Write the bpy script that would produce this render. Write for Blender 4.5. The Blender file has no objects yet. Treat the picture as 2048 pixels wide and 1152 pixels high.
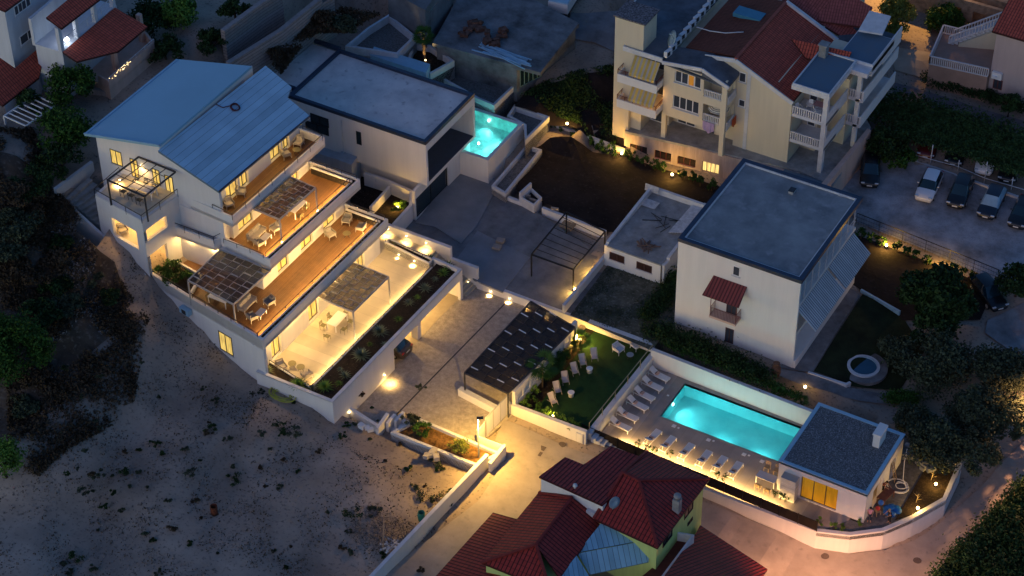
import bpy, bmesh, math, random
import numpy as np
from mathutils import Vector, Matrix, noise
from mathutils.geometry import delaunay_2d_cdt
random.seed(7)
PI = math.pi
sc = bpy.context.scene
COL = sc.collection
# ---------------------------------------------------------------- camera
F, CX, CY, HH = 4402.0, 1024.0, 576.0, 130.0
def _n(v): v = np.array(v, float); return v / np.linalg.norm(v)
_a = np.array([4385 - CX, -3250 - CY, F]); _u = -_n([1090 - CX, 5700 - CY, F])
_y = _n(_a - _u * _a.dot(_u)); _x = np.cross(_y, _u)
RR = np.array([_x, _y, _u])
_c = RR @ np.array([0, 0, 1.0])
CAM = np.array([_c[0] / _c[2] * HH, _c[1] / _c[2] * HH, HH])
cd = bpy.data.cameras.new('camera'); cam = bpy.data.objects.new('camera', cd); COL.objects.link(cam)
cd.sensor_width = 36; cd.lens = F / 2048 * 36; cd.clip_start = 1; cd.clip_end = 2000
m = Matrix.Identity(4)
for i in range(3):
    m[i][0] = RR[i][0]; m[i][1] = -RR[i][1]; m[i][2] = -RR[i][2]; m[i][3] = CAM[i]
cam.matrix_world = m
sc.camera = cam
# ---------------------------------------------------------------- dusk sky and afterglow
w = bpy.data.worlds.new('World'); sc.world = w; w.use_nodes = True
nt = w.node_tree; bg = nt.nodes['Background']
sky = nt.nodes.new('ShaderNodeTexSky'); sky.sky_type = 'NISHITA'; sky.sun_disc = False
SUN_EL, SUN_AZ = math.radians(5.0), math.radians(200)
sky.sun_elevation = SUN_EL; sky.sun_rotation = SUN_AZ
hs = nt.nodes.new('ShaderNodeMix'); hs.data_type = 'RGBA'; hs.blend_type = 'MULTIPLY'; hs.inputs[0].default_value = 1
nt.links.new(sky.outputs[0], hs.inputs[6]); hs.inputs[7].default_value = (0.31, 0.57, 1.10, 1)
nt.links.new(hs.outputs[2], bg.inputs[0]); bg.inputs[1].default_value = 0.15
sd = bpy.data.lights.new('afterglow_sun', 'SUN'); sd.energy = 0.30; sd.angle = math.radians(60); sd.color = (1.0, 0.66, 0.62)
so = bpy.data.objects.new('afterglow_sun', sd); COL.objects.link(so)
_d = Vector((-0.05, -1.0, 0.28)).normalized()     # towards the glow
so.rotation_euler = _d.to_track_quat('Z', 'Y').to_euler()
sc.view_settings.view_transform = 'Standard'; sc.view_settings.look = 'None'
sc.view_settings.exposure = 0.4; sc.view_settings.gamma = 1
# ---------------------------------------------------------------- where a pixel of the photo meets a height / a vertical plane
def at(px, py, z=0.0):
    d = RR @ np.array([px - CX, py - CY, F]); t = (z - CAM[2]) / d[2]
    q = CAM + t * d
    return Vector((q[0], q[1], z))
def on(px, py, a, b):
    ax, ay, bx, by = a[0], a[1], b[0], b[1]
    n = np.array([-(by - ay), bx - ax]); d = RR @ np.array([px - CX, py - CY, F])
    t = (n[0] * (ax - CAM[0]) + n[1] * (ay - CAM[1])) / n.dot(d[:2]); q = CAM + t * d
    L = math.hypot(bx - ax, by - ay)
    return ((q[0] - ax) * (bx - ax) + (q[1] - ay) * (by - ay)) / L, q[2]
# ---------------------------------------------------------------- mesh builder
def onp(px, py, A, B, C):
    A = Vector(A); n = (Vector(B) - A).cross(Vector(C) - A); d = Vector(RR @ np.array([px - CX, py - CY, F])); c = Vector(CAM)
    return c + d * (n.dot(A - c) / n.dot(d))
class MB:
    def __init__(s): s.bm = bmesh.new(); s.uv = None; s.x = None
    def v(s, p):
        p = Vector(p)
        if s.x is not None: p = s.x @ p
        return s.bm.verts.new(p)
    def face(s, pts, mi=0, uv=None):
        vs = [s.v(p) for p in pts]
        try: f = s.bm.faces.new(vs)
        except ValueError: return None
        f.material_index = mi
        if uv:
            if s.uv is None: s.uv = s.bm.loops.layers.uv.new('UVMap')
            for l, c in zip(f.loops, uv): l[s.uv].uv = c
        return f
    def hull(s, bot, top, mi=0):
        n = len(bot); B = [s.v(p) for p in bot]; T = [s.v(p) for p in top]
        fs = [s.bm.faces.new(T), s.bm.faces.new(B[::-1])]
        for i in range(n):
            j = (i + 1) % n; fs.append(s.bm.faces.new((B[i], B[j], T[j], T[i])))
        for f in fs: f.material_index = mi
        return s
    def prism(s, pts, z0, z1, mi=0):
        pts = [(p[0], p[1]) for p in pts]
        ar = sum(pts[i][0] * pts[(i + 1) % len(pts)][1] - pts[(i + 1) % len(pts)][0] * pts[i][1] for i in range(len(pts)))
        if ar < 0: pts = pts[::-1]
        return s.hull([(x, y, z0) for x, y in pts], [(x, y, z1) for x, y in pts], mi)
    def box(s, x0, x1, y0, y1, z0, z1, mi=0):
        return s.prism([(x0, y0), (x1, y0), (x1, y1), (x0, y1)], z0, z1, mi)
    def cbox(s, c, d, rot=0, tilt=0, mi=0):
        old = s.x; mm = Matrix.Translation(c) @ Matrix.Rotation(rot, 4, 'Z') @ Matrix.Rotation(tilt, 4, 'X')
        s.x = mm if old is None else old @ mm
        s.box(-d[0] / 2, d[0] / 2, -d[1] / 2, d[1] / 2, -d[2] / 2, d[2] / 2, mi); s.x = old; return s
    def beam(s, a, b, wd, h=None, mi=0):
        a = Vector(a); b = Vector(b); h = h or wd; d = (b - a)
        if d.length < 1e-5: return s
        q = d.to_track_quat('Y', 'Z').to_matrix().to_4x4(); old = s.x
        mm = Matrix.Translation((a + b) / 2) @ q; s.x = mm if old is None else old @ mm
        s.box(-wd / 2, wd / 2, -d.length / 2, d.length / 2, -h / 2, h / 2, mi); s.x = old; return s
    def tube(s, path, r, n=6, mi=0, r2=None, cap=True):
        path = [Vector(p) for p in path]; rings = []
        for i, p in enumerate(path):
            d = (path[min(i + 1, len(path) - 1)] - path[max(i - 1, 0)]).normalized()
            q = d.to_track_quat('Z', 'Y').to_matrix()
            rr = r if r2 is None else r + (r2 - r) * i / (len(path) - 1)
            rings.append([s.v(p + q @ Vector((math.cos(2 * PI * k / n) * rr, math.sin(2 * PI * k / n) * rr, 0))) for k in range(n)])
        for A, B in zip(rings, rings[1:]):
            for k in range(n):
                f = s.bm.faces.new((A[k], A[(k + 1) % n], B[(k + 1) % n], B[k])); f.material_index = mi; f.smooth = True
        if cap:
            for A in (rings[0][::-1], rings[-1]):
                f = s.bm.faces.new(A); f.material_index = mi
        return s
    def lathe(s, c, prof, n=20, mi=0, smooth=True, cap=True):
        c = Vector(c); rings = [[s.v(c + Vector((r * math.cos(2 * PI * k / n), r * math.sin(2 * PI * k / n), z))) for k in range(n)] for r, z in prof]
        for A, B in zip(rings, rings[1:]):
            for k in range(n):
                f = s.bm.faces.new((A[k], A[(k + 1) % n], B[(k + 1) % n], B[k])); f.material_index = mi; f.smooth = smooth
        for A in ((rings[0][::-1], rings[-1]) if cap else ()):
            if (A[0].co - A[len(A) // 2].co).length > 1e-4:
                f = s.bm.faces.new(A); f.material_index = mi
        return s
    def ball(s, c, r, n=10, k=6, mi=0, sz=1.0):
        return s.lathe(c, [(max(r * math.sin(PI * i / k), 1e-4), -r * sz * math.cos(PI * i / k)) for i in range(k + 1)], n, mi)
    def wall(s, path, th, z0, z1, closed=False, mi=0, side=0.0):
        """mitred wall strip; side shifts it (0 = centred, 1 = wholly to the left of the path)"""
        P = [Vector((p[0], p[1])) for p in path]; n = len(P); L = []; Rr = []
        for i in range(n):
            dp = (P[i] - P[i - 1]).normalized() if (i > 0 or closed) else None
            dn = (P[(i + 1) % n] - P[i]).normalized() if (i < n - 1 or closed) else None
            d1 = dp or dn; d2 = dn or dp
            n1 = Vector((-d1.y, d1.x)); n2 = Vector((-d2.y, d2.x)); mm = (n1 + n2)
            mm = mm.normalized() / max(0.35, mm.normalized().dot(n1))
            L.append(P[i] + mm * th * (0.5 + side / 2)); Rr.append(P[i] - mm * th * (0.5 - side / 2))
        zz0 = z0 if isinstance(z0, (list, tuple)) else [z0] * n; zz1 = z1 if isinstance(z1, (list, tuple)) else [z1] * n
        rings = [[s.v((Rr[i].x, Rr[i].y, zz0[i])), s.v((L[i].x, L[i].y, zz0[i])), s.v((L[i].x, L[i].y, zz1[i])), s.v((Rr[i].x, Rr[i].y, zz1[i]))] for i in range(n)]
        seq = list(zip(rings, rings[1:])) + ([(rings[-1], rings[0])] if closed else [])
        for A, B in seq:
            for k in range(4):
                f = s.bm.faces.new((A[k], B[k], B[(k + 1) % 4], A[(k + 1) % 4])); f.material_index = mi
        if not closed:
            s.bm.faces.new(rings[0]); s.bm.faces.new(rings[-1][::-1])
        return s
    def holed(s, a, b, z0, z1, th, holes, mi=0, cap=(True, True)):
        """wall from a to b (outer face on a->b, body to the LEFT by th) with rectangular openings (t0,t1,za,zb)"""
        a = Vector((a[0], a[1])); b = Vector((b[0], b[1])); L = (b - a).length; d = (b - a) / L; nn = Vector((-d.y, d.x))
        ts = sorted(set([0, L] + [min(max(t, 0), L) for h in holes for t in h[:2]])); zs = sorted(set([z0, z1] + [min(max(q, z0), z1) for h in holes for q in h[2:4]]))
        def P(t, z, o): q = a + d * t + nn * o; return (q.x, q.y, z)
        def hole(t, z): return any(h[0] < t < h[1] and h[2] < z < h[3] for h in holes)
        for i in range(len(ts) - 1):
            for j in range(len(zs) - 1):
                t0, t1, q0, q1 = ts[i], ts[i + 1], zs[j], zs[j + 1]; tm, zm = (t0 + t1) / 2, (q0 + q1) / 2
                if hole(tm, zm): continue
                s.face([P(t0, q0, 0), P(t1, q0, 0), P(t1, q1, 0), P(t0, q1, 0)], mi)
                s.face([P(t1, q0, th), P(t0, q0, th), P(t0, q1, th), P(t1, q1, th)], mi)
                if (i == 0 and cap[0]) or (i > 0 and hole((ts[i - 1] + t0) / 2, zm)): s.face([P(t0, q0, th), P(t0, q0, 0), P(t0, q1, 0), P(t0, q1, th)], mi)
                if (i == len(ts) - 2 and cap[1]) or (i < len(ts) - 2 and hole((t1 + ts[i + 2]) / 2, zm)): s.face([P(t1, q0, 0), P(t1, q0, th), P(t1, q1, th), P(t1, q1, 0)], mi)
                if j == 0 or hole(tm, (zs[j - 1] + q0) / 2): s.face([P(t0, q0, 0), P(t0, q0, th), P(t1, q0, th), P(t1, q0, 0)], mi)
                if j == len(zs) - 2 or hole(tm, (q1 + zs[j + 2]) / 2): s.face([P(t0, q1, 0), P(t1, q1, 0), P(t1, q1, th), P(t0, q1, th)], mi)
        return s
    def roofpoly(s, pts, th=0.12, mi=0):
        """sloping slab: first edge is the eave; UV u along the eave, v up the slope"""
        P = [Vector(p) for p in pts]; e = (P[1] - P[0]).normalized(); n = e.cross(P[2] - P[0]).normalized()
        if n.z < 0: P = [P[1], P[0]] + P[:1:-1]; e = (P[1] - P[0]).normalized(); n = e.cross(P[2] - P[0]).normalized()
        v = n.cross(e)
        s.face(P, mi, [((p - P[0]).dot(e), (p - P[0]).dot(v)) for p in P])
        Q = [p - Vector((0, 0, th)) for p in P]; s.face(Q[::-1], mi, [(0, 0)] * len(Q))
        for i in range(len(P)):
            j = (i + 1) % len(P); s.face([Q[i], Q[j], P[j], P[i]], mi, [(0, 0)] * 4)
        return s
    def build(s, name, mat, parent=None, bevel=0):
        me = bpy.data.meshes.new(name); bmesh.ops.recalc_face_normals(s.bm, faces=s.bm.faces) if not getattr(s, 'raw', False) else None
        s.bm.to_mesh(me); s.bm.free()
        for mm in (mat if isinstance(mat, (list, tuple)) else [mat]): me.materials.append(mm)
        o = bpy.data.objects.new(name, me); COL.objects.link(o)
        if parent is not None: o.parent = parent
        if bevel:
            b = o.modifiers.new('bevel', 'BEVEL'); b.width = bevel; b.segments = 2; b.limit_method = 'ANGLE'
        return o
def tag(o, label=None, cat=None, group=None, kind=None):
    if label: o['label'] = label
    if cat: o['category'] = cat
    if group: o['group'] = group
    if kind: o['kind'] = kind
    return o
def struct(o): o['kind'] = 'structure'; return o
def thing(name, label, cat, loc=(0, 0, 0), rz=0, group=None):
    o = bpy.data.objects.new(name, None); COL.objects.link(o); o.location = loc; o.rotation_euler = (0, 0, rz); o.empty_display_size = 0.2
    return tag(o, label, cat, group)
KIDS = {}
def kids(o): return [c for c in COL.objects if c.parent == o]
def dup(root, loc, rz=0, label=None, group=None, tree=None):
    """copy of a thing with copies of its parts and sub-parts; tree is the cached list of (part, [sub-parts])"""
    if root.name not in KIDS: KIDS[root.name] = [(c, kids(c)) for c in kids(root)]
    r = root.copy(); COL.objects.link(r); r.location = loc; r.rotation_euler = (0, 0, rz)
    if label: r['label'] = label
    if group: r['group'] = group
    for ch, gs in KIDS[root.name]:
        c = ch.copy(); COL.objects.link(c); c.parent = r
        for g in gs:
            d = g.copy(); COL.objects.link(d); d.parent = c
    return r
# ---------------------------------------------------------------- materials
MATS = {}
_O1 = 'zeroth first second third fourth fifth sixth seventh eighth ninth tenth eleventh twelfth thirteenth fourteenth fifteenth sixteenth seventeenth eighteenth nineteenth twentieth'.split()
def nth(k): return _O1[k] if k <= 20 else ('twenty-' if k < 30 else 'thirty-') + _O1[k % 10] if k % 10 else 'thirtieth'
def M(name, col, rough=0.7, var=0.12, scale=3.0, bump=0.1, metal=0.0, spec=0.3, col2=None, detail=6, fine=None):
    if name in MATS: return MATS[name]
    mt = bpy.data.materials.new(name); mt.use_nodes = True; n = mt.node_tree; b = n.nodes['Principled BSDF']
    b.inputs['Roughness'].default_value = rough; b.inputs['Metallic'].default_value = metal; b.inputs['Specular IOR Level'].default_value = spec
    tc = n.nodes.new('ShaderNodeNewGeometry')
    nz = n.nodes.new('ShaderNodeTexNoise'); nz.inputs['Scale'].default_value = scale; nz.inputs['Detail'].default_value = detail; nz.inputs['Roughness'].default_value = 0.65
    if 'render' in name:      # rain streaks run down walls
        mp = n.nodes.new('ShaderNodeMapping'); mp.inputs['Scale'].default_value = (2.2, 2.2, .22); n.links.new(tc.outputs['Position'], mp.inputs[0]); n.links.new(mp.outputs[0], nz.inputs['Vector'])
    else: n.links.new(tc.outputs['Position'], nz.inputs['Vector'])
    rp = n.nodes.new('ShaderNodeMapRange'); rp.inputs[1].default_value = 0.3; rp.inputs[2].default_value = 0.7
    n.links.new(nz.outputs[0], rp.inputs[0])
    mx = n.nodes.new('ShaderNodeMix'); mx.data_type = 'RGBA'; n.links.new(rp.outputs[0], mx.inputs[0])
    c2 = col2 or tuple(c * (1 - var * 1.6) for c in col); c1 = tuple(min(1, c * (1 + var)) for c in col)
    mx.inputs[6].default_value = (*c2, 1); mx.inputs[7].default_value = (*c1, 1)
    src = mx.outputs[2]
    if fine:
        n2 = n.nodes.new('ShaderNodeTexNoise'); n2.inputs['Scale'].default_value = fine[0]; n2.inputs['Detail'].default_value = 3
        n.links.new(tc.outputs['Position'], n2.inputs['Vector'])
        r2 = n.nodes.new('ShaderNodeMapRange'); r2.inputs[1].default_value = fine[1]; r2.inputs[2].default_value = fine[2]; n.links.new(n2.outputs[0], r2.inputs[0])
        m2 = n.nodes.new('ShaderNodeMix'); m2.data_type = 'RGBA'; n.links.new(r2.outputs[0], m2.inputs[0])
        n.links.new(src, m2.inputs[6]); m2.inputs[7].default_value = (*fine[3], 1); src = m2.outputs[2]
    n.links.new(src, b.inputs['Base Color'])
    if bump:
        bp = n.nodes.new('ShaderNodeBump'); bp.inputs['Strength'].default_value = bump; bp.inputs['Distance'].default_value = 0.05
        n3 = n.nodes.new('ShaderNodeTexNoise'); n3.inputs['Scale'].default_value = scale * 6; n3.inputs['Detail'].default_value = 4
        n.links.new(tc.outputs['Position'], n3.inputs['Vector']); n.links.new(n3.outputs[0], bp.inputs['Height']); n.links.new(bp.outputs[0], b.inputs['Normal'])
    MATS[name] = mt; return mt
def emis(name, col, st, tex=False):
    if name in MATS: return MATS[name]
    mt = bpy.data.materials.new(name); mt.use_nodes = True; n = mt.node_tree; b = n.nodes['Principled BSDF']
    b.inputs['Base Color'].default_value = (*[c * 0.6 for c in col], 1); b.inputs['Emission Color'].default_value = (*col, 1); b.inputs['Emission Strength'].default_value = st
    b.inputs['Roughness'].default_value = 0.2
    if tex:      # soft curtain folds inside a lit room
        g = n.nodes.new('ShaderNodeNewGeometry'); mp = n.nodes.new('ShaderNodeMapping'); mp.inputs['Scale'].default_value = (1, 1, 0.15)
        z = n.nodes.new('ShaderNodeTexNoise'); z.inputs['Scale'].default_value = 7; z.inputs['Detail'].default_value = 2
        n.links.new(g.outputs['Position'], mp.inputs[0]); n.links.new(mp.outputs[0], z.inputs['Vector'])
        r = n.nodes.new('ShaderNodeMapRange'); r.inputs[1].default_value = 0.3; r.inputs[2].default_value = 0.7; r.inputs[3].default_value = st * 0.45; r.inputs[4].default_value = st * 1.3
        n.links.new(z.outputs[0], r.inputs[0]); n.links.new(r.outputs[0], b.inputs['Emission Strength'])
    MATS[name] = mt; return mt
def striped(name, c1, c2, axis, period, duty, rough=0.6, bump=0.5, uv=False, metal=0.0, noise_s=2.0, spec=0.3, rows=None):
    """planks / seams / tiles: a darker joint every `period` metres along one axis; rows adds cross joints"""
    mt = bpy.data.materials.new(name); mt.use_nodes = True; n = mt.node_tree; b = n.nodes['Principled BSDF']
    b.inputs['Roughness'].default_value = rough; b.inputs['Metallic'].default_value = metal; b.inputs['Specular IOR Level'].default_value = spec
    if uv: tc = n.nodes.new('ShaderNodeTexCoord'); out = tc.outputs['UV']
    else: tc = n.nodes.new('ShaderNodeNewGeometry'); out = tc.outputs['Position']
    sp = n.nodes.new('ShaderNodeSeparateXYZ'); n.links.new(out, sp.inputs[0])
    def mth(op, a, v=None):
        q = n.nodes.new('ShaderNodeMath'); q.operation = op; n.links.new(a, q.inputs[0])
        if v is not None:
            if hasattr(v, 'links'): n.links.new(v, q.inputs[1])
            else: q.inputs[1].default_value = v
        return q.outputs[0]
    dv = mth('DIVIDE', sp.outputs[axis], period); fr = mth('FRACT', dv); fl = mth('FLOOR', dv)
    st = mth('LESS_THAN', fr, duty)
    hgt = mth('PINGPONG', dv, 0.5)
    if rows:
        d2 = mth('DIVIDE', sp.outputs[1 - axis], rows); f2 = mth('FRACT', d2); st = mth('MAXIMUM', st, mth('MULTIPLY', mth('LESS_THAN', f2, 0.16), 0.45)); fl = mth('ADD', fl, mth('MULTIPLY', mth('FLOOR', d2), 7.3))
    wn = n.nodes.new('ShaderNodeTexWhiteNoise'); wn.noise_dimensions = '1D'; n.links.new(fl, wn.inputs['W'])
    nz = n.nodes.new('ShaderNodeTexNoise'); nz.inputs['Scale'].default_value = noise_s; nz.inputs['Detail'].default_value = 5; n.links.new(out, nz.inputs['Vector'])
    va = mth('ADD', mth('MULTIPLY', wn.outputs[0], 0.35), mth('MULTIPLY', nz.outputs[0], 0.9))
    hv = n.nodes.new('ShaderNodeMix'); hv.data_type = 'RGBA'; hv.inputs[6].default_value = (*[c * 0.6 for c in c1], 1); hv.inputs[7].default_value = (*[min(1, c * 1.35) for c in c1], 1)
    n.links.new(va, hv.inputs[0])
    mx = n.nodes.new('ShaderNodeMix'); mx.data_type = 'RGBA'; n.links.new(st, mx.inputs[0]); n.links.new(hv.outputs[2], mx.inputs[6]); mx.inputs[7].default_value = (*c2, 1)
    n.links.new(mx.outputs[2], b.inputs['Base Color'])
    if bump:
        bp = n.nodes.new('ShaderNodeBump'); bp.inputs['Strength'].default_value = bump; bp.inputs['Distance'].default_value = 0.06
        n.links.new(hgt, bp.inputs['Height']); n.links.new(bp.outputs[0], b.inputs['Normal'])
    MATS[name] = mt; return mt
def glass_mat(name, col, rough=0.05):
    mt = bpy.data.materials.new(name); mt.use_nodes = True; b = mt.node_tree.nodes['Principled BSDF']
    b.inputs['Base Color'].default_value = (*col, 1); b.inputs['Roughness'].default_value = rough; b.inputs['Specular IOR Level'].default_value = 0.9
    MATS[name] = mt; return mt
white = M('white_render', (0.74, 0.72, 0.70), 0.85, 0.035, 0.8, 0.05)
cap_w = M('white_coping', (0.62, 0.62, 0.64), 0.7, 0.10, 1.2, 0.05)
cream = M('cream_render', (0.66, 0.58, 0.43), 0.85, 0.035, 0.8, 0.05)
pinkw = M('salmon_render', (0.62, 0.42, 0.34), 0.85, 0.08, 0.8, 0.05)
lime = M('lime_render', (0.50, 0.62, 0.22), 0.85, 0.08, 0.8, 0.05)
greyc = M('grey_concrete', (0.30, 0.30, 0.30), 0.85, 0.25, 0.9, 0.15, fine=(14, 0.6, 0.75, (0.2, 0.2, 0.2)))
darkc = M('weathered_concrete', (0.17, 0.18, 0.19), 0.9, 0.4, 0.5, 0.2)
roofgrey = M('screed_roof', (0.74, 0.69, 0.65), 0.85, 0.1, 0.35, 0.1, col2=(0.50, 0.47, 0.46), fine=(1.3, .62, .8, (.30, .26, .26)))
navy = M('dark_metal_coping', (0.025, 0.04, 0.075), 0.45, 0.2, 1, 0.0, spec=0.5)
paleblue = M('pale_metal_coping', (0.30, 0.50, 0.64), 0.45, 0.08, 1, 0.0, spec=0.5)
dkmetal = M('anthracite_metal', (0.05, 0.05, 0.055), 0.45, 0.1, 2, 0, metal=0.3)
ltmetal = M('light_grey_metal', (0.45, 0.44, 0.43), 0.4, 0.05, 2, 0, metal=0.2)
blackm = M('black_metal', (0.012, 0.012, 0.014), 0.5, 0.1, 2, 0)
whitem = M('white_lacquer', (0.80, 0.79, 0.78), 0.35, 0.02, 2, 0)
soil = M('dark_soil', (0.022, 0.014, 0.010), 1, 0.5, 2.5, 0.6, fine=(9, 0.62, 0.72, (0.12, 0.10, 0.08)))
mulch = M('brown_mulch', (0.16, 0.085, 0.03), 1, 0.5, 2.5, 0.6)
lawn_m = M('lawn_green', (0.012, 0.05, 0.012), 1, 0.2, 1.5, 0.3)
gravel = M('gravel_grey', (0.16, 0.155, 0.15), 0.95, 0.4, 5, 0.6, fine=(22, 0.55, 0.7, (0.34, 0.33, 0.32)))
gravelblue = M('roof_gravel', (0.13, 0.135, 0.145), 0.9, 0.4, 7, 0.5, fine=(12, 0.54, 0.68, (0.36, 0.36, 0.37)))
deckgrey = M('pool_deck_porcelain', (0.30, 0.27, 0.25), 0.6, 0.12, 1.2, 0.05)
tileT = M('terrace_porcelain', (0.52, 0.46, 0.36), 0.55, 0.10, 1.2, 0.05)
drivem = M('washed_aggregate', (0.42, 0.37, 0.32), 0.85, 0.22, 2.2, 0.4, fine=(16, 0.52, 0.7, (0.17, 0.14, 0.13)))
streetm = M('street_concrete', (0.36, 0.31, 0.27), 0.85, 0.12, 0.6, 0.1, fine=(1.6, 0.6, 0.8, (0.24, 0.21, 0.19)))
asphalt = M('asphalt', (0.06, 0.06, 0.065), 0.9, 0.3, 1.5, 0.2)
patiom = M('patio_screed', (0.19, 0.19, 0.20), 0.85, 0.25, 0.6, 0.15)
parkm = M('pale_gravel_lot', (0.36, 0.36, 0.38), 0.95, 0.25, 0.4, 0.3, col2=(0.12, 0.12, 0.12), fine=(12, 0.6, 0.75, (0.12, 0.12, 0.12)))
earth = M('bare_earth', (0.36, 0.29, 0.235), 1, 0.25, 0.13, 0.6, col2=(0.19, 0.150, 0.122), fine=(4, 0.56, 0.76, (0.09, 0.08, 0.07)))
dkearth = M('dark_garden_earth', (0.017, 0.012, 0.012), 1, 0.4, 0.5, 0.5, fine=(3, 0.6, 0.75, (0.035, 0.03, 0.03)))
deckwood = striped('teak_deck', (0.165, 0.082, 0.034), (0.03, 0.014, 0.008), 0, 0.14, 0.10, 0.5, 0.3, noise_s=1.5)
metalroof = striped('seamed_metal_roof', (0.36, 0.53, 0.64), (0.12, 0.19, 0.25), 1, 0.62, 0.05, 0.45, 0.25, uv=True, noise_s=0.4, spec=0.5)
smoothroof = M('smooth_metal_roof', (0.28, 0.49, 0.63), 0.45, 0.05, 0.15, 0.0, spec=0.5)
redtile = striped('red_clay_tile', (0.46, 0.085, 0.05), (0.05, 0.012, 0.010), 0, 0.28, 0.22, 0.75, 0.9, uv=True, noise_s=1.5, rows=0.42)
darkred = striped('dark_red_tile', (0.31, 0.034, 0.026), (0.055, 0.006, 0.006), 0, 0.33, 0.28, 0.6, 0.9, uv=True, noise_s=1.0, rows=0.45)
lit = emis('lit_curtain', (1.0, 0.66, 0.16), 0.60, True)
litdim = emis('lit_room', (1.0, 0.55, 0.08), 0.55, True)
bulb = emis('warm_lamp_lens', (1.0, 0.72, 0.34), 11)
strip_m = emis('warm_led_strip', (1.0, 0.66, 0.28), 5)
darkglass = glass_mat('dark_glass', (0.012, 0.03, 0.04))
winglass = glass_mat('grey_glass', (0.05, 0.06, 0.08))
fab = M('beige_fabric', (0.42, 0.37, 0.31), 0.95, 0.08, 8, 0.1)
fabg = M('grey_fabric', (0.14, 0.14, 0.16), 0.95, 0.08, 8, 0.1)
fabw = M('white_fabric', (0.68, 0.66, 0.66), 0.95, 0.05, 8, 0.1)
WARM = (1.0, 0.61, 0.19)
LM = 2.6      # lamp output
def spot(parent, loc, e, size=110, blend=0.8, color=WARM, direction=(0, 0, -1), r=0.06):
    d = bpy.data.lights.new('lamp_light', 'SPOT'); d.energy = e * LM; d.color = color; d.spot_size = math.radians(size); d.spot_blend = blend; d.shadow_soft_size = r
    o = bpy.data.objects.new('lamp_light', d); COL.objects.link(o); o.location = loc; o.rotation_euler = (-Vector(direction)).to_track_quat('Z', 'Y').to_euler(); o.parent = parent; return o
def point(parent, loc, e, color=WARM, r=0.08):
    d = bpy.data.lights.new('lamp_light', 'POINT'); d.energy = e * LM; d.color = color; d.shadow_soft_size = r
    o = bpy.data.objects.new('lamp_light', d); COL.objects.link(o); o.location = loc; o.parent = parent; return o
def strip_light(parent, a, b, e, color=WARM, wdt=0.05, direction=(0, 0, -1)):
    a = Vector(a); b = Vector(b); d = bpy.data.lights.new('lamp_light', 'AREA'); d.shape = 'RECTANGLE'; L = (b - a).length
    d.size = L; d.size_y = wdt; d.energy = e * LM; d.color = color
    o = bpy.data.objects.new('lamp_light', d); COL.objects.link(o)
    x = (b - a).normalized(); z = -Vector(direction).normalized(); z = (z - x * z.dot(x)).normalized(); y = z.cross(x)
    mm = Matrix((x, y, z)).transposed().to_4x4(); mm.translation = (a + b) / 2; o.matrix_world = mm; o.parent = parent; return o
# ================================================================ terrain
CTRL = [(335,593,5.6),(320,576,6.2),(370,628,4.7),(405,653,4.2),(437,691,3.2),(462,716,2.6),(490,741,2.1),(510,756,1.9),(250,620,6.6),(200,600,7.3),(100,600,8.5),(0,640,9),
(600,826,1.9),(680,850,.9),(757,880,.2),(850,905,0),(955,940,0),(745,1152,0),(500,1000,.9),(300,900,2.4),(200,1100,1.2),(0,1100,2.2),(0,850,5),(100,750,6),(400,800,2.4),(640,950,.9),
(197,440,10.7),(240,497,8.8),(285,543,7.6),(130,400,11.3),(0,450,12.5),(0,300,14),(100,250,13),(175,352,11.2),(60,500,11),(120,520,9.5),
(300,80,12),(400,60,13),(500,100,12),(560,30,12),(620,90,11),(720,40,10.5),(800,10,10),(330,130,12),(240,150,12),(600,160,10.4),(460,130,11.5),
(950,30,7),(1060,190,4),(1150,120,4.5),(1150,250,3),(1230,250,2.6),(1060,20,6),(1200,300,1),(1400,400,1),(1300,350,1),(1100,330,1),(1000,470,.8),(1120,560,.7),
(1800,450,1),(2000,550,.8),(1740,370,1.2),(1900,260,2),(2048,220,2),(1850,100,3),(1200,20,5),(2048,20,4),(1820,180,2.2),(2048,400,1.2),
(1250,600,1),(1350,680,1),(1480,740,.9),(1650,650,.7),(1900,700,.2),(1800,850,-.1),(1950,850,-1),(1760,480,.9),(1600,770,.6),(1250,520,1),
(1020,900,-.02),(1100,930,-.25),(1200,1010,-.8),(1400,1060,-1.7),(1500,1100,-2.2),(1700,1140,-2.8),(1830,1085,-2.9),(1950,990,-2.6),(2040,910,-2),(850,1110,-.2),(960,1000,-.1),(1150,890,-.4),
(1600,1152,-2.8),(1900,1152,-3.1),(2048,1050,-2.8),(2048,700,-.3),(1000,1152,-.6)]
_cp = np.array([list(at(*c)) for c in CTRL])
def raw_h(x, y):
    d = (_cp[:, 0] - x) ** 2 + (_cp[:, 1] - y) ** 2 + 0.6
    wt = d ** -1.8
    return float((wt * _cp[:, 2]).sum() / wt.sum())
def inpoly(x, y, P):
    c = False; n = len(P); j = n - 1
    for i in range(n):
        if (P[i][1] > y) != (P[j][1] > y) and x < (P[j][0] - P[i][0]) * (y - P[i][1]) / (P[j][1] - P[i][1]) + P[i][0]: c = not c
        j = i
    return c
PADS = []        # (polygon, height the terrain must stay under, terrain must stay above or None)
def pad(px, z, lo=None, drop=0.3):
    poly = [at(a, b, z)[:2] for a, b in px]
    PADS.append((poly, z - drop)); return poly
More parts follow.
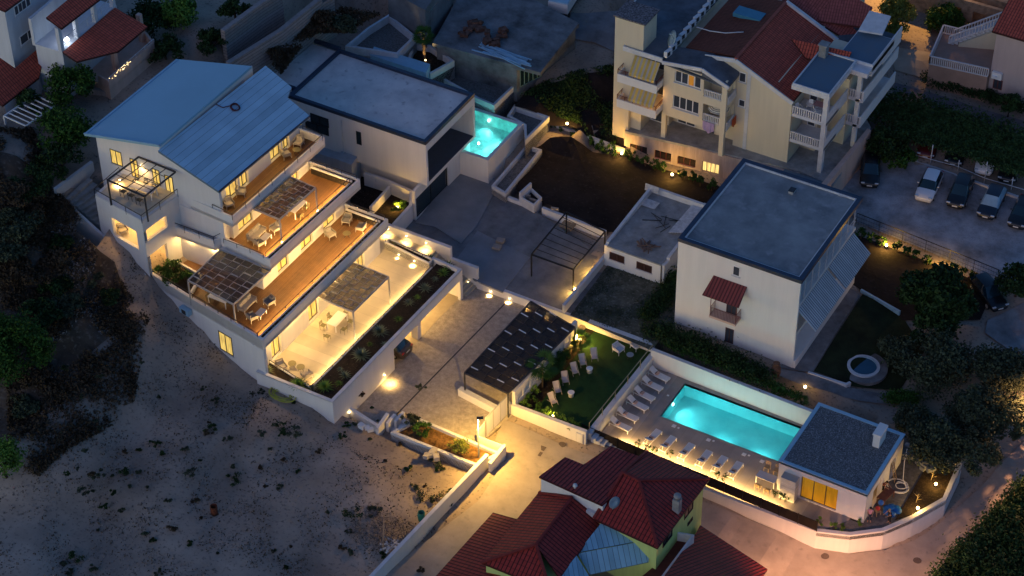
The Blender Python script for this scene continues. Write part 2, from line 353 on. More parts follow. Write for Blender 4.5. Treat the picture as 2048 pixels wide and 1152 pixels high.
def drape(name, px, zs, mat, dz=0.05, step=1.0, lower=0.35):
    """sheet that follows the ground; px = outline in the photo, zs = rough height per point or one height"""
    zs = zs if isinstance(zs, (list, tuple)) else [zs] * len(px)
    P = [at(a, b, z).to_2d() for (a, b), z in zip(px, zs)]
    for _ in range(3):
        P = [at(a, b, raw_h(q.x, q.y) + dz).to_2d() for (a, b), q in zip(px, P)]
    E = []
    for i in range(len(P)):
        a, b = P[i], P[(i + 1) % len(P)]; k = max(1, int((b - a).length / step))
        E += [a.lerp(b, t / k) for t in range(k)]
    xs = [p.x for p in E]; ys = [p.y for p in E]; V = list(E); pl = [(p.x, p.y) for p in E]
    x = min(xs)
    while x < max(xs):
        y = min(ys)
        while y < max(ys):
            if inpoly(x, y, pl): V.append(Vector((x + .01, y + .013)))
            y += step
        x += step
    r = delaunay_2d_cdt(V, [], [list(range(len(E)))], 1, 1e-4)
    vs, fs = r[0], r[2]
    me = bpy.data.meshes.new(name); me.from_pydata([(p.x, p.y, raw_h(p.x, p.y) + dz) for p in vs], [], [list(f)[::1] for f in fs]); me.materials.append(mat)
    o = bpy.data.objects.new(name, me); COL.objects.link(o)
    PADS.append((pl, None)); DRAPED.append((pl, lower))
    return struct(o)
DRAPED = []
street = drape('street', [(745,1160),(955,1003),(1018,912),(990,880),(1008,838),(1165,905),(1400,1000),(1633,1094),(1700,1108),(1770,1100),(1830,1080),(1888,1040),(1960,975),(2060,870),(2060,960),(2010,1010),(1900,1130),(1870,1170),(1400,1180),(860,1180)], 0, streetm)
parking = drape('gravel_parking', [(1655,330),(1760,200),(1830,330),(1850,330),(2060,400),(2060,590),(1990,560),(1713,443)], 1, parkm)
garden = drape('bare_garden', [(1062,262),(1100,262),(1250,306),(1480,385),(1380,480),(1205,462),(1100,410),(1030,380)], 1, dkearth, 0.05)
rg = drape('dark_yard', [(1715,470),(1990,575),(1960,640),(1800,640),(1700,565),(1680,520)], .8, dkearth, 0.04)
yard = drape('rough_yard', [(1215,530),(1355,560),(1350,655),(1300,700),(1140,630)], 1, M('yard_weeds', (0.10, 0.095, 0.075), 1, 0.5, 0.8, 0.5, col2=(0.03, 0.035, 0.02), fine=(4, .56, .7, (0.2, 0.19, 0.16))), 0.05)
road_up = drape('upper_lane', [(1790,165),(2060,245),(2060,330),(1780,240)], 2, M('lane_concrete', (0.17, 0.15, 0.16), .9, .15, .7, .1), 0.05)
lane_or = drape('garden_drive', [(1795,95),(1862,105),(1858,158),(1790,140),(1785,120)], 2.6, M('drive_concrete', (0.42, 0.36, 0.28), .9, .1, .7, .1), 0.06)
for x in range(6):
    pass
concrete_yard = drape('builders_yard', [(1050,20),(1250,20),(1240,45),(1240,110),(1190,85),(1110,60)], 5, patiom, .05)
patch = drape('concrete_patch', [(1975,640),(2060,600),(2060,715),(2020,700),(1970,665)], .1, M('patch_concrete', (0.24,0.24,0.25), .9, .3, .6, .2), .05)
path_side = drape('side_path', [(1700,575),(1720,590),(1625,745),(1560,735),(1580,690),(1690,565)], .7, M('path_concrete', (0.20,0.19,0.19), .9, .3, .8, .2), .06)
path_low = drape('garden_path', [(1555,735),(1625,748),(1700,775),(1790,790),(1790,810),(1745,805),(1690,795),(1600,768),(1560,752)], .4, M('path_concrete', (0,0,0)), .06)
scrubg = drape('scrub_slope', [(-60,300),(60,330),(95,400),(128,440),(200,500),(232,540),(255,600),(215,680),(120,760),(60,860),(-60,900)], 9, M('scrub_soil', (0.075, 0.058, 0.045), 1, .5, .3, .6, col2=(.025, .02, .016), fine=(3, .55, .7, (.14, .12, .10))), .05)
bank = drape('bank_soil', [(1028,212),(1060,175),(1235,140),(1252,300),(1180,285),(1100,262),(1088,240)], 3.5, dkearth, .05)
glawn = drape('garden_lawn', [(1725,588),(1800,625),(1850,700),(1800,780),(1700,772),(1628,742)], .5, M('rough_lawn', (0.018,0.028,0.010), 1, .4, .6, .5), .04)
# ================================================================ helpers for buildings
def win(parent, a, b, t0, t1, z0, z1, pane, frame=None, depth=0.2, div=2, fw=0.07, name='window', proud=False, sill=False):
    """window set in the plane a->b, body to the left; pane is a sub-part of the frame"""
    frame = frame or dkmetal
    a = Vector((a[0], a[1])); b = Vector((b[0], b[1])); d = (b - a).normalized(); nn = Vector((-d.y, d.x))
    o0 = -0.05 if proud else depth - 0.06
    def P(t, z, o): q = a + d * t + nn * o; return (q.x, q.y, z)
    def bar(A, B, C, D, o1=0.07):
        f = MBf; f.hull([P(A, C, o0), P(B, C, o0), P(B, C, o0 + o1), P(A, C, o0 + o1)], [P(A, D, o0), P(B, D, o0), P(B, D, o0 + o1), P(A, D, o0 + o1)])
    MBf = MB()
    bar(t0, t0 + fw, z0, z1); bar(t1 - fw, t1, z0, z1); bar(t0 + fw, t1 - fw, z1 - fw, z1); bar(t0 + fw, t1 - fw, z0, z0 + fw)
    for k in range(1, div):
        t = t0 + (t1 - t0) * k / div; bar(t - fw * .6, t + fw * .6, z0 + fw, z1 - fw)
    fo = MBf.build(name, frame, parent)
    p = MB(); oo = o0 + 0.04
    p.face([P(t0 + fw, z0 + fw, oo), P(t1 - fw, z0 + fw, oo), P(t1 - fw, z1 - fw, oo), P(t0 + fw, z1 - fw, oo)])
    p.raw = True
    p.build('pane', pane, fo)
    if sill:
        s_ = MB(); s_.hull([P(t0 - .08, z0 - .08, -.12), P(t1 + .08, z0 - .08, -.12), P(t1 + .08, z0 - .08, .02), P(t0 - .08, z0 - .08, .02)], [P(t0 - .08, z0 - .01, -.12), P(t1 + .08, z0 - .01, -.12), P(t1 + .08, z0 - .01, .02), P(t0 - .08, z0 - .01, .02)])
        s_.build('sill', cap_w, fo)
    return fo
def rail(parent, path, h=0.5, mat=None, gap=1.6, below=0.35, r=0.022, mid=0, name='railing'):
    mb = MB(); path = [Vector(p) for p in path]
    for a, b in zip(path, path[1:]):
        L = (b - a).length; k = max(1, round(L / gap))
        for i in range(k + 1):
            p = a.lerp(b, i / k); mb.beam(p - Vector((0, 0, below)), p + Vector((0, 0, h)), r * 1.8)
        mb.beam(a + Vector((0, 0, h)), b + Vector((0, 0, h)), r * 2.2)
        for j in range(mid):
            zz = h * (j + 1) / (mid + 1); mb.beam(a + Vector((0, 0, zz)), b + Vector((0, 0, zz)), r * 1.1)
    return mb.build(name, mat or dkmetal, parent)
def pts(z, *px): return [at(a, b, z) for a, b in px]
def tof(px, py, z, a, b):
    p = at(px, py, z); a = Vector((a[0], a[1])); b = Vector((b[0], b[1])); return (p.to_2d() - a).dot((b - a).normalized())
def wall_lamp(p, group, label, e=30, name='wall_lamp', size=130, r=0.075, out=(0, 0), hgt=None, cat='lamp'):
    t = thing(name, label, cat, p, group=group)
    MB().lathe((0, 0, 0), [(.02, -.10), (.055, -.08), (.055, -.02), (.02, 0)], 12).build('housing', whitem, t)
    MB().ball((0, 0, -.13), r, 12, 8).build('lens', bulb, t)
    spot(t, (out[0], out[1], -.24), e, size, 1.0, WARM)
    return t
# ================================================================ hotel
Z1, Z2, Z3, Z4 = 2.6, 6.4, 9.4, 12.5            # floors
E1, E2, E3, E4 = 3.4, 7.15, 10.2, 13.3          # parapet tops
S2, S3, S4 = 6.05, 9.1, 12.2                    # soffits
hot = thing('hotel_building', 'stepped white hotel with four lit terraces and a pale metal roof above the driveway', 'hotel', at(560, 560, 6))
hot_inv = hot.matrix_world
hot.location = (0, 0, 0)
XR = -4.45                                       # right-hand end of the terraces
p1, p2, p3 = at(512, 743, E1), at(665, 805, E1), at(924.5, 538.5, E1)
p4 = at(868, 512, E1)
base_poly = pad([(512, 743), (665, 805), (924.5, 538.5), (768, 500), (640, 400), (560, 420), (400, 500)], E1, drop=1.3)
# --- skewed boundary wall on the bare-lot side
q0, q1, q2 = at(291, 541, E2), at(383, 598, E2), at(524.5, 681, E2)
t2r = at(776, 438, E2); t3l, t3r = at(540, 520, E3), at(720, 358, E3); t4l, t4r = at(464.7, 434.7, E4), at(648.6, 273.6, E4)
mb = MB()
mb.wall([q0, q1, q2], .3, -1, [E2 - .02, E2 - .02, E2 - .02], side=1)
mb.wall([p1, p2], .3, -1, E1, side=1)
# L1 facade wall with door openings
fa, fb = at(534, 729, Z1), at(764, 508, Z1)
fx = (fa.x + fb.x) / 2; fa.x = fx - .1; fb.x = fx + .15; fa.y = q2.y + .15
D1 = []
for a, b in [((538, 721), (560, 703)), ((614, 648), (636, 628)), ((712, 552), (729, 537))]:
    D1.append((tof(a[0], a[1], Z1, fa, fb), tof(b[0], b[1], Z1, fa, fb), Z1 + .12, S2 - .45))
mb.holed(fa, fb, Z1, S2, .35, D1)
# garage wall towards the driveway
g0, g1 = Vector((p2.x, p2.y)), Vector((p3.x, p3.y))
ga, gb = tof(789.5, 738.5, 0, g0, g1), tof(921, 601, 0, g0, g1)
mb.holed(g0, g1, -.5, E1, .3, [(ga, gb, -.6, 2.35)])
mb.build('wall', white, hot)
# garage interior
gd = (g1 - g0).normalized(); gn = Vector((-gd.y, gd.x))
ms = MB()
A_, B_ = g0 + gd * (ga - .3) + gn * .3, g0 + gd * (gb + .3) + gn * .3
ms.prism([A_ + gn * 5.2, B_ + gn * 5.2, B_ + gn * 5.5, A_ + gn * 5.5], -.5, 2.4)
ms.prism([A_ - gd * .3, A_, A_ + gn * 5.2, A_ - gd * .3 + gn * 5.2], -.5, 2.4)
ms.prism([B_, B_ + gd * .3, B_ + gd * .3 + gn * 5.2, B_ + gn * 5.2], -.5, 2.4)
cpos = tof(838, 689, 0, g0, g1)
for u in (.32, .68):
    c = g0 + gd * (ga + (gb - ga) * (.42 if u < .5 else .68)) + gn * .7
    if u < .5: ms.box(c.x - .35, c.x + .35, c.y - .25, c.y + .25, -.3, 2.38)
ms.build('garage_wall', white, hot)
MB().prism([A_, B_, B_ + gn * 5.2, A_ + gn * 5.2], -.2, .012).build('garage_floor', M('garage_floor', (.40, .34, .26), .8, .1, 1, .1), hot)
MB().prism([p1 + Vector((.35, .3, 0)), p2 + Vector((-.32, .32, 0)), p3 + Vector((-.32, -.1, 0)), at(868, 512, E1), at(768, 466, Z1), at(600, 500, Z1)], 2.38, Z1 - .02).build('slab', white, hot)
# terrace floor level one
cl, cr = at(622, 771, E1), at(862, 531, E1)
c_mid = at(848, 538, Z1)
tilef = MB().prism([at(538, 729, Z1) + Vector((-.4, 0, 0)), at(540, 748, Z1), at(622, 778, Z1), at(858, 540, Z1), at(880, 545, Z1), at(790, 470, Z1), at(690, 470, Z1)], Z1 - .1, Z1).build('terrace_floor', striped('terrace_porcelain_slabs', (.52, .46, .36), (.30, .26, .20), 1, 1.2, .015, .5, .0, noise_s=.8, rows=None), hot)
mb = MB()
ci = [at(530, 752, E1) + Vector((-.2, .55, 0)), at(622, 771, E1), at(862, 531, E1)]
ci = [Vector((ci[1].x - 4.9, ci[1].y + .95, 0)), Vector((ci[1].x, ci[1].y, 0)), Vector((ci[2].x + .05, ci[2].y + .2, 0))]
mb.wall([ci[0], ci[1], ci[2]], .14, Z1 - .2, E1 - .32, side=1); ci_ = [ci[1] + Vector((-.2, .6, Z1 + .32)), ci[2] + Vector((-.2, -.5, Z1 + .32))]; strip_light(hot, *ci_, 120, direction=(-.7, 0, -1))
mb.wall([p1, p2], .3, E1 - .1, E1 + .015, side=1); mb.wall([p2, p3], .32, E1 - .1, E1 + .012, side=1); mb.wall([p3, at(866, 513, E1)], .28, 1.5, E1 + .01, side=1)
mb.build('parapet', cap_w, hot)
MB().prism([p1 + Vector((.4, .3, 0)), p2 + Vector((-.3, .3, 0)), p3 + Vector((-.3, -.25, 0)), (ci[2].x, p3.y), (ci[2].x, ci[2].y), (ci[1].x, ci[1].y), (ci[0].x, ci[0].y)], Z1 - .1, E1 - .38).build('planting_bed', soil, hot)
rail(hot, [c + Vector((0, 0, E1 - .35)) for c in ci], .3, below=.1)
# long planter box beside the stairs on the tiled terrace
pb = [at(768, 483, E1), at(780, 476, E1), at(868, 518, E1), at(858, 527, E1)]
mb = MB(); mb.wall(pb, .16, Z1 - .3, E1, closed=True, side=-1); mb.build('planter_wall', white, hot)
MB().prism(pb, Z1 - .2, E1 - .15).build('planter_soil', soil, hot)
rail(hot, [at(771, 484, E1 + .0), at(864, 522, E1)], .4, gap=1.0, below=.1)
# --- levels 2..4: slab, parapet with trench, deck
def level(name, lp, rp, E, Zf, S, back, fac, leftpath=None, trench=True):
    """lp/rp outer corners, back = x where the slab ends"""
    sl = MB(); L = leftpath or [Vector((back, lp.y, 0)), lp]
    poly = [Vector((p.x, p.y)) for p in L] + [Vector((rp.x, rp.y)), Vector((back, rp.y))]
    sl.prism(poly, S, Zf - .03); sl.build('slab', white, hot)
    pw = MB(); pth = [Vector((p.x, p.y)) for p in L] + [Vector((rp.x, rp.y)), Vector((back, rp.y))]
    pw.wall(pth, .16, S + .001, E, side=1)
    fd = (rp - lp).normalized(); nn = Vector((-fd.y, fd.x, 0))
    if trench:
        a = lp + nn * .62 + Vector((0, .2, 0)); b = rp + nn * .62 - Vector((0, .65, 0))
        pw.wall([a, b], .13, Zf - .02, Zf + .50, side=1); pw.wall([b + Vector((.12, .02, 0)), Vector((fac, rp.y - .63))], .13, Zf - .02, E - .02, side=-1)
    pw.build('parapet', white, hot)
    if trench:
        MB().prism([lp + nn * .16 + Vector((0, .16, 0)), rp + nn * .16 - Vector((0, .66, 0)), rp + nn * .62 - Vector((0, .65, 0)), lp + nn * .62 + Vector((0, .2, 0))], Zf - .01, Zf + .46).build('trench_soil', soil, hot); MB().prism([rp + nn * .16 - Vector((0, .65, 0)), rp + nn * .16 - Vector((0, .16, 0)), rp - Vector((0, .16, 0)) + Vector((fac - rp.x, 0, 0)), rp + Vector((fac - rp.x, -.65, 0))], Zf, E - .2).build('trench_soil', soil, hot)
        rail(hot, [lp + nn * .68 + Vector((0, .3, 0)), rp + nn * .68 - Vector((0, .7, 0))], .3, gap=1.9, below=.1)
        s0, s1 = a + nn * .16, b + nn * .16
        ms = MB(); ms.beam(s0 + Vector((0, .3, Zf + .36 - s0.z)), s1 + Vector((0, -.1, Zf + .36 - s1.z)), .03); st = ms.build('led_strip', strip_m, hot)
        strip_light(hot, s0 + Vector((-.04, .3, Zf + .38 - s0.z)), s1 + Vector((-.04, -.1, Zf + .38 - s1.z)), 230, direction=(-1, 0, -.8))
    dk = MB(); dk.prism([Vector((p.x, p.y)) for p in L] + [Vector((rp.x, rp.y - .05)), Vector((back, rp.y - .05))], Zf - .02, Zf - .004); dk.build('deck', deckwood, hot)
level('two', q2, t2r, E2, Z2, S2, -24, -14.2, [q0, q1, q2])
t3s = [at(340, 450, E3), at(427.5, 482, E3), at(443, 474, E3), t3l]
t3s[1] = Vector((t3s[2].x, t3s[1].y, 0)) if False else t3s[1]
t3s[0].x -= .0
level('three', t3l, t3r, E3, Z3, S3, t3s[0].x, -18, [t3s[0], t3s[1], t3s[2], t3l])
t4s = [at(358, 384, E4), at(440, 423, E4), t4l]
level('four', t4l, t4r, E4, Z4, S4, -24, -18.6, [at(350, 384, E4), t4l], trench=False)
# facades with openings
def facade(za, zb, P0, P1, doors, thick=.4):
    """doors: list of pixel pairs on the floor line"""
    H = []
    for a, b in doors:
        H.append((tof(*a, za, P0, P1), tof(*b, za, P0, P1), za + .06, zb - .35))
    m_ = MB(); m_.holed(P0, P1, za, zb, thick, H); m_.build('facade', white, hot)
    for t0, t1, q0_, q1_ in H: win(hot, P0, P1, t0, t1, q0_, q1_, lit, depth=.3, div=2, name='glazed_door')
    return H
for t0, t1, a_, b_ in D1: win(hot, fa, fb, t0, t1, a_, b_, lit, depth=.3, div=2, name='glazed_door')
f2a = at(527.5, 579, Z2); f2b = Vector((f2a.x + .25, t2r.y - .3, 0))
H2 = facade(Z2, S3, f2a, f2b, [((556, 551), (578, 530)), ((604, 508), (628, 485)), ((647, 464), (671, 441))])
f3a = at(468, 477.5, Z3); f3b = Vector((f3a.x + .25, t3r.y - .3, 0))
H3 = facade(Z3, S4, f3a, f3b, [((479, 468), (507, 441)), ((524, 426), (546, 406)), ((558, 394), (570, 383)), ((584, 370), (598, 358))])
f4a = at(452, 408, Z4); f4b = Vector((f4a.x + .2, t4r.y - .3, 0)); f4a.y = t4l.y + .35
H4 = facade(Z4, 15.5, f4a, f4b, [((453, 406), (478, 385)), ((482, 382), (499, 367)), ((541, 327), (562, 308)), ((566, 305), (579, 293))])
# solid core behind the facades
gy = (at(358, 384, E4).y + t4l.y) / 2 + .02      # gable plane
lx = at(176, 282, 16.6).x
core = MB()
core.prism([(fa.x - .5, q2.y + .4), (fa.x - .5, t2r.y - .2), (-24, t2r.y - .2), (-24, -16.5)], 0, S2 - .01)
core.prism([(f2a.x - .5, f2a.y + .01), (f2b.x - .5, t3r.y), (-24, t3r.y), (-24, f2a.y + .01)], Z2, S3 - .01)
core.prism([(f2a.x, f2a.y), (f2a.x - .6, f2a.y), (f2a.x - .6, f2a.y + .4), (f2a.x, f2a.y + .4)], Z2, S3 - .012)
core.prism([(f3a.x - .5, f3a.y + .01), (f3b.x - .5, t4r.y), (-24, t4r.y), (-24, f3a.y + .01)], Z3, S4 - .01)
core.prism([(f4a.x - .5, gy + .06), (f4b.x - .5, t4r.y), (-24.1, t4r.y), (-24.1, gy + .06)], Z4 - .2, 15.3)
core.build('core_wall', white, hot)
# left part of level two facade (under the small balcony) and three
l2a, l2b = at(350, 505, Z2), at(430, 541, Z2)
l2b = Vector((f2a.x - 2.2, l2a.y + .0, 0))
m_ = MB(); h_ = []
for a, b in [((374, 517), (388, 523)), ((414, 534), (434, 541))]:
    h_.append((tof(*a, Z2, l2a, l2b), tof(*b, Z2, l2a, l2b), Z2 + .05, S3 - .4))
m_.holed(l2a, l2b, Z2, S3, .4, h_); m_.build('facade', white, hot)
for h in h_: win(hot, l2a, l2b, *h, lit, depth=.3, name='glazed_door')
core2 = MB(); core2.prism([(l2a.x, l2a.y + .42), (l2b.x, l2a.y + .42), (l2b.x, -8), (l2a.x, -8)], 3, S3 - .02); core2.build('core_wall', white, hot)
# gable wall, seen from the bare lot
G0, G1 = Vector((lx, gy)), Vector((at(438, 383, 15.6).x - .25, gy))
wg = MB()
ztop = [(lx, 16.55), (at(316, 292, 18.1).x, 18.0), (at(316, 301, 17.6).x + .02, 17.45), (G1.x, 15.45)]
zb = 7
hx = []
wg.face([(lx, gy, zb), (G1.x, gy, zb), (G1.x, gy, 15.45), (ztop[2][0], gy, 17.45), (ztop[1][0], gy, 18.0), (lx, gy, 16.55)])
wg.face([(lx, gy, zb), (lx, gy, 16.55), (lx, -4.6, 16.55), (lx, -4.6, zb)])
wg.face([(G1.x, gy, 12.4), (G1.x, gy + .3, 12.4), (G1.x, gy + .3, 15.45), (G1.x, gy, 15.45)])
wg.face([(lx, -4.6, zb), (G1.x - 1, -4.6, zb), (G1.x - 1, -4.6, 15.45), (ztop[2][0], -4.6, 17.45), (ztop[1][0], -4.6, 18), (lx, -4.6, 16.55)])
wg.build('gable_wall', white, hot)
def pw_win(p_bl, p_tr, pane=lit, frame=None, div=2, a=None, b=None, parent=None, sill=True, fw=.06, name='window'):
    a = a or G0; b = b or G1; t0, z0 = on(*p_bl, a, b); t1, z1 = on(*p_tr, a, b)
    return win(parent or hot, a, b, t0, t1, z0, z1, pane, frame, div=div, proud=True, sill=sill, fw=fw, name=name)
pw_win((224, 325), (242, 305)); pw_win((265, 352), (274, 321), sill=False, name='glazed_door'); pw_win((308, 366), (318, 341), sill=False, name='glazed_door'); pw_win((333, 381), (345, 355), sill=False, name='glazed_door')
# roofs
rr = MB(); ez = 15.6
_A, _B, _C = at(438, 383, ez), at(620, 232, ez), at(316, 301, 17.6)
rr.roofpoly([_A, _B] + [onp(a, b, _A, _B, _C) for a, b in [(575, 195), (583, 174), (531, 131)]] + [_C], .22)
rf = rr.build('roof', metalroof, hot)
MB().beam(at(438, 383, ez + .03), at(620, 232, ez + .03), .10, .10).build('gutter', navy, rf)
mb = MB(); u0, u1 = at(316, 301, 17.6), at(505, 140, 17.6)
mb.hull([(u0.x - .1, u0.y + .2, 17.0), (u0.x + .02, u0.y + .2, 17.0), (u1.x + .02, u1.y, 17.0), (u1.x - .1, u1.y, 17.0)], [(u0.x - .1, u0.y + .2, 18.05), (u0.x + .02, u0.y + .2, 18.05), (u1.x + .02, u1.y, 18.05), (u1.x - .1, u1.y, 18.05)])
mb.build('clerestory_wall', white, rf)
rl = MB(); rl.roofpoly([at(168, 267, 16.75), at(352, 118, 16.75), at(503, 132, 18.15), at(318, 290, 18.15)], .25)
r2_ = rl.build('roof', smoothroof, hot)
mb = MB(); mb.beam(at(171, 268, 16.82), at(355, 119, 16.82), .16, .1); mb.beam(at(168, 267, 16.8), at(318, 290, 18.2), .14, .1); mb.build('verge_flashing', paleblue, r2_)
# --- corner block with roof terrace and loggias
k0, k1, k2 = at(189.7, 388, E4), at(283.4, 441, E4), at(358, 386, E4)
k2.y = gy
a2, b2 = k0.to_2d(), k1.to_2d(); c2_ = k2.to_2d()
t0, z0 = on(226.5, 459, a2, b2); t1, z1 = on(271, 454, a2, b2)
o1 = (t0, t1, z0, z1 - .15)
mb = MB(); mb.holed(a2, b2, 4, E4 - .18, .3, [(o1[0], o1[1], 9.6, 11.6)], cap=(False, False))
u0, v0 = on(287.5, 489, b2, c2_); u1, v1 = on(332.5, 430.5, b2, c2_)
x0, y0 = on(296, 534, b2, c2_); x1, y1 = on(333, 486, b2, c2_)
mb.holed(b2, c2_, 4, E4 - .18, .3, [(u0, u1, v0, v1), (x0, x1, Z2 + .3, y1)], cap=(False, False))
mb.holed(Vector((k0.x + .02, gy + .5)), a2, 6, E4 - .18, .3, [], cap=(False, False))
mb.build('corner_wall', white, hot)
mb = MB(); inner = [a2 + Vector((.3, .35)), b2 + Vector((-.15, .4)), c2_ + Vector((-.3, 0)), Vector((k0.x + .35, gy))]
mb.prism([a2 + Vector((.0, .0)), b2, c2_, Vector((k0.x, gy))], E4 - .17, E4 - .02); mb.build('roof_slab', cap_w, hot)
MB().prism(inner, E4 - .03, E4 + .005).build('terrace_floor', tileT, hot)
mb = MB(); mb.prism(inner, 9.3, 9.5); mb.prism(inner, 12.3, 12.6); mb.build('loggia_floor', tileT, hot)
MB().prism(inner, 5.9, Z2 + .28).build('loggia_deck', deckwood, hot)
rail(hot, [Vector((k0.x, gy + .0, E4)), k0, k1, k2], .55, gap=1.8, below=.3)
rail(hot, [at(340, 450, E3), at(427.5, 482, E3), at(443, 474, E3)], .45, gap=1.5, below=.3)
rail(hot, [at(425, 416, E4) , t4l, t4l.lerp(t4r, .98), Vector((-19.2, t4r.y, E4))], .4, gap=1.9, below=.3)
rail(hot, [Vector((t3s[2].x + .6, t3l.y, E3)), t3l + Vector((-.7, .02, 0))], .4, gap=1.6, below=.1)
rail(hot, [q0 + Vector((.1, .1, 0)), q1 + Vector((0, .15, 0)), q2 + Vector((-.6, .15, 0))], .45, gap=1.7, below=.2)
rail(hot, [Vector((-14, t2r.y - .1, E2)), t2r + Vector((-.3, -.1, 0))], .35, gap=1.5, below=.1)
rail(hot, [Vector((-18.2, t3r.y - .1, E3)), t3r + Vector((-.3, -.1, 0))], .35, gap=1.5, below=.1)
# loggia interior walls already white; garden bed on level two
gb_ = [at(318, 548, Z2 + .2), at(352, 523, Z2 + .2), at(405, 552, Z2 + .2), at(383, 590, Z2 + .2)]
MB().prism(gb_, Z2, Z2 + .18).build('planting_bed', soil, hot)
mb = MB(); mb.wall([gb_[1], gb_[2], gb_[3]], .18, Z2, Z2 + .42, side=-1); mb.build('bed_kerb', white, hot)
pw_win((441.5, 697), (463, 676), a=q1.to_2d(), b=q2.to_2d(), sill=True)
t_, z_ = on(363, 467, l2a, l2b)
tz0, tz1 = on(364, 466, at(345, 447, E3), Vector((-18.6, at(345, 447, E3).y))), None
wl0 = Vector((at(345, 440, 10.4).x, t3s[0].y + .75)); wl1 = Vector((f3a.x + .0, wl0.y))
mb = MB(); hh_ = (on(365, 463, wl0, wl1)[0], on(391, 480, wl0, wl1)[0], Z3 + .3, S4 - .5)
mb.holed(wl0, wl1, Z3 + .0, S4, .3, [hh_]); mb.build('facade', white, hot); win(hot, wl0, wl1, *hh_, lit, depth=.25, name='glazed_door')
MB().prism([wl0 + Vector((-.2, .35)), wl1 + Vector((-.4, .35)), wl1 + Vector((-.4, 3)), wl0 + Vector((-.2, 3))], Z3, S4 - .01).build('core_wall', white, hot)
# soffit lights over each terrace (recessed lamps of the hotel)
def soffit(x, ys, z, e, where=''):
    for i, y in enumerate(ys):
        t = thing('soffit_lamp', 'recessed lamp under %s' % where + (', %s from the bare-lot end' % nth(i + 1) if len(ys) > 1 else ''), 'lamp', (x, y, z), group='recessed lamps under the hotel slabs')
        MB().lathe((0, 0, 0), [(.07, -.03), (.07, 0)], 12).build('lens', bulb, t); point(t, (0, 0, -.12), e, WARM, .1)
soffit(-10.95, [-21, -18, -15, -12, -9, -6], S2 - .02, 80, 'the second wooden terrace')
soffit(-13.95, [-15.5, -12.5, -9.5, -6.5], S3 - .02, 36, 'the third wooden terrace')
soffit(f3a.x + .45, [-14.5, -11.5, -8.5, -6], S4 - .02, 32, 'the top wooden terrace')
soffit(f4a.x + .45, [-15, -12, -9, -6], 15.35, 26, 'the metal roof eave')
soffit((a2.x + c2_.x) / 2, [gy - 1.6], 12.25, 90, 'the roof terrace, inner one'); soffit(b2.x - 1.2, [gy - 1.6], 9.25, 80, 'the corner block loggia'); soffit(a2.x + 1.3, [gy - 1.3], 12.25, 70, 'the roof terrace, outer one')
soffit(f2a.x - 5, [l2a.y - .35], S3 - .02, 55, 'the small balcony, right one'); soffit(f2a.x - 7.5, [l2a.y - .35], S3 - .02, 45, 'the small balcony, left one')
soffit(g0.x - 2.5, [-15, -10, -6.5], 2.36, 130, 'the garage roof')
# ================================================================ pergolas
def pergola(name, label, corners, zf, zt, nx, ny, metal, mesh_mat, posts, slat=True, rafters=True, group=None, seed=1):
    """corners: four roof corners (front-left, front-right, back-right, back-left) in world"""
    c = [Vector((p.x, p.y, zt)) for p in corners]
    t = thing(name, label, 'pergola', (0, 0, 0), group=group)
    mb = MB()
    for i in range(4): mb.beam(c[i], c[(i + 1) % 4], .11, .13)
    mb.build('frame', metal, t)
    for i in posts:
        MB().beam(Vector((c[i].x, c[i].y, zf)), c[i] - Vector((0, 0, .06)), .11).build('post', metal, t)
    def g(u, v): return (c[0] * (1 - u) + c[1] * u) * (1 - v) + (c[3] * (1 - u) + c[2] * u) * v
    mb = MB()
    for i in range(1, nx): mb.beam(g(i / nx, 0), g(i / nx, 1), .045, .06)
    for j in range(1, ny): mb.beam(g(0, j / ny) + Vector((0, 0, .012)), g(1, j / ny) + Vector((0, 0, .012)), .04, .05)
    mb.build('rafters', metal, t)
    if slat:     # woven shade fabric: every strip goes over and under
        rnd = random.Random(seed); mb = MB()
        for i in range(nx):
            for j in range(ny):
                dz = .05 if (i + j) % 2 else -.02
                e = .022
                q = [g((i + e) / nx, (j + e) / ny), g((i + 1 - e) / nx, (j + e) / ny), g((i + 1 - e) / nx, (j + 1 - e) / ny), g((i + e) / nx, (j + 1 - e) / ny)]
                mb.hull([p + Vector((0, 0, dz - .01)) for p in q], [p + Vector((0, 0, dz)) for p in q])
                if (i + 2 * j) % 3 == 0:
                    a, b = g((i + .1) / nx, (j + 1) / ny), g((i + .9) / nx, (j + 1) / ny)
                    MB().beam(a + Vector((0, 0, .075)), b + Vector((0, 0, .075)), .11, .015).build('batten', whitem if nx == 5 else ltmetal, t)
        mb.build('shade_fabric', mesh_mat, t)
    return t
shade = M('shade_mesh', (.075, .06, .052), .9, .15, 1.5, .1)
def mesh_fabric(c=(.07, .05, .038, 1), al=.64):
    mt = bpy.data.materials.new('open_shade_mesh'); mt.use_nodes = True; n = mt.node_tree; b = n.nodes['Principled BSDF']
    b.inputs['Base Color'].default_value = c; b.inputs['Roughness'].default_value = .9; b.inputs['Alpha'].default_value = al
    return mt
openshade = mesh_fabric(); carshade = mesh_fabric((.035, .026, .022, 1), .84)
cc = [at(215, 360, 16.0), at(289, 393, 16.0), at(351, 344, 16.0), at(277, 314, 16.0)]
pergola('roof_terrace_pergola', 'open dark metal pergola over the white corner roof terrace of the hotel', cc, E4, 16.0, 4, 4, dkmetal, None, [0, 1], slat=False)
cc = [at(376, 561, 9.15), at(467, 609, 9.15), at(541, 541, 9.15), at(441, 500, 9.15)]
pergola('terrace_pergola', 'metal pergola with dark woven shade at the bare-lot end of the second wooden terrace', cc, Z2, 9.15, 6, 7, ltmetal, openshade, [0, 1], seed=3)
cc = [at(558, 438, 12.2), None, None, None]
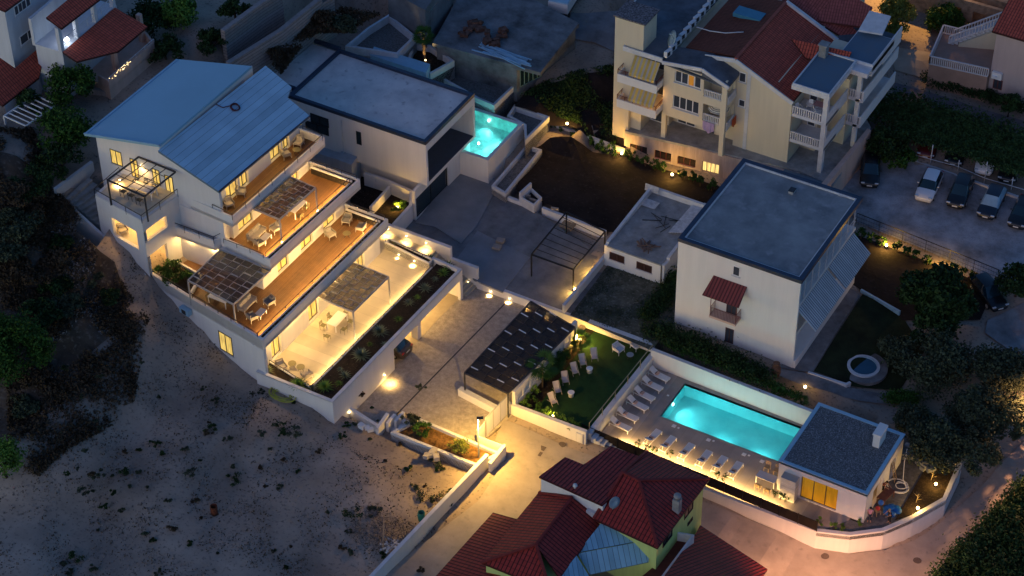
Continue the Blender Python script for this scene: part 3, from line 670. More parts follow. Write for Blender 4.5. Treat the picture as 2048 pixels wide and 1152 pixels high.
cc = [at(478, 415, 12.3), at(558, 438, 12.3), at(631, 376, 12.3), at(579, 354, 12.3)]
cc = [at(492, 412, 12.25), at(559, 439, 12.25), at(631, 376, 12.25), at(578, 353, 12.25)]
pergola('terrace_pergola', 'metal pergola with woven shade over the dining table on the third wooden terrace', cc, Z3, 12.25, 6, 9, ltmetal, openshade, [1, 2], seed=4)
cc = [at(634, 594, 5.75), at(706, 624, 5.75), at(777, 554, 5.75), at(706, 525, 5.75)]
pergola('terrace_pergola', 'metal pergola with woven shade over the tiled terrace beside the white table', cc, Z1, 5.75, 6, 9, ltmetal, openshade, [1, 2], seed=5)
cc = [at(929, 746, 2.75), at(1016, 787, 2.75), at(1150, 655, 2.75), at(1062, 603, 2.75)]
pergola('carport_pergola', 'wide carport pergola with dark woven shade panels beside the lawn wall', cc, 0, 2.75, 5, 12, dkmetal, carshade, [0, 1, 2, 3], seed=6)
cc = [at(1063, 509, 4.35), at(1147, 539, 4.35), at(1212, 463, 4.35), at(1133, 424, 4.35)]
# ================================================================ driveway, walls, lawn and pool court
def V2(x, y): return Vector((x, y))
_da, _db, _dc = at(704.5, 828.5, 0), at(934, 588, 0), at(1024, 838, 0)
pad([(690, 835), (752, 862), (781, 873), (952, 938), (1003, 905), (835, 825)], .6, drop=.9)
pad([(560, 760), (790, 560), (947, 560), (1170, 640), (1020, 830), (985, 905), (835, 835), (700, 850)], 0, drop=.25)
dr = MB(); dr.prism([at(700, 845, 0), at(704, 829, 0), at(790, 738, 0), at(791, 690, 0), at(934, 586, 0), V2(-3, -1.6), V2(8.6, -1.5), V2(8.3, -14.6), at(972, 876, 0), at(993, 904, .0), at(838, 834, 0), at(800, 822, 0), at(755, 862, 0)], -.3, .0)
struct(dr.build('driveway', drivem))
dl = MB(); a_, b_ = at(1010, 607, .004), at(789, 833, .004); dl.beam(a_, b_, .13, .008)
tag(dl.build('drain_channel', dkmetal), 'long dark slot drain running across the driveway from the boundary wall to the steps', 'drain')
# boundary wall north of the driveway, stepping down
def wallthing(name, label, paths, mat=None, cap=None, cat='wall', capw=.04):
    t = thing(name, label, cat)
    b = MB(); c = MB()
    for path, th, z0, z1, side in paths:
        b.wall(path, th, z0, z1, side=side)
        zz = z1 if isinstance(z1, (list, tuple)) else [z1] * len(path)
        c.wall(path, th + capw, [z + .002 for z in zz], [z + .04 for z in zz], side=side * th / (th + capw))
    b.build('wall', mat or white, t); c.build('coping', cap or cap_w, t)
    return t
wallthing('boundary_wall', 'white wall with round lamps stepping down beside the stairs and the driveway', [
    ([V2(-13.0, -1.45), V2(-5.55, -1.45)], .3, 0, 3.45, 1), ([V2(-5.55, -1.46), V2(-2.75, -1.46)], .3, 0, 2.2, 1), ([V2(-2.75, -1.62), V2(8.75, -1.62)], .3, -.3, .82, 1)])
wallthing('lawn_boundary_wall', 'white wall along the far edge of the artificial lawn', [([V2(8.76, -1.72), V2(15.2, -1.72)], .4, -.9, 1.0, 1)])
# stairs between the boundary wall and the terrace
st = thing('stair_flight', 'lit white stairs climbing between the boundary wall and the hotel planter', 'stairs')
for i in range(14):
    x1 = -2.9 - i * .30; MB().box(x1 - .31, x1, -3.1, -1.47, -.3, .17 * (i + 1)).build('step', tileT, st)
MB().box(-13, -7.1, -2.9, -1.47, 0, 2.55).build('landing', tileT, st)
# wall between driveway and lawn with niches
nw = thing('niche_wall', 'white wall with shallow niches between the carport and the palm bed', 'wall')
mb = MB(); x_ = at(1148, 642, 2.6).x
ys = [-14.1 + i * 1.24 for i in range(9)]
mb.holed(V2(x_, -14.1), V2(x_ + .25, -3.6), -.2, 2.55, .3, [(.45 + i * 1.15, 1.3 + i * 1.15, 1.15, 1.95) for i in range(8)])
mb.build('wall', white, nw)
mb = MB(); mb.wall([V2(x_ - .15, -14.1), V2(x_ + .10, -3.6)], .16, .0, 2.3); mb.build('niche_back', cap_w, nw)
# lawn
LZ = .22; DZ = -.8
pad([(1160, 645), (1310, 692), (1165, 862), (1020, 800)], LZ, drop=.4)
lw = MB(); lw.prism([V2(x_ + .9, -1.73), V2(15.1, -1.73), V2(15.0, -13.3), V2(x_ + 1.3, -13.3)], -.3, LZ); struct(lw.build('lawn', lawn_m))
lw = MB(); lw.prism([V2(x_ + .1, -1.73), V2(x_ + .9, -1.73), V2(x_ + 1.4, -13.4), V2(x_ + .1, -13.4)], -.3, LZ + .03); struct(lw.build('palm_bed', soil))
wallthing('street_wall', 'long plain white wall between the lawn and the street right of the gate', [([V2(7.75, -14.0), V2(15.2, -13.75)], .3, -1.2, [1.05, 1.0], -1)])
cb = thing('meter_box', 'pale flush meter cabinet on the street wall beside the slatted fence', 'meter box')
_y = -14.0
MB().box(14.35, 15.0, -14.16, -14.02, -.35, .7).build('cabinet', cap_w, cb); MB().box(14.42, 14.93, -14.18, -14.165, -.28, .63).build('door', white, cb)
wallthing('lawn_retaining_wall', 'pale wall carrying the long handrail between the lawn and the pool deck', [([V2(15.15, -13.4), V2(15.3, -1.75)], .42, -1.1, LZ + .1, 0)])
rl_ = thing('handrail', 'long lit handrail on posts along the wall above the pool deck', 'handrail')
rail(rl_, [Vector((15.1, -13.2, LZ + .12)), Vector((15.25, -1.9, LZ + .12))], 1.0, M('gold_lit_metal', (.45, .36, .20), .35, .05, 2, 0, metal=.6), gap=2.3, below=0, r=.03)  # golden light on the rail is put into the metal colour
# pool court
pad([(1170, 868), (1305, 700), (1640, 800), (1812, 885), (1922, 930), (1888, 996), (1824, 1032), (1768, 1058), (1700, 1067), (1633, 1059), (1400, 971)], DZ, drop=2.6)
pa, pb_, pc_, pd_ = at(1320, 832, DZ), at(1556, 922, DZ), at(1601, 856, DZ), at(1372, 765, DZ)
px0, px1 = (pa.x + pd_.x) / 2, px_r if False else (pb_.x + pc_.x) / 2
py0, py1 = (pa.y + pb_.y) / 2, (pd_.y + pc_.y) / 2
dx0, dy1 = 15.5, -2.35; fy = -13.75
phx0, phx1, phy0, phy1 = at(1558, 921, 2.5).x, at(1735, 990, 2.5).x, at(1735, 990, 2.5).y, at(1810, 868, 2.5).y
slots = striped('pool_deck_slabs', (.31, .27, .25), (.20, .175, .16), 0, .9, .012, .55, .0, noise_s=.7)
mb = MB(); T = DZ
_r = [at(a, b, DZ + .12).to_2d() + V2(0, .04) for a, b in [(1165, 868), (1633, 1063), (1700, 1071)]]
def ry(x): return _r[0].y + (_r[1].y - _r[0].y) * (x - _r[0].x) / (_r[1].x - _r[0].x)
mb.prism([(dx0, ry(dx0)), (px0, ry(px0)), (px0, dy1), (dx0, dy1)], T - .25, T); mb.prism([(px0, ry(px0)), (px1, ry(px1)), (px1, py0), (px0, py0)], T - .25, T); mb.box(px0, px1, py1, dy1, T - .25, T)
mb.prism([(px1, ry(px1)), _r[1], (_r[2].x - .8, phy0 - .3), (_r[2].x - .8, phy0 + .2), (phx1 - .2, phy0 + .2), (phx1 - .2, dy1), (px1, dy1)], T - .25, T)
struct(mb.build('pool_deck', slots))
struct(MB().box(dx0 + 1.4, phx0 + .5, py1 + .75, -2.36, T, T + .012).build('gravel_strip', gravel))
def pool(name, label, x0, x1, y0, y1, z, depth, tilem, group=None, lights=(), e=60, water=.12):
    t = thing(name, label, 'pool', group=group)
    mb = MB(); w_ = .18; zb = z - depth
    mb.face([(x0, y0, zb), (x1, y0, zb), (x1, y1, zb), (x0, y1, zb)])
    for a, b in [((x0, y0), (x1, y0)), ((x1, y0), (x1, y1)), ((x1, y1), (x0, y1)), ((x0, y1), (x0, y0))]:
        mb.face([(*a, zb), (*b, zb), (*b, z + .01), (*a, z + .01)])
    mb.raw = True; mb.build('basin', tilem, t)
    mb = MB(); mb.wall([V2(x0, y0), V2(x1, y0), V2(x1, y1), V2(x0, y1)], .22, z - .02, z + .012, closed=True, side=-1); mb.build('coping', deckgrey if name != 'terrace_pool' else cap_w, t)
    mb = MB(); mb.face([(x0, y0, z - water), (x1, y0, z - water), (x1, y1, z - water), (x0, y1, z - water)]); mb.raw = True
    mb.build('water', waterm, t)
    for (lx_, ly, dx_, dy_) in lights:
        f = MB(); f.lathe((lx_, ly, z - .6), [(.10, -.10), (.12, 0), (.10, .10)], 12).build('lamp', emis('pool_lamp', (.75, 1, .95), 6), t)
        spot(t, (lx_ + dx_ * .2, ly + dy_ * .2, z - .62), e, 130, 1, (.22, .90, .92), (dx_, dy_, -.25), .12)
    return t
waterm = bpy.data.materials.new('water'); waterm.use_nodes = True; n = waterm.node_tree
for q in list(n.nodes):
    if q.type != 'OUTPUT_MATERIAL': n.nodes.remove(q)
tr = n.nodes.new('ShaderNodeBsdfTransparent'); tr.inputs[0].default_value = (.80, .97, .97, 1); gl = n.nodes.new('ShaderNodeBsdfGlossy'); gl.inputs['Roughness'].default_value = .03
fr = n.nodes.new('ShaderNodeFresnel'); fr.inputs[0].default_value = 1.33; ms_ = n.nodes.new('ShaderNodeMixShader')
bz = n.nodes.new('ShaderNodeTexNoise'); bz.inputs['Scale'].default_value = 2.2; bp = n.nodes.new('ShaderNodeBump'); bp.inputs['Strength'].default_value = .15
n.links.new(bz.outputs[0], bp.inputs['Height']); n.links.new(bp.outputs[0], gl.inputs['Normal']); n.links.new(bp.outputs[0], fr.inputs['Normal'])
n.links.new(fr.outputs[0], ms_.inputs[0]); n.links.new(tr.outputs[0], ms_.inputs[1]); n.links.new(gl.outputs[0], ms_.inputs[2]); n.links.new(ms_.outputs[0], [q for q in n.nodes if q.type == 'OUTPUT_MATERIAL'][0].inputs[0])
tealtile = M('turquoise_pool_liner', (.34, .72, .72), .4, .12, .5, .0, col2=(.22, .62, .66))
W_ = px1 - px0
pool('swimming_pool', 'large lit turquoise rectangular pool in front of the gravel-roofed pool house', px0, px1, py0, py1, DZ, 1.45, tealtile,
     lights=[(px0 + W_ * .18, py0, 0, 1), (px0 + W_ * .50, py0, 0, 1), (px0 + W_ * .82, py0, 0, 1), (px0, py0 + 2.4, 1, 0)], e=75)
for i, (a, b) in enumerate([(1348, 852), (1357, 856), (1417, 880), (1427, 882), (1488, 909), (1498, 911), (1524, 923), (1336, 791)]):
    t = MB(); c = at(a, b, DZ); s_ = .17 if i % 2 == 0 else .09
    t.box(c.x - s_, c.x + s_, c.y - s_, c.y + s_, DZ + .002, DZ + .02)
    tag(t.build('skimmer_cover', whitem), 'white cover beside the large pool, ' + ['square, first from the steps', 'round, first from the steps', 'square, second from the steps', 'round, second from the steps', 'square, third from the steps', 'round, third from the steps', 'square, nearest the dining table', 'round, between loungers and pool'][i], 'cover', 'white covers around the large pool')
wallthing('pool_boundary_wall', 'long cream wall behind the large pool and its gravel strip', [([V2(15.3, -2.3), V2(phx0 + .4, -2.6)], .3, -1.4, [1.05, 1.0], 1)])
# steps from lawn to pool deck
st = thing('stair_flight', 'short flight of thin lit steps between the lawn wall and the lounger row', 'stairs')
for i in range(6):
    x1 = 15.45 + i * .42; MB().box(x1, x1 + .44, -13.55, -12.6, DZ - .1, LZ - .16 * (i + 1)).build('step', cap_w, st)
# street-side retaining wall and fence
R0 = [V2(15.3, -14.05), at(1222, 903, -.75).to_2d()]
rwp = [(1165, 868), (1400, 975), (1633, 1063), (1700, 1071), (1768, 1062), (1826, 1037), (1892, 1000), (1924, 930), (1809, 885)]
rw = [at(a, b, DZ + .12).to_2d() for a, b in rwp]
wallthing('pool_street_wall', 'long curved cream retaining wall below the pool terrace along the street', [(rw[:3], .25, -4.5, DZ + .1, 1), (rw[2:8], .3, -4.5, [DZ + .12, DZ + .14, DZ + .14, DZ + .14, DZ + .16, DZ + .5], 1)])
wallthing('garden_end_wall', 'pale wall closing the dark planting bed behind the pool house', [([rw[7], at(1812, 885, DZ + .5).to_2d()], .3, -3, DZ + .5, 1)])
mb = MB(); mb.prism([V2(phx1 - 4.2, phy0 - .1), V2(phx1 - .2, phy0 - .1), V2(phx1 - .2, phy1), at(1812, 885, DZ).to_2d(), rw[7], rw[6], rw[5], rw[4], rw[3], rw[2]], DZ - .4, DZ - .03); struct(mb.build('side_court', M('court_gravel', (.13, .13, .14), .95, .3, 3, .5)))
mb = MB(); mb.prism([at(1855, 930, DZ), at(1912, 945, DZ), at(1890, 992, DZ), at(1828, 1028, DZ), at(1790, 1040, DZ)], DZ - .3, DZ + .03); struct(mb.build('planting_bed', soil))
fe = thing('slat_fence', 'dark brown horizontal slat fence on the retaining wall below the loungers', 'fence')
fa_, fb_ = Vector((rw[0].x, rw[0].y, DZ + .15)), Vector((rw[2].x, rw[2].y, DZ + .15)); fd_ = (fb_ - fa_)
mb = MB()
for i in range(8): mb.beam(fa_ + Vector((0, .05, .06 + i * .135)), fb_ + Vector((0, .05, .06 + i * .135)), .03, .115)
mb.build('slat_panel', M('fence_brown', (.018, .012, .010), .8, .3, 3, .1), fe)
for i in range(14):
    p = fa_ + fd_ * (i / 13); MB().beam(p, p + Vector((0, 0, 1.2)), .07).build('post', blackm, fe)
# LED strip behind the fence
ls = thing('ground_led_strip', 'glowing warm strip light on the paving behind the slat fence', 'light strip')
sa, sb = fa_ + Vector((3.2, .35, -.08)), fb_ + Vector((-3.5, .35, -.08))
MB().beam(sa, sb, .03, .02).build('tube', strip_m, ls)
k = 5
for i in range(k): strip_light(ls, sa.lerp(sb, i / k) + Vector((0, .25, .34)), sa.lerp(sb, (i + 1) / k) + Vector((0, .25, .34)), 95, direction=(0, .5, -1))
ph = thing('pool_house', 'small flat gravel-roofed pool house with a lit glass front and a chimney', 'pool house')
ZT = 2.5
mb = MB(); f0, f1 = V2(phx0 + .05, phy0 + .05), V2(phx1 - .05, phy0 + .05)
gt0, gz0 = on(1600, 1000, f0, f1); gt1, gz1 = on(1675, 965, f0, f1)
gt0 = on(1602, 965, f0, f1)[0]; gt1 = on(1674, 1000, f0, f1)[0]
mb.holed(f0, f1, DZ, ZT - .2, .3, [(gt0, gt1, DZ + .08, 1.75)], cap=(False, False))
mb.holed(f1, V2(phx1 - .05, phy1 - .05), DZ, ZT - .2, .3, [(1.6, 3.4, DZ + .05, 1.4), (5.2, 6.4, DZ + .05, 1.4)], cap=(False, False))
mb.holed(V2(phx1 - .05, phy1 - .05), V2(phx0 + .05, phy1 - .05), DZ, ZT - .2, .3, [], cap=(False, False))
mb.holed(V2(phx0 + .05, phy1 - .05), V2(phx0 + .05, phy0 + 2.2), DZ, ZT - .2, .3, [])
mb.build('wall', white, ph)
MB().box(phx0 + .3, phx1 - .3, phy0 + .3, phy1 - .3, DZ - .05, DZ + .02).build('floor', tileT, ph)
MB().box(phx0 + 1.2, phx1 - 1.0, phy0 + 3.4, phy0 + 3.6, DZ, 2.3).build('inner_wall', M('ochre_wall', (.60, .36, .05), .8, .1, 1, 0), ph)
go = glass_mat('clear_glass', (1, 1, 1)); nb = go.node_tree.nodes['Principled BSDF']; nb.inputs['Alpha'].default_value = .25; nb.inputs['Base Color'].default_value = (.7, .5, .15, 1)
win(ph, f0, f1, gt0, gt1, DZ + .08, 1.75, emis('lit_ochre_glass', (1.0, .50, .02), .12, True), depth=.2, div=3, name='glazed_door', fw=.05)
MB().box(phx0, phx1, phy0, phy1, ZT - .22, ZT - .05).build('roof_slab', cap_w, ph)
mb = MB(); mb.wall([V2(phx0, phy0), V2(phx1, phy0), V2(phx1, phy1), V2(phx0, phy1)], .32, ZT - .22, ZT + .02, closed=True, side=1); mb.build('coping', paleblue, ph)
MB().box(phx0 + .3, phx1 - .3, phy0 + .3, phy1 - .3, ZT - .06, ZT - .04).build('roof_gravel', gravelblue, ph)
cx_ = at(1755, 890, ZT); mb = MB(); mb.box(cx_.x - .35, cx_.x + .25, cx_.y - .3, cx_.y + 1.1, ZT - .1, ZT + 1.25); mb.box(cx_.x - .42, cx_.x + .32, cx_.y - .37, cx_.y + 1.17, ZT + 1.25, ZT + 1.42); mb.build('chimney', white, ph)
sf = MB(); c0 = at(1590, 972, DZ); sf.box(phx0 + .6, gt0 + f0.x - .15, phy0 - .75, phy0 + .0, DZ, ZT - .9); sf.build('louvred_cabinet', striped('white_louvres', (.62, .60, .56), (.40, .38, .35), 2, .16, .12, .7, .4), ph)
point(ph, (f0.x + (gt0 + gt1) / 2, phy0 + 1.8, 1.4), 40)
for i, (a, b) in enumerate([(1617, 905), (1657, 925), (1697, 942)]): pass
# garden wall left of the pool house roof is the boundary wall; small right-hand court objects come later
# ================================================================ parcel wall, entry planters and gate
wallthing('parcel_wall', 'long straight pale wall between the bare lot and the street at the bottom of the picture', [([at(977, 910, 1.4).to_2d(), at(737, 1156, 1.4).to_2d() + V2(0, -3)], .28, -1.5, 1.4, -1)])
pl_ = thing('entry_planter', 'low white planter box with brown mulch beside the street lamp', 'planter')
e0, e1, e2, e3 = [at(a, b, .85).to_2d() for a, b in [(781, 864), (952, 931), (1003, 906), (836, 834)]]
mb = MB(); mb.wall([e0, e1, V2(e2.x, e2.y), e3], .25, -.6, .85, closed=True, side=1); mb.build('wall', cap_w, pl_)
MB().prism([e0, e1, e2, e3], -.5, .55).build('mulch', mulch, pl_)
es = thing('stepped_stub_wall', 'three parallel white stub walls beside the entrance steps', 'wall')
for a, b, z in [((775, 826), (754, 856), .95), ((790, 828), (774, 846), .75), ((807, 823), (790, 842), .6)]:
    m_ = MB(); m_.wall([at(*a, z).to_2d(), at(*b, z).to_2d()], .28, -.4, z, side=0); m_.build('stub', white, es)
m_ = MB(); m_.wall([at(664, 806, .4).to_2d() + V2(.05, .1), at(752, 853, .9).to_2d()], .3, -.6, [.9, .95], side=1); m_.build('stub', white, es)
sp = thing('stair_flight', 'small shadowed entrance steps between the stub walls and the entry planter', 'stairs')
for i in range(5):
    a = at(800 - i * 9, 836 + i * 7, 0); MB().cbox((a.x, a.y - .1, -.28 - i * .1), (1.7, .42, .5)).build('step', white, sp)
gt = thing('sliding_gate', 'white panelled sliding gate at the entrance to the driveway', 'gate')
ga0, ga1 = at(1014.5, 829, 0), at(972, 874, 0)
gdir = (ga1 - ga0).normalized()
m_ = MB(); m_.beam(ga0 + Vector((0, 0, 1.08)), ga1 + Vector((0, 0, 1.08)), .05, 2.1); m_.build('panel', white, gt)
m_ = MB()
for u in (0, .33, .66, 1): p = ga0.lerp(ga1, u); m_.beam(p + Vector((0, 0, .02)), p + Vector((0, 0, 2.2)), .08, .09)
m_.beam(ga0 + Vector((0, 0, 2.18)), ga1 + Vector((0, 0, 2.18)), .08); m_.beam(ga0 + Vector((0, 0, .05)), ga1 + Vector((0, 0, .05)), .07); m_.build('gate_frame', ltmetal, gt)
pg = thing('pedestrian_gate', 'narrow white side gate between the sliding gate and the planter', 'gate')
h0, h1 = at(970, 877, 0), at(956, 893, 0)
m_ = MB(); m_.beam(h0 + Vector((0, 0, .95)), h1 + Vector((0, 0, .95)), .06, 1.85); m_.build('panel', white, pg)
m_ = MB(); m_.beam(h0, h0 + Vector((0, 0, 2.0)), .12); m_.beam(h1, h1 + Vector((0, 0, 2.0)), .12); m_.build('post', ltmetal, pg)
sg = thing('louvred_screen', 'low white louvred screen wall beside the entry planter', 'screen')
m_ = MB(); s0_, s1_ = at(958, 893, 0), at(1009, 912, 0)
for i in range(9): m_.beam(s0_ + Vector((0, 0, .12 + i * .13)), s1_ + Vector((0, 0, .12 + i * .13)), .05, .09)
m_.build('slats', whitem, sg); m_ = MB(); m_.beam(s1_, s1_ + Vector((0, 0, 1.3)), .2); m_.beam(s0_, s0_ + Vector((0, 0, 1.2)), .1); m_.build('post', white, sg)
ew = wallthing('stepped_end_wall', 'short stepped white wall with a utility box beside the street', [([at(1008, 891, 1.3).to_2d(), at(979, 922, 1.3).to_2d()], .28, -.8, [1.3, 1.0], 0)])
lwt = wallthing('low_divider_wall', 'low free-standing white wall on the driveway in front of the carport', [([at(919, 776, .75).to_2d(), at(991, 814, .75).to_2d()], .45, -.1, .75, 0)])
# ================================================================ patio of the modern house
PZ = .85
pad([(760, 400), (900, 300), (1000, 330), (1210, 460), (1130, 620), (960, 550), (910, 540), (770, 450)], PZ, drop=.4)
mb = MB(); mb.prism([V2(-13.5, -1.1), V2(8.3, -1.28), V2(7.6, 6.4), at(1030, 395, PZ).to_2d(), at(925, 350, PZ).to_2d(), V2(-14, 12)], .2, PZ); struct(mb.build('patio', patiom))
mb = MB(); mb.prism([at(a, b, PZ + .01) for a, b in [(830, 447), (905, 352), (960, 343), (1000, 365), (952, 455), (922, 488), (870, 455)]], PZ - .1, PZ + .10); struct(mb.build('patio_slab', M('smooth_screed', (.23, .24, .26), .8, .15, .4, .1)))
mb = MB(); mb.prism([at(a, b, PZ + .01) for a, b in [(912, 520), (955, 462), (1060, 515), (1005, 585), (948, 560)]], PZ - .1, PZ + .05); struct(mb.build('patio_slab', M('smooth_screed', (0, 0, 0), .8)))
wallthing('patio_kerb_wall', 'low pale kerb wall between the grey patio and the bare garden', [([at(1008, 388, PZ + .5).to_2d(), at(1060, 408, PZ + .5).to_2d()], .3, 0, PZ + .35, 0), ([at(1085, 415, PZ + .5).to_2d(), at(1212, 463, PZ + .5).to_2d()], .25, 0, PZ + .5, 0)])
bx = thing('concrete_trough', 'small open white concrete trough at the corner of the patio', 'trough')
c = [at(a, b, PZ + 1.1).to_2d() for a, b in [(1040, 392), (1062, 372), (1084, 392), (1068, 408)]]
m_ = MB(); m_.wall(c, .16, .3, PZ + .95, closed=True, side=-1); m_.build('wall', cap_w, bx)
m_ = MB(); m_.wall([c[0], c[1]], .2, .3, PZ + 1.5, side=0); m_.build('wing_wall', pinkw if False else cap_w, bx)
wy = wallthing('yard_wall', 'slim white wall lit by two ground lamps between the patio and the weedy yard', [([at(1215, 505, PZ + .8).to_2d(), at(1127, 612, PZ + .8).to_2d()], .25, 0, PZ + .85, 0)])
cc = [at(1063, 509, PZ + 2.55), at(1147, 539, PZ + 2.55), at(1210, 463, PZ + 2.55), at(1133, 424, PZ + 2.55)]
pergola('bare_pergola', 'bare black steel pergola frame without a roof on the grey patio', cc, PZ, PZ + 2.55, 1, 8, blackm, None, [0, 1, 2, 3], slat=False)
# ================================================================ modern house
def wpad(x0, x1, y0, y1, z): PADS.append(([(x0, y0), (x1, y0), (x1, y1), (x0, y1)], z))
wpad(-33.5, -10.5, -4.4, 13.6, 1.6); wpad(-14, -2.6, -5.2, -1.15, -.4); wpad(-24, -5, 10.5, 24, 1.9); wpad(-34, -20, 13, 21, 4.5); wpad(-33, -29, -22, -16, 7.5)
pad([(540, 180), (640, 78), (700, 40), (780, 20), (1040, 160), (950, 300), (880, 470), (660, 330), (560, 240)], 3, drop=.6)
mh = thing('modern_house', 'modern white flat-roofed house with a cantilevered upper floor next to the hotel', 'house')
MX0, MX1, MY0, MY1, MT = -26.7, -11.5, 4.35, 13.1, 9.4
m_ = MB()
m_.box(MX0, MX1 - 2.6, MY0 + .02, MY1, 4.3, MT - .35); m_.box(MX1 - 2.6, MX1 - .01, MY0 + .02, MY0 + .3, 4.31, MT - .3); m_.box(MX1 - 2.6, MX1 - .01, MY1 - .35, MY1, 4.31, MT - .3)
m_.box(MX1 - .3, MX1 - .012, MY0 + .3, MY1 - .35, MT - 1.15, MT - .3); m_.box(MX1 - 2.6, MX1 - .012, MY0 + .3, MY1 - .35, 4.3, 4.6); m_.build('upper_wall', white, mh)
MB().box(MX1 - 2.6, MX1 - .04, MY0 + .3, MY1 - .35, 4.6, 4.66).build('loggia_floor', M('slate_screen', (.05, .06, .085), .5, .1, 2, 0), mh)
m_ = MB(); P_ = [V2(MX0 - 6, MY0 + 1), V2(MX0, MY0 + 1), V2(MX0, MY0), V2(MX1, MY0), V2(MX1, MY1), V2(MX0 - 6, MY1)]
m_.wall([V2(MX0, MY0), V2(MX1, MY0), V2(MX1, MY1), V2(MX0, MY1)], .35, MT - .35, MT, closed=True, side=1); m_.wall([V2(MX0, MY1), V2(MX0 - 5.2, MY1), V2(MX0 - 5.2, MY0 + 1.5), V2(MX0 - .1, MY0 + 1.5)], .35, MT - .35, MT - .01, side=-1); m_.build('coping', navy, mh)
MB().box(MX0, MX1 - .2, MY0 + .2, MY1 - .2, MT - .5, MT - .27).build('roof', roofgrey, mh)
MB().box(MX0 - 5, MX0, MY0 + 1.6, MY1 - .2, 5, MT - .32).build('rear_wing', roofgrey, mh)
for y in (MY0 + 3, MY0 + 4.6, MY0 + 6.2): MB().box(MX0 - 5.6, MX0 - 5.2, y, y + 1, MT - .3, MT - .12).build('roof_vent', cap_w, mh)
gfx = at(832, 441, PZ).x; gfy = at(832, 441, PZ).y
m_ = MB(); t1_ = tof(835, 436, PZ, V2(gfx, gfy), V2(gfx, 20)); t2_ = at(895, 372, PZ).y - gfy
m_.holed(V2(gfx, gfy), V2(gfx, MY1), PZ - .2, 4.3, .3, [(.15, t2_, PZ + .05, 3.3)]); m_.box(-24, gfx - .3, gfy + 2, MY1, 0, 4.3); m_.build('ground_wall', white, mh)
win(mh, V2(gfx, gfy), V2(gfx, MY1), .15, t2_, PZ + .05, 3.3, darkglass, blackm, depth=.2, div=2, name='sliding_window')
g_ = (V2(MX0, MY0 + .02), V2(MX1, MY0 + .02))
def mwin(bl, tr, div=1): 
    t0, z0 = on(*bl, *g_); t1, z1 = on(*tr, *g_); win(mh, g_[0], g_[1], t0, t1, z0, z1, darkglass, blackm, div=div, proud=True)
mwin((714, 287), (722, 265)); mwin((622, 243), (657, 238), 2); mwin((612, 256), (657, 256), 2)
pp = at(684, 238, 9); m_ = MB(); tt, z_ = on(684, 240, *g_); m_.tube([(MX0 + tt, MY0 - .1, z_), (MX0 + tt, MY0 - .1, 4.4), (MX0 + tt - 1.0, MY0 - .7, 3.6), (MX0 + tt - 1, MY0 - .75, 2)], .06, 8); m_.build('downpipe', cap_w, mh)
m_ = MB(); m_.prism([at(a, b, 4.6) for a, b in [(616, 278), (650, 266), (692, 292), (672, 318), (612, 300)]], 1.5, 4.6); m_.prism([at(a, b, 4.9) for a, b in [(672, 318), (690, 293), (720, 304), (703, 330)]], 1.5, 4.9); m_.build('side_annex', M('blue_grey_render', (.42, .43, .46), .85, .1, 1, .1), mh)
pe = thing('courtyard_planter', 'sunken planter court with a lit bush beside the hotel and the modern house', 'planter')
c = [at(a, b, 3.0).to_2d() for a, b in [(743, 420), (780, 376), (824, 380), (822, 408), (787, 448)]]
m_ = MB(); m_.wall([at(a, b, 3.4).to_2d() for a, b in [(729, 345), (770, 358), (824, 382)]], .3, 0, 3.4); m_.wall([at(a, b, 3.0).to_2d() for a, b in [(741, 414), (779, 372)]], .25, 0, 3.0); m_.wall([at(824, 382, 3.4).to_2d(), at(821, 412, 2.6).to_2d(), at(787, 448, 2.6).to_2d()], .3, 0, [3.4, 2.7, 2.6]); m_.build('wall', white, pe)
MB().prism([at(a, b, 2.0) for a, b in [(741, 425), (779, 385), (824, 402), (822, 414), (787, 450), (768, 445)]], 0, 2.0).build('planting_bed', soil, pe)
struct(MB().prism([at(a, b, 2.0) for a, b in [(722, 345), (825, 385), (779, 385), (741, 425), (700, 400)]], 0, 1.98).build('court_floor', soil))
# raised pool
RZ = 3.7
rx1 = at(976, 321, RZ).x; ry0 = at(976, 321, RZ).y; ry1 = at(1047, 247, RZ).y; rx0 = -14.6
mp = thing('pool_terrace', 'raised white pool tank and gravel terraces behind the modern house', 'terrace')
m_ = MB(); m_.wall([V2(rx0 - .6, ry0), V2(rx1, ry0), V2(rx1, ry1), V2(rx0 - .6, ry1)], .34, 0, RZ, closed=True, side=1); m_.build('tank_wall', white, mp)
pool('terrace_pool', 'smaller lit turquoise pool raised beside the modern white house', rx0 - .2, rx1 - .36, ry0 + .36, ry1 - .36, RZ - .02, 1.3, M('pale_mosaic', (.45, .78, .72), .4, .25, 1.5, 0), lights=[(rx0 + 2.0, ry1 - .5, .1, -1), (rx1 - 1.6, ry0 + .5, -.2, 1), (rx1 - .5, ry1 - 2.5, -1, -.2), (-11.6, ry0 + 2.6, 1, .3)], e=70, water=.1)  # the mid-basin lamp is an added fill for the dark centre
MB().prism([V2(rx0 - .6, ry0 + .3), V2(rx1 - .3, ry0 + .3), V2(rx1 - .3, ry1 - .3), V2(rx0 - .6, ry1 - .3)], RZ - 2, RZ - 1.35).build('tank_floor', white, mp)
def walled(zt, zf, px, bedmat, z0=0, th=.25, open_=()):
    c = [at(a, b, zt).to_2d() for a, b in px]; m_ = MB(); m_.wall(c, th, z0, zt, closed=True, side=1); m_.build('wall', cap_w, mp)
    MB().prism(c, z0, zf).build('gravel_bed', bedmat, mp)
walled(4.7, 4.1, [(988, 211), (1029, 172), (1028, 160), (909, 121), (880, 155), (955, 197)], gravel)
walled(3.6, 3.0, [(1050, 281), (1099, 233), (1029, 209), (1014, 231), (1048, 250)], gravel)
walled(1.9, 1.5, [(1011, 388), (1084, 299), (1053, 289), (983, 371)], gravel)
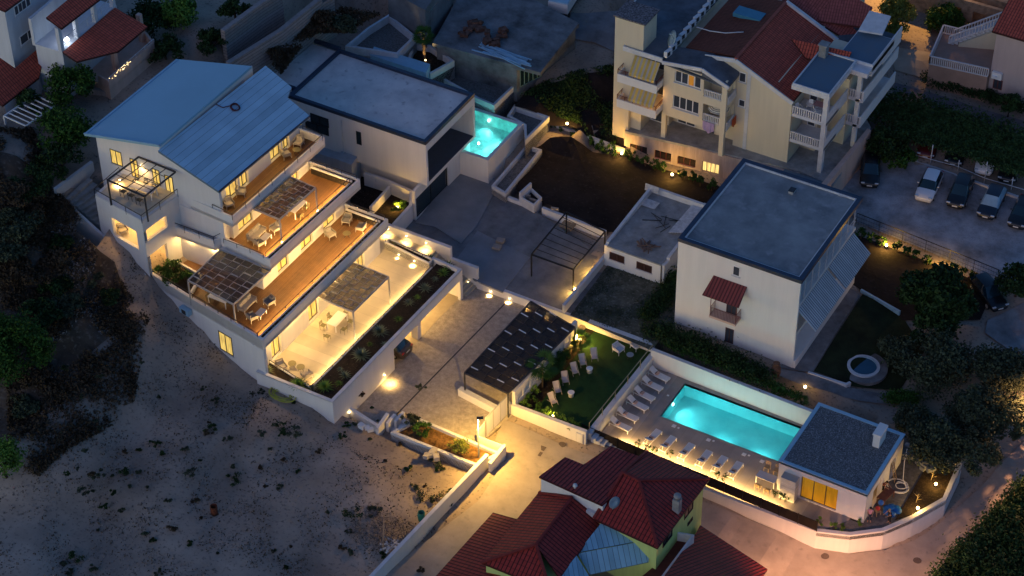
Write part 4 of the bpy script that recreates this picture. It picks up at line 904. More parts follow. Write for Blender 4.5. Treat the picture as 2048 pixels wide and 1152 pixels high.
walled(6.2, 5.5, [(861, 148), (909, 121), (862, 90), (826, 85), (815, 118)], soil)
walled(7.4, 6.6, [(795, 108), (832, 72), (778, 28), (735, 55), (690, 92)], gravel)
m_ = MB(); m_.prism([at(a, b, 6.9) for a, b in [(748, 93), (860, 128), (852, 146), (740, 110)]], 3, 6.9); m_.build('bench_wall', paleblue, mp)
# ================================================================ small house with rubbish on its roof
shs = thing('small_house', 'low white outbuilding with a cluttered flat roof beside the large white house', 'outbuilding')
X0, X1, Y0, Y1, T_ = 6.25, 12.3, 5.95, 15.1, 3.7
m_ = MB(); m_.holed(V2(X0, Y0), V2(X1, Y0), 0, 3.3, .3, []); m_.box(X0, X1, Y0 + .3, Y1, 0, 3.2); m_.build('wall', white, shs)
m_ = MB(); m_.wall([V2(X0, Y0 + .3), V2(X0, Y1), V2(X1, Y1), V2(X1, Y0 + 1)], .28, 3.2, [3.5, T_ + .25, T_ + .2, 3.5], side=-1); m_.build('parapet', cap_w, shs)
MB().box(X0 + .28, X1 - .28, Y0 - .05, Y1 - .28, 3.2, 3.34).build('roof', greyc, shs)
g_s = (V2(X0, Y0), V2(X1, Y0))
for bl, tr in [((1219, 520), (1249, 514)), ((1273, 536), (1304, 533))]:
    t0, z0 = on(bl[0], bl[1], *g_s); t1, z1 = on(tr[0], tr[1], *g_s); win(shs, *g_s, t0, t1, 1.95, 2.75, glass_mat('brown_shutter', (.05, .025, .02)), M('brown_wood', (.08, .035, .03), .6, .2, 3, 0), div=2, proud=True, sill=True)
MB().tube([(X1 - .25, Y0 - .08, 3.3), (X1 - .25, Y0 - .08, .9)], .05, 8).build('downpipe', dkmetal, shs)
# ================================================================ large white house
wh = thing('white_house', 'tall white house with a flat dark-edged roof and striped awnings', 'house')
X0, X1, Y0, Y1, T_ = 15.35, 26.9, 1.95, 14.9, 10.6
m_ = MB(); m_.box(X0 + .05, X1 - 1.5, Y0 + .05, Y1, 0, 10.3); m_.box(X1 - 1.5, X1 - .35, Y0 + .32, Y1, 6.8, 7.1); m_.box(X1 - 1.5, X1 - .35, Y0 + .32, Y1, 3.6, 3.9); m_.box(X1 - 1.5, X1 - .1, Y0 + .05, Y0 + .3, 0, 10.3); m_.build('wall', white, wh)
MB().box(X0 + .1, X1 - .1, Y0 + .1, Y1, T_ - .38, T_ - .22).build('roof', M('blue_grey_screed', (.27, .28, .28), .85, .25, .35, .1, col2=(.17, .18, .19), fine=(1.1, .56, .75, (.33, .33, .34))), wh)
m_ = MB(); m_.wall([V2(X0, Y0), V2(X1, Y0), V2(X1, Y1), V2(X0, Y1)], .4, T_ - .35, T_, closed=True, side=1); m_.build('coping', navy, wh)
m_ = MB(); m_.wall([V2(X0 + .41, Y0 + .41), V2(X1 - .41, Y0 + .41), V2(X1 - .41, Y1 - .41), V2(X0 + .41, Y1 - .41)], .1, T_ - .25, T_ - .05, closed=True, side=1); m_.build('upstand', cap_w, wh)
MB().box(X1 - .2, X1 - .1, Y0 + .3, Y1, T_ - .6, T_ - .35).build('fascia', cap_w, wh)
g_w = (V2(X0, Y0 + .05), V2(X1, Y0 + .05))
t0, z0 = on(1465, 549, *g_w); t1, z1 = on(1481, 535, *g_w); win(wh, *g_w, t0, t1, z0, z1, winglass, whitem, div=1, proud=True, sill=True)
t0, z0 = on(1449, 690, *g_w); t1, z1 = on(1468, 660, *g_w); win(wh, *g_w, t0, t1, .95, z1, winglass, M('brown_wood', (0, 0, 0)), div=2, proud=True, name='door')
for k_, (zf, zc) in enumerate([(7.1, 10.2), (3.9, 6.8)]):
    a_, b_ = V2(X1 - 1.45, Y0 + .3), V2(X1 - 1.45, Y1 - .3)
    for i in range(4):
        u = .8 + i * 3.0; win(wh, a_, b_, u, u + 2.2, zf + .1, zc - .5, winglass, whitem, div=3, proud=True)
m_ = MB()
for zz in (7.9, 8.3): m_.beam((X1 - .38, Y0 + .3, zz), (X1 - .38, Y1 - .2, zz), .06)
for i in range(9): m_.beam((X1 - .38, Y0 + .4 + i * 1.5, 7), (X1 - .38, Y0 + .4 + i * 1.5, 10.2), .07)
m_.build('balcony_railing', cap_w, wh)
awn = striped('striped_awning', (.50, .50, .52), (.20, .20, .22), 1, .26, .42, .8, 0, noise_s=1)
for k_, (y0_, y1_) in enumerate([(Y0 + .5, Y0 + 6.6), (Y0 + 6.9, Y1 - .6)]):
    m_ = MB(); m_.hull([(X1 - .3, y0_, 6.85), (X1 - .3, y1_, 6.85), (X1 + 1.5, y1_, 5.2), (X1 + 1.5, y0_, 5.2)], [(X1 - .3, y0_, 6.9), (X1 - .3, y1_, 6.9), (X1 + 1.5, y1_, 5.25), (X1 + 1.5, y0_, 5.25)]); m_.build('awning', awn, wh)
m_ = MB(); m_.box(X1 - 1.5, X1 + .1, Y0 + .1, Y1, .2, 1.5); m_.build('porch_base', white, wh)
# balcony with a tin canopy
bc0 = at(1428, 648, 4.6); g0_ = on(1428, 640, *g_w)[0] + X0; g1_ = on(1487, 655, *g_w)[0] + X0 - .3; zb_ = 4.1
MB().box(g0_, g1_, Y0 - 1.1, Y0 + .04, zb_, zb_ + .22).build('balcony_slab', pinkw, wh)
rust = M('rust_red_metal', (.16, .035, .03), .6, .3, 3, 0)
rail(wh, [Vector((g0_ + .05, Y0, zb_ + .2)), Vector((g0_ + .05, Y0 - 1.05, zb_ + .2)), Vector((g1_ - .05, Y0 - 1.05, zb_ + .2)), Vector((g1_ - .05, Y0, zb_ + .2))], .95, rust, gap=.14, below=0, r=.012)
m_ = MB(); m_.beam((g0_ + .05, Y0 - 1.0, zb_), (g0_ + .05, Y0 - 1.0, 7.1), .05); m_.beam((g1_ - .05, Y0 - 1.0, zb_), (g1_ - .05, Y0 - 1.0, 7.1), .05); m_.build('canopy_post', rust, wh)
m_ = MB(); m_.roofpoly([(g0_ - .5, Y0 - 1.7, 6.9), (g1_ + .45, Y0 - 1.7, 6.9), (g1_ + .35, Y0 + .03, 7.9), (g0_ - .3, Y0 + .03, 7.9)], .05); m_.build('tin_canopy', striped('corrugated_red', (.22, .05, .045), (.10, .02, .02), 0, .3, .4, .6, .5, uv=True), wh)
win(wh, *g_w, g0_ - X0 + 1.1, g0_ - X0 + 2.1, zb_ + .22, zb_ + 2.1, winglass, M('brown_wood', (0, 0, 0)), div=2, proud=True, name='door')
# ================================================================ apartment building
ap = thing('apartment_building', 'large cream apartment block with red tiled roof, striped awnings and white balustrades', 'apartment building')
AF = 3.8; YF, YG = 22.35, 24.5
pad([(1235, 262), (1600, 340), (1735, 255), (1790, 60), (1560, -60), (1230, -20)], AF, drop=.6)
BAL = M('white_balusters', (.62, .60, .60), .6, .04, 2, 0)
def balustrade(parent, p0, p1, z, h=.85, gap=.17, w=.085, mat=None, name='balustrade'):
    p0 = Vector((p0[0], p0[1], z)); p1 = Vector((p1[0], p1[1], z)); L = (p1 - p0).length; k = max(2, int(L / gap)); m_ = MB()
    m_.beam(p0 + Vector((0, 0, h)), p1 + Vector((0, 0, h)), .14, .09); m_.beam(p0 + Vector((0, 0, .05)), p1 + Vector((0, 0, .05)), .12, .1)
    for i in range(k + 1): p = p0.lerp(p1, i / k); m_.beam(p + Vector((0, 0, .1)), p + Vector((0, 0, h - .04)), w)
    return m_.build(name, mat or BAL, parent)
m_ = MB()
m_.box(-1.6, 1.4, YF - .05, YF + 2.6, 2.2, 15.9)                                   # stair tower
m_.box(-.75, 3.4, YF + 2.0, 46, 2.2, 12.6)                                        # left wing core
g1_ = (V2(3.6, YF), V2(10.1, YF))
def H_(g, bl, tr): t0, z0 = on(*bl, *g); t1, z1 = on(*tr, *g); return (t0, t1, z0, z1)
hA = H_(g1_, (1349, 163), (1402, 157)); hB = H_(g1_, (1345, 214), (1398, 206)); hC = H_(g1_, (1407, 180), (1446, 164)); hD = H_(g1_, (1405, 228), (1441, 218))
m_.holed(g1_[0], g1_[1], 6.5, 12.4, .3, [hA, hB, (hC[0], hC[1] - .05, hC[2] - .7, hC[3]), (hD[0], hD[1] - .05, hD[2] - .7, hD[3])], cap=(True, False))
m_.holed(g1_[1], V2(10.1, 26), 6.5, 12.0, .3, [(.3, 1.9, 7.4, 9.1), (.3, 1.9, 10.4, 11.7)], cap=(False, True))
m_.box(3.6, 7.7, YF + .3, YF + 4, 6.5, 12.3); m_.box(7.7, 9.8, YF + 1.8, YF + 4, 6.5, 12.3); m_.box(3.62, 9.79, YF + .31, YF + 2.9, 6.45, 6.7); m_.box(7.7, 9.8, YF + .31, YF + 2.9, 9.41, 9.6)
m_.box(3.4, 14, YF + 2.9, 46, AF - .2, 12)
m_.box(3.55, 4.0, YF + .02, YF + .4, AF, 6.5); m_.box(9.6, 10.05, YF + .02, YF + .4, AF, 6.5); m_.box(-.2, .35, YF - .6, YF, AF, 6.6)
m_.prism([(10.1, YG), (15.75, YG), (15.75, 38), (10.1, 38)], AF - .2, 10.6)
m_.hull([(10.1, YG, 10.6), (15.75, YG, 10.6), (15.75, 34.8, 10.6), (10.1, 34.8, 10.6)], [(10.1, YG, 13.4), (15.74, YG, 10.9), (15.74, 34.8, 10.9), (10.1, 34.8, 13.4)])
m_.hull([(7.2, YG + .02, 12), (10.1, YG + .02, 12), (10.1, 34.8, 12), (7.2, 34.8, 12)], [(7.2, YG + .02, 12.9), (10.1, YG + .02, 13.4), (10.1, 34.8, 13.4), (7.2, 34.8, 12.9)])
# right wing
m_.box(15.76, 17.3, YG + 2.9, 34, AF - .2, 12.2); m_.box(17.3, 19.2, YG + 5.2, 38, AF - .2, 11.3)
m_.build('wall', cream, ap)
for h, d_, pn in [(hA, 4, winglass), (hB, 4, winglass)]: win(ap, *g1_, *h, pn, whitem, depth=.15, div=d_, sill=True)
t_ = (hA[1] - hA[0]) / 4; win(ap, *g1_, hA[0] + t_ * 2.05, hA[0] + t_ * 2.95, hA[2] + .05, hA[3] - .05, emis('dim_orange_room', (1, .42, .06), .16, True), whitem, depth=.11, div=1, fw=.03)
for h in (hC, hD): balustrade(ap, (3.6 + h[0] + .05, YF + .12), (3.6 + h[1] - .1, YF + .12), h[2] - .72, .75)
for yy, zz in ((YF + .2, 7.45), (YF + .2, 10.4)): MB().box(10.1, 10.2, YF + .3, YF + 2.0, zz - .75, zz + .1).build('balcony_panel', cap_w, ap)
gG = (V2(10.1, YG), V2(15.8, YG))
for bl, tr in [((1478, 162), (1493, 147)), ((1477, 211), (1491, 201))]: win(ap, *gG, *H_(gG, bl, tr), winglass, whitem, div=1, proud=True, sill=True)
MB().box(11.15, 11.5, YG - .05, YG, AF, 13).build('pilaster', cap_w, ap)
win(ap, V2(3.9, YF + 2.9), V2(9.5, YF + 2.9), .0, 1.9, AF + .05, 6.1, winglass, whitem, div=2, proud=True, name='door'); win(ap, V2(3.9, YF + 2.9), V2(9.5, YF + 2.9), 3.1, 3.9, AF + .05, 6.0, winglass, dkmetal, div=1, proud=True, name='door')
win(ap, V2(-.7, YF + 2), V2(3.4, YF + 2), 1.0, 3.4, AF + .05, 6.2, winglass, whitem, div=2, proud=True, name='door')
# left awning balconies
awny = striped('yellow_awning', (.52, .36, .09), (.40, .37, .33), 0, .46, .45, .9, 0, noise_s=1)
for k_, (z, gl_) in enumerate([(7.05, True), (9.95, False)]):
    b_ = MB(); b_.box(-.6, 3.55, YF - 1.3, YF - 1.15, z - .35, z + .55); b_.box(-.6, -.45, YF - 1.15, YF + 1.9, z - .35, z + .55); b_.box(3.4, 3.55, YF - 1.15, YF + 1.9, z - .35, z + .55); b_.box(-.6, 3.55, YF - 1.15, YF + 2, z - .35, z - .15); b_.build('balcony', white, ap)
    rail(ap, [Vector((-.6, YF + .6, z + .55)), Vector((-.6, YF - 1.22, z + .55)), Vector((3.5, YF - 1.22, z + .55)), Vector((3.5, YF + .6, z + .55))], .45, rust, gap=.9, below=.2, mid=2)
    a_ = MB(); a_.hull([(.6, YF - .2, z + 2.35), (3.3, YF - .2, z + 2.35), (3.3, YF - 1.35, z + 1.05), (.6, YF - 1.35, z + 1.05)], [(.6, YF - .2, z + 2.4), (3.3, YF - .2, z + 2.4), (3.3, YF - 1.35, z + 1.1), (.6, YF - 1.35, z + 1.1)])
    a_.hull([(.6, YF - 1.36, z + .8), (3.3, YF - 1.36, z + .8), (3.3, YF - 1.34, z + .8), (.6, YF - 1.34, z + .8)], [(.6, YF - 1.36, z + 1.08), (3.3, YF - 1.36, z + 1.08), (3.3, YF - 1.34, z + 1.08), (.6, YF - 1.34, z + 1.08)]); a_.build('awning', awny, ap)
    if gl_: point(ap, (3.0, YF - .4, z + 1.9), 9, (1, .5, .12))
    win(ap, V2(-.7, YF + 2), V2(3.4, YF + 2), 1.3, 3.6, z, z + 1.9, winglass, whitem, div=2, proud=True, name='door')
# flat roof left, curved balcony ends
fr_ = MB(); fr_.box(-.55, 3.5, YF - .3, 46, 12.6, 12.95); fr_.prism([(-3.2, YF + 3.6), (-2.9, YF + 2.9), (-2.2, YF + 2.4), (-.56, YF + 2.4), (-.56, 46), (-3.2, 46)], 12.58, 12.93); fr_.build('flat_roof', M('roof_felt', (.10, .115, .14), .9, .3, .5, .2), ap)
m_ = MB(); m_.wall([V2(3.53, YF - .33), V2(-.58, YF - .33), V2(-.58, YF + 2.35)], .12, 12.55, 13.05, side=-1)
m_.wall([V2(-.6, YF + 2.38), V2(-2.2, YF + 2.38), V2(-2.95, YF + 2.85), V2(-3.25, YF + 3.6), V2(-3.25, 46)], .12, 12.5, 13.0, side=-1); m_.build('fascia', cap_w, ap)
for z in (7.0, 9.9):
    m_ = MB(); m_.wall([V2(-1.5, YF + 2.45), V2(-2.3, YF + 2.5), V2(-2.9, YF + 2.9), V2(-3.15, YF + 3.6), V2(-3.15, YF + 8)], .14, z - .3, z + .6, side=-1); m_.prism([(-1.5, YF + 2.6), (-2.3, YF + 2.6), (-3, YF + 3.6), (-3, YF + 8), (-1, YF + 8)], z - .3, z - .1); m_.build('balcony', white, ap)
    rail(ap, [Vector((-1.5, YF + 2.45, z + .6)), Vector((-2.3, YF + 2.5, z + .6)), Vector((-3.1, YF + 3.6, z + .6)), Vector((-3.1, YF + 7, z + .6))], .4, rust, gap=.8, below=.1, mid=2)
tt_ = MB(); tt_.box(-1.75, 1.6, YF - .2, YF + 2.75, 15.9, 16.05); tt_.build('tower_cap', M('rusty_mesh', (.18, .16, .17), .9, .6, 6, .2), ap)
# front small roof
m_ = MB(); m_.hull([(3.55, YF - .25, 12.35), (10.3, YF - .25, 11.85), (10.3, YG + .3, 11.95), (3.55, YG + .3, 12.45)], [(3.55, YF - .25, 12.5), (10.3, YF - .25, 12.0), (10.3, YG + .3, 12.1), (3.55, YG + .3, 12.6)])
m_.hull([(3.55, YF - .25, 12.36), (7.6, YF - .25, 12.85), (7.6, YG + .25, 12.95), (3.55, YG + .25, 12.46)], [(3.55, YF - .25, 12.72), (7.6, YF - .25, 13.3), (7.6, YG + .25, 13.35), (3.55, YG + .25, 12.8)])
m_.hull([(7.6, YF - .25, 12.4), (10.35, YF - .25, 11.9), (10.35, YG + .25, 12.0), (7.6, YG + .25, 12.5)], [(7.6, YF - .25, 13.3), (10.35, YF - .25, 12.2), (10.35, YG + .25, 12.3), (7.6, YG + .25, 13.35)]); m_.build('bay_roof', M('roof_felt', (0, 0, 0)), ap)
m_ = MB(); m_.beam((3.5, YF - .28, 12.55), (7.6, YF - .28, 13.12), .12, .36); m_.beam((7.6, YF - .28, 13.12), (10.4, YF - .28, 12.0), .12, .36); m_.build('bargeboard', cap_w, ap)
# red roofs
rA = MB(); RT = 14.0
ra, rb = at(1475, 114, 13.95), at(1556, 12, 13.95); rb.x = ra.x + .1; ea = at(1577, 172, 11.2)
e_ = Vector((15.9, YG - .35, 11.05)); ra = Vector((10.0, YG - .35, 13.85)); rb = Vector((10.1, 43.5, 13.85)); eb = Vector((16.9, 43.5, 10.75))
rb = Vector((10.1, 34.9, 13.85)); rA.roofpoly([e_, Vector((15.9, 30.5, 11.05)), Vector((17.8, 34.9, 10.2)), rb, ra], .25); rr_ = rA.build('roof', redtile, ap)
brown = striped('old_brown_tile', (.17, .05, .03), (.06, .018, .012), 0, .26, .2, .85, .7, uv=True, noise_s=.6, rows=.4)
rB = MB(); rB.roofpoly([Vector((4.6, 35.2, 13.0)), Vector((4.6, YG + .3, 13.0)), Vector((9.9, YG + .1, 13.85)), Vector((10.0, 35.2, 13.85))], .2); rB.build('roof', brown, ap)
m_ = MB(); m_.beam((6.9, YG - .3, 13.1), (10, YG - .38, 13.7), .12, .42); m_.beam((10, YG - .38, 13.7), (15.95, YG - .38, 10.95), .12, .42); m_.build('bargeboard', cap_w, ap)
m_ = MB(); m_.beam(ra + Vector((0, 0, .08)), rb + Vector((0, 0, .08)), .3, .16); m_.build('ridge_tiles', M('ridge_clay', (.34, .09, .06), .8, .2, 3, .1), ap)
sk = MB(); a_, b_ = at(1465, 22, 13.6), at(1508, 24, 13.8); sk.box(6.4, 9.2, a_.y - .5, a_.y + .9, 13.4, 13.8); sk.build('skylight', M('blue_skylight', (.06, .22, .33), .3, .1, 1, 0), ap)
pk = striped('dull_pink_tile', (.30, .08, .07), (.10, .025, .02), 0, .26, .2, .85, .7, uv=True, rows=.4)
R9 = lambda nm, mt, pl, px: MB().roofpoly([onp(*q, *[at(*w_) for w_ in pl]) for q in px], .18).build(nm, mt, ap)
R9('rear_roof', pk, [(1716, 92, 10.9), (1570, 2, 13.4), (1660, -5, 13.4)], [(1716, 92), (1566, 3), (1560, -20), (1640, -14), (1722, 72)]); R9('rear_roof', pk, [(1640, 40, 12.4), (1727, 54, 12.4), (1742, 15, 13.2)], [(1640, 42), (1727, 54), (1745, 14), (1690, -16), (1600, -12)])
R9('dormer_roof', redtile, [(1612, 116, 12.5), (1692, 130, 12.5), (1590, 78, 13.3)], [(1612, 116), (1690, 131), (1703, 104), (1583, 78)]); R9('canopy_sheet', cap_w, [(1717, 60, 13.2), (1765, 68, 13.2), (1782, 32, 13.6)], [(1717, 60), (1765, 68), (1782, 32), (1739, 21)])
MB().box(15.5, 20.5, 32, 38.4, 11.2, 11.5).build('roof_terrace', M('roof_felt', (0, 0, 0)), ap)
m_ = MB(); m_.beam((10.1, 35.0, 13.95), (17.9, 35.0, 10.3), .35, .3); m_.build('rear_verge', cap_w, ap)
# right balcony block
m_ = MB()
for z in (6.55, 9.45): m_.box(15.78, 19.2, YG + .05, YG + 3, z - .25, z)
m_.box(15.6, 19.35, YG - .15, YG + 6.2, 12.35, 12.8); m_.box(18.75, 19.2, YG + .06, YG + .5, AF, 12.4); m_.box(17.3, 20.9, YG + 5, YG + 11.5, 12.1, 12.6)
for z in (6.4, 9.3): m_.box(17.3, 20.6, YG + 5.3, YG + 13.9, z - .25, z)
m_.box(19.9, 20.3, YG + 5.3, YG + 5.7, 3.0, 12); m_.build('balcony_slab', cap_w, ap)
MB().box(15.75, 19.2, YG + .1, YG + 6.0, 12.8, 12.84).build('flat_roof', M('blue_felt', (.07, .12, .17), .8, .35, .8, .1, col2=(.12, .16, .20)), ap)
MB().box(17.4, 20.8, YG + 6.3, YG + 11.4, 12.6, 12.64).build('flat_roof', M('blue_felt', (0, 0, 0)), ap)
m_ = MB(); m_.wall([V2(17.35, YG + 6.2), V2(20.9, YG + 6.2), V2(20.9, YG + 11.4)], .12, 11.6, 12.9, side=1); m_.wall([V2(15.65, YG - .1), V2(19.3, YG - .1), V2(19.3, YG + 6.1), V2(15.65, YG + 6.1)], .12, 12.3, 12.98, side=1, closed=True); m_.build('roof_parapet', cap_w, ap)
for z in (6.55, 9.45):
    balustrade(ap, (15.85, YG + .12), (18.75, YG + .12), z, .9, .22, .11)
    MB().box(19.08, 19.2, YG + .5, YG + 5, z - .35, z + .95).build('balcony_panel', cap_w, ap)
for z in (6.4, 9.3):
    balustrade(ap, (18.9, YG + 5.4), (20.5, YG + 5.4), z, .9, .22, .11)
    MB().box(20.5, 20.62, YG + 5.4, YG + 13.9, z - .3, z + .95).build('balcony_panel', white, ap)
m_ = MB(); m_.box(20.6, 20.72, YG + 9.5, YG + 13.9, 10.9, 12.6); m_.build('balcony_panel', white, ap)
ch = MB(); c = at(1622, 118, 12.8); ch.box(15.9, 16.6, YG + 5.1, YG + 5.8, 12, 14.1); ch.box(15.8, 16.7, YG + 5.0, YG + 5.9, 14.1, 14.22); ch.build('chimney', greyc, ap)
for yy in (YG + 3.0, ): 
    for z in (6.6, 9.5): win(ap, V2(15.8, yy - .1), V2(19, yy - .1), .5, 1.3, z, z + 2.0, winglass, whitem, div=1, proud=True, name='door')
m_ = MB(); a_ = [at(a, b, AF) for a, b in [(1250, 262), (1600, 342), (1665, 372), (1742, 255), (1700, 180), (1300, 180)]]; m_.prism(a_, AF - .28, AF); m_.build('terrace_slab', greyc, ap)
m_ = MB(); m_.prism([at(1640, 372, AF + .6), at(1650, 377, AF + .6), at(1742, 262, AF + .6), at(1735, 258, AF + .6)], .3, AF + .7); m_.build('ramp_wall', pinkw, ap)
MB().box(16.0, 20, YG - 3.2, YG - 1.0, .3, AF + .03).build('terrace_slab', M('blue_felt', (0, 0, 0)), ap)
# basement wall with lit opening towards the bare garden
bw = [at(1252, 268, 3.0), at(1600, 357, 3.0)]
w0_, w1_ = bw[0].to_2d(), bw[1].to_2d(); L_ = (w1_ - w0_).length
def U(px, py): return on(px, py, w0_, w1_)[0]
m_ = MB(); hs_ = [(U(1263, 290), U(1297, 305), 1.3, 2.3), (U(1312, 300), U(1345, 318), 1.3, 2.3), (U(1358, 315), U(1394, 330), 1.3, 2.3), (U(1407, 330), U(1440, 345), 1.2, 2.4)]
hs_ = [(min(a, b), max(a, b), c, d) for a, b, c, d in hs_]
m_.holed(w0_ - V2(0, .35), w1_ - V2(0, .35), .3, AF - .1, .3, hs_); m_.build('basement_wall', M('aged_pink_render', (.42, .33, .30), .9, .25, .8, .3), ap)
d_ = (w1_ - w0_).normalized()
win(ap, w0_ - V2(0, .35), w1_ - V2(0, .35), *hs_[3], emis('lit_cellar', (1, .74, .25), .8, True), rust, div=4, depth=.2, fw=.04)
for h in hs_[:3]: win(ap, w0_ - V2(0, .35), w1_ - V2(0, .35), *h, glass_mat('cellar_dark', (.02, .015, .015)), rust, div=3, depth=.2, fw=.04)
# ================================================================ foreground house
fh = thing('red_roof_house', 'lime green house with dark red tiled hipped roofs in the foreground', 'house')
def R4(name, mat, plane, px, th=.18, parent=None):
    P = [at(*q) for q in plane]; m_ = MB(); m_.roofpoly([onp(*q, *P) for q in px], th); return m_.build(name, mat, parent)
def R3(name, mat, lst, th=.18, parent=fh):
    """lst: (px,py,z) - the first three fix the plane, the rest are (px,py) on it"""
    P = [at(*q) for q in lst[:3]]
    m_ = MB(); m_.roofpoly(P + [onp(q[0], q[1], *P) for q in lst[3:]], th); return m_.build(name, mat, parent)
EZ, RZ_ = 5.2, 7.0; RIDGE = M('ridge_dark_red', (.22, .03, .025), .7, .2, 3, .1)
cB = [at(a, b, EZ) for a, b in [(1294, 903), (1419, 958), (1315, 1096)]]; cB.append(cB[0] + cB[2] - cB[1])
rdg = [at(1246, 945, RZ_), at(1278, 961, RZ_)]
def hip(c, r, mat, th=.18, name='roof', parent=fh):
    o = MB(); o.roofpoly([c[1], c[2], r[1]], th); o.roofpoly([c[2], c[3], r[0], r[1]], th); o.roofpoly([c[3], c[0], r[0]], th); o.roofpoly([c[0], c[1], r[1], r[0]], th)
    ob = o.build(name, mat, parent); t = MB(); t.beam(r[0] + Vector((0, 0, .05)), r[1] + Vector((0, 0, .05)), .22, .14)
    for a, b in ((c[0], r[0]), (c[3], r[0]), (c[1], r[1]), (c[2], r[1])): t.beam(a + Vector((0, 0, .05)), b + Vector((0, 0, .05)), .22, .14)
    t.build('ridge_tiles', RIDGE, ob); return ob
hip(cB, rdg, darkred)
def inset(c, k): g = sum(c, Vector()) / len(c); return [g + (p - g) * k for p in c]
MB().prism(inset(cB, .90), -4, EZ + .05).build('wall', lime, fh)
R4('roof', darkred, [(1078, 953, 6.3), (1204, 1010, 6.3), (1221, 892, 5.3)], [(1078, 953), (1204, 1010), (1245, 975), (1300, 920), (1221, 892), (1167, 929), (1130, 914)], parent=fh)
aw = [at(1082, 958, 6.0), at(1206, 1014, 6.0)]; m_ = MB(); m_.prism([aw[0], aw[1], at(1285, 935, 4.6), at(1222, 905, 4.6), at(1168, 938, 4.6), at(1134, 926, 4.6)], -1, 4.5); m_.prism([aw[0], aw[1], aw[1] + Vector((0, .6, 0)), aw[0] + Vector((0, .6, 0))], 2, 6.0); m_.build('wall', white, fh)
# block C
R3('roof', darkred, [(963, 1125, 4.3), (1078, 984, 4.3), (1144, 995, 5.7), (1072, 1089)])
R3('roof', darkred, [(1119, 1156, 4.3), (1208, 1040, 4.3), (1144, 995, 5.7), (1072, 1089), ][:3] + [(1072, 1089)])
R3('roof', darkred, [(1100, 1180, 4.3), (963, 1125, 4.3), (1072, 1089, 5.6)])
m_ = MB()
for a, b in (((1144, 995, 5.8), (1072, 1089, 5.75)), ((1072, 1089, 5.75), (963, 1125, 4.4)), ((1072, 1089, 5.75), (1100, 1180, 4.4)), ((1144, 995, 5.8), (1078, 984, 4.4))): m_.beam(at(*a), at(*b), .22, .14)
m_.build('ridge_tiles', RIDGE, fh)
MB().prism([at(a, b, 4.2) for a, b in [(972, 1127), (1080, 992), (1140, 1005), (1200, 1035), (1115, 1150), (1095, 1175)]], -2, 4.0).build('wall', lime, fh)
R3('roof', darkred, [(868, 1156, 2.4), (986, 1025, 2.4), (1060, 1045, 3.2), (985, 1180)])
MB().prism([at(a, b, 2.2) for a, b in [(880, 1156), (988, 1034), (1050, 1050), (985, 1180)]], -2, 2.1).build('wall', lime, fh)
blueM = striped('blue_roof_sheet', (.22, .42, .55), (.07, .14, .20), 0, .42, .10, .45, .3, uv=True, noise_s=.5, spec=.5)
R3('metal_canopy', blueM, [(1155, 1105, 4.1), (1299, 1078, 4.1), (1207, 1040, 4.9)], .06)
R3('metal_canopy', blueM, [(1180, 1149, 2.9), (1297, 1124, 2.9), (1299, 1080, 4.05), (1155, 1107)], .06)
R3('metal_canopy', blueM, [(1178, 1152, 3.4), (1119, 1154, 4.2), (1153, 1111, 4.4)], .06)
R3('lean_to_roof', darkred, [(1535, 1138, .9), (1400, 1050, .9), (1392, 1066, 1.5), (1300, 1190), (1500, 1190)])
MB().prism([at(a, b, .6) for a, b in [(1528, 1140), (1400, 1056), (1300, 1190), (1500, 1190)]], -4, .5).build('wall', lime, fh)
MB().prism([at(a, b, 2.2) for a, b in [(1356, 1072), (1375, 1083), (1300, 1190), (1240, 1190), (1305, 1135)]], -3, 2.2).build('balcony_floor', M('red_floor', (.12, .03, .02), .7, .2, 2, .1), fh)
m_ = MB(); m_.wall([at(1352, 1064, 3.1).to_2d(), at(1386, 1070, 3.1).to_2d(), at(1322, 1156, 3.1).to_2d(), at(1300, 1190, 3.1).to_2d()], .14, 1.0, 3.1, side=0); m_.build('balcony_parapet', cap_w, fh)
gB = (Vector(inset(cB, .90)[2]).to_2d(), Vector(inset(cB, .90)[1]).to_2d())
for bl, tr in [((1325, 1096), (1344, 1066)), ((1368, 1040), (1386, 1008)), ((1374, 1062), (1384, 1050))]:
    t0, z0 = on(*bl, *gB); t1, z1 = on(*tr, *gB); win(fh, *gB, t0, t1, max(z0, 2.3), max(z1, z0 + .9), darkglass, blackm, div=2, proud=True)
m_ = MB(); c = at(1354, 1010, 6.0); m_.box(c.x - .28, c.x + .28, c.y - .28, c.y + .28, 5.2, 6.7); m_.lathe((c.x, c.y, 6.7), [(.2, 0), (.2, .2), (.3, .2), (.3, .38), (.05, .42)], 12); m_.build('chimney', greyc, fh)
m_ = MB(); c = at(1150, 979, 6.1); m_.lathe((c.x, c.y, 5.9), [(.09, 0), (.09, .55), (.2, .6), (.16, .75), (.02, .8)], 10); m_.build('vent_pipe', cap_w, fh)
m_ = MB(); c = at(1190, 1022, 5.0); m_.box(c.x - .55, c.x + .5, c.y - .45, c.y + .0, 4.4, 5.2); m_.build('air_conditioner', cap_w, fh)
def dish(parent, p, d, r=.6, mat=None):
    m_ = MB(); q = Vector(d).normalized().to_track_quat('Z', 'Y').to_matrix().to_4x4(); m_.x = Matrix.Translation(p) @ q
    m_.lathe((0, 0, 0), [(.001, -.02), (r * .5, .05), (r, .2), (r * 1.02, .22), (r * .5, .09), (.001, .03)], 20); m_.tube([(0, 0, 0), (0, r * .5, .55)], .02, 5); m_.cbox((0, r * .5, .58), (.12, .12, .14)); m_.x = None
    m_.tube([p, p + Vector((0, 0, -.9))], .04, 6); return m_.build('satellite_dish', mat or M('dish_grey', (.30, .40, .46), .5, .1, 2, 0), parent)
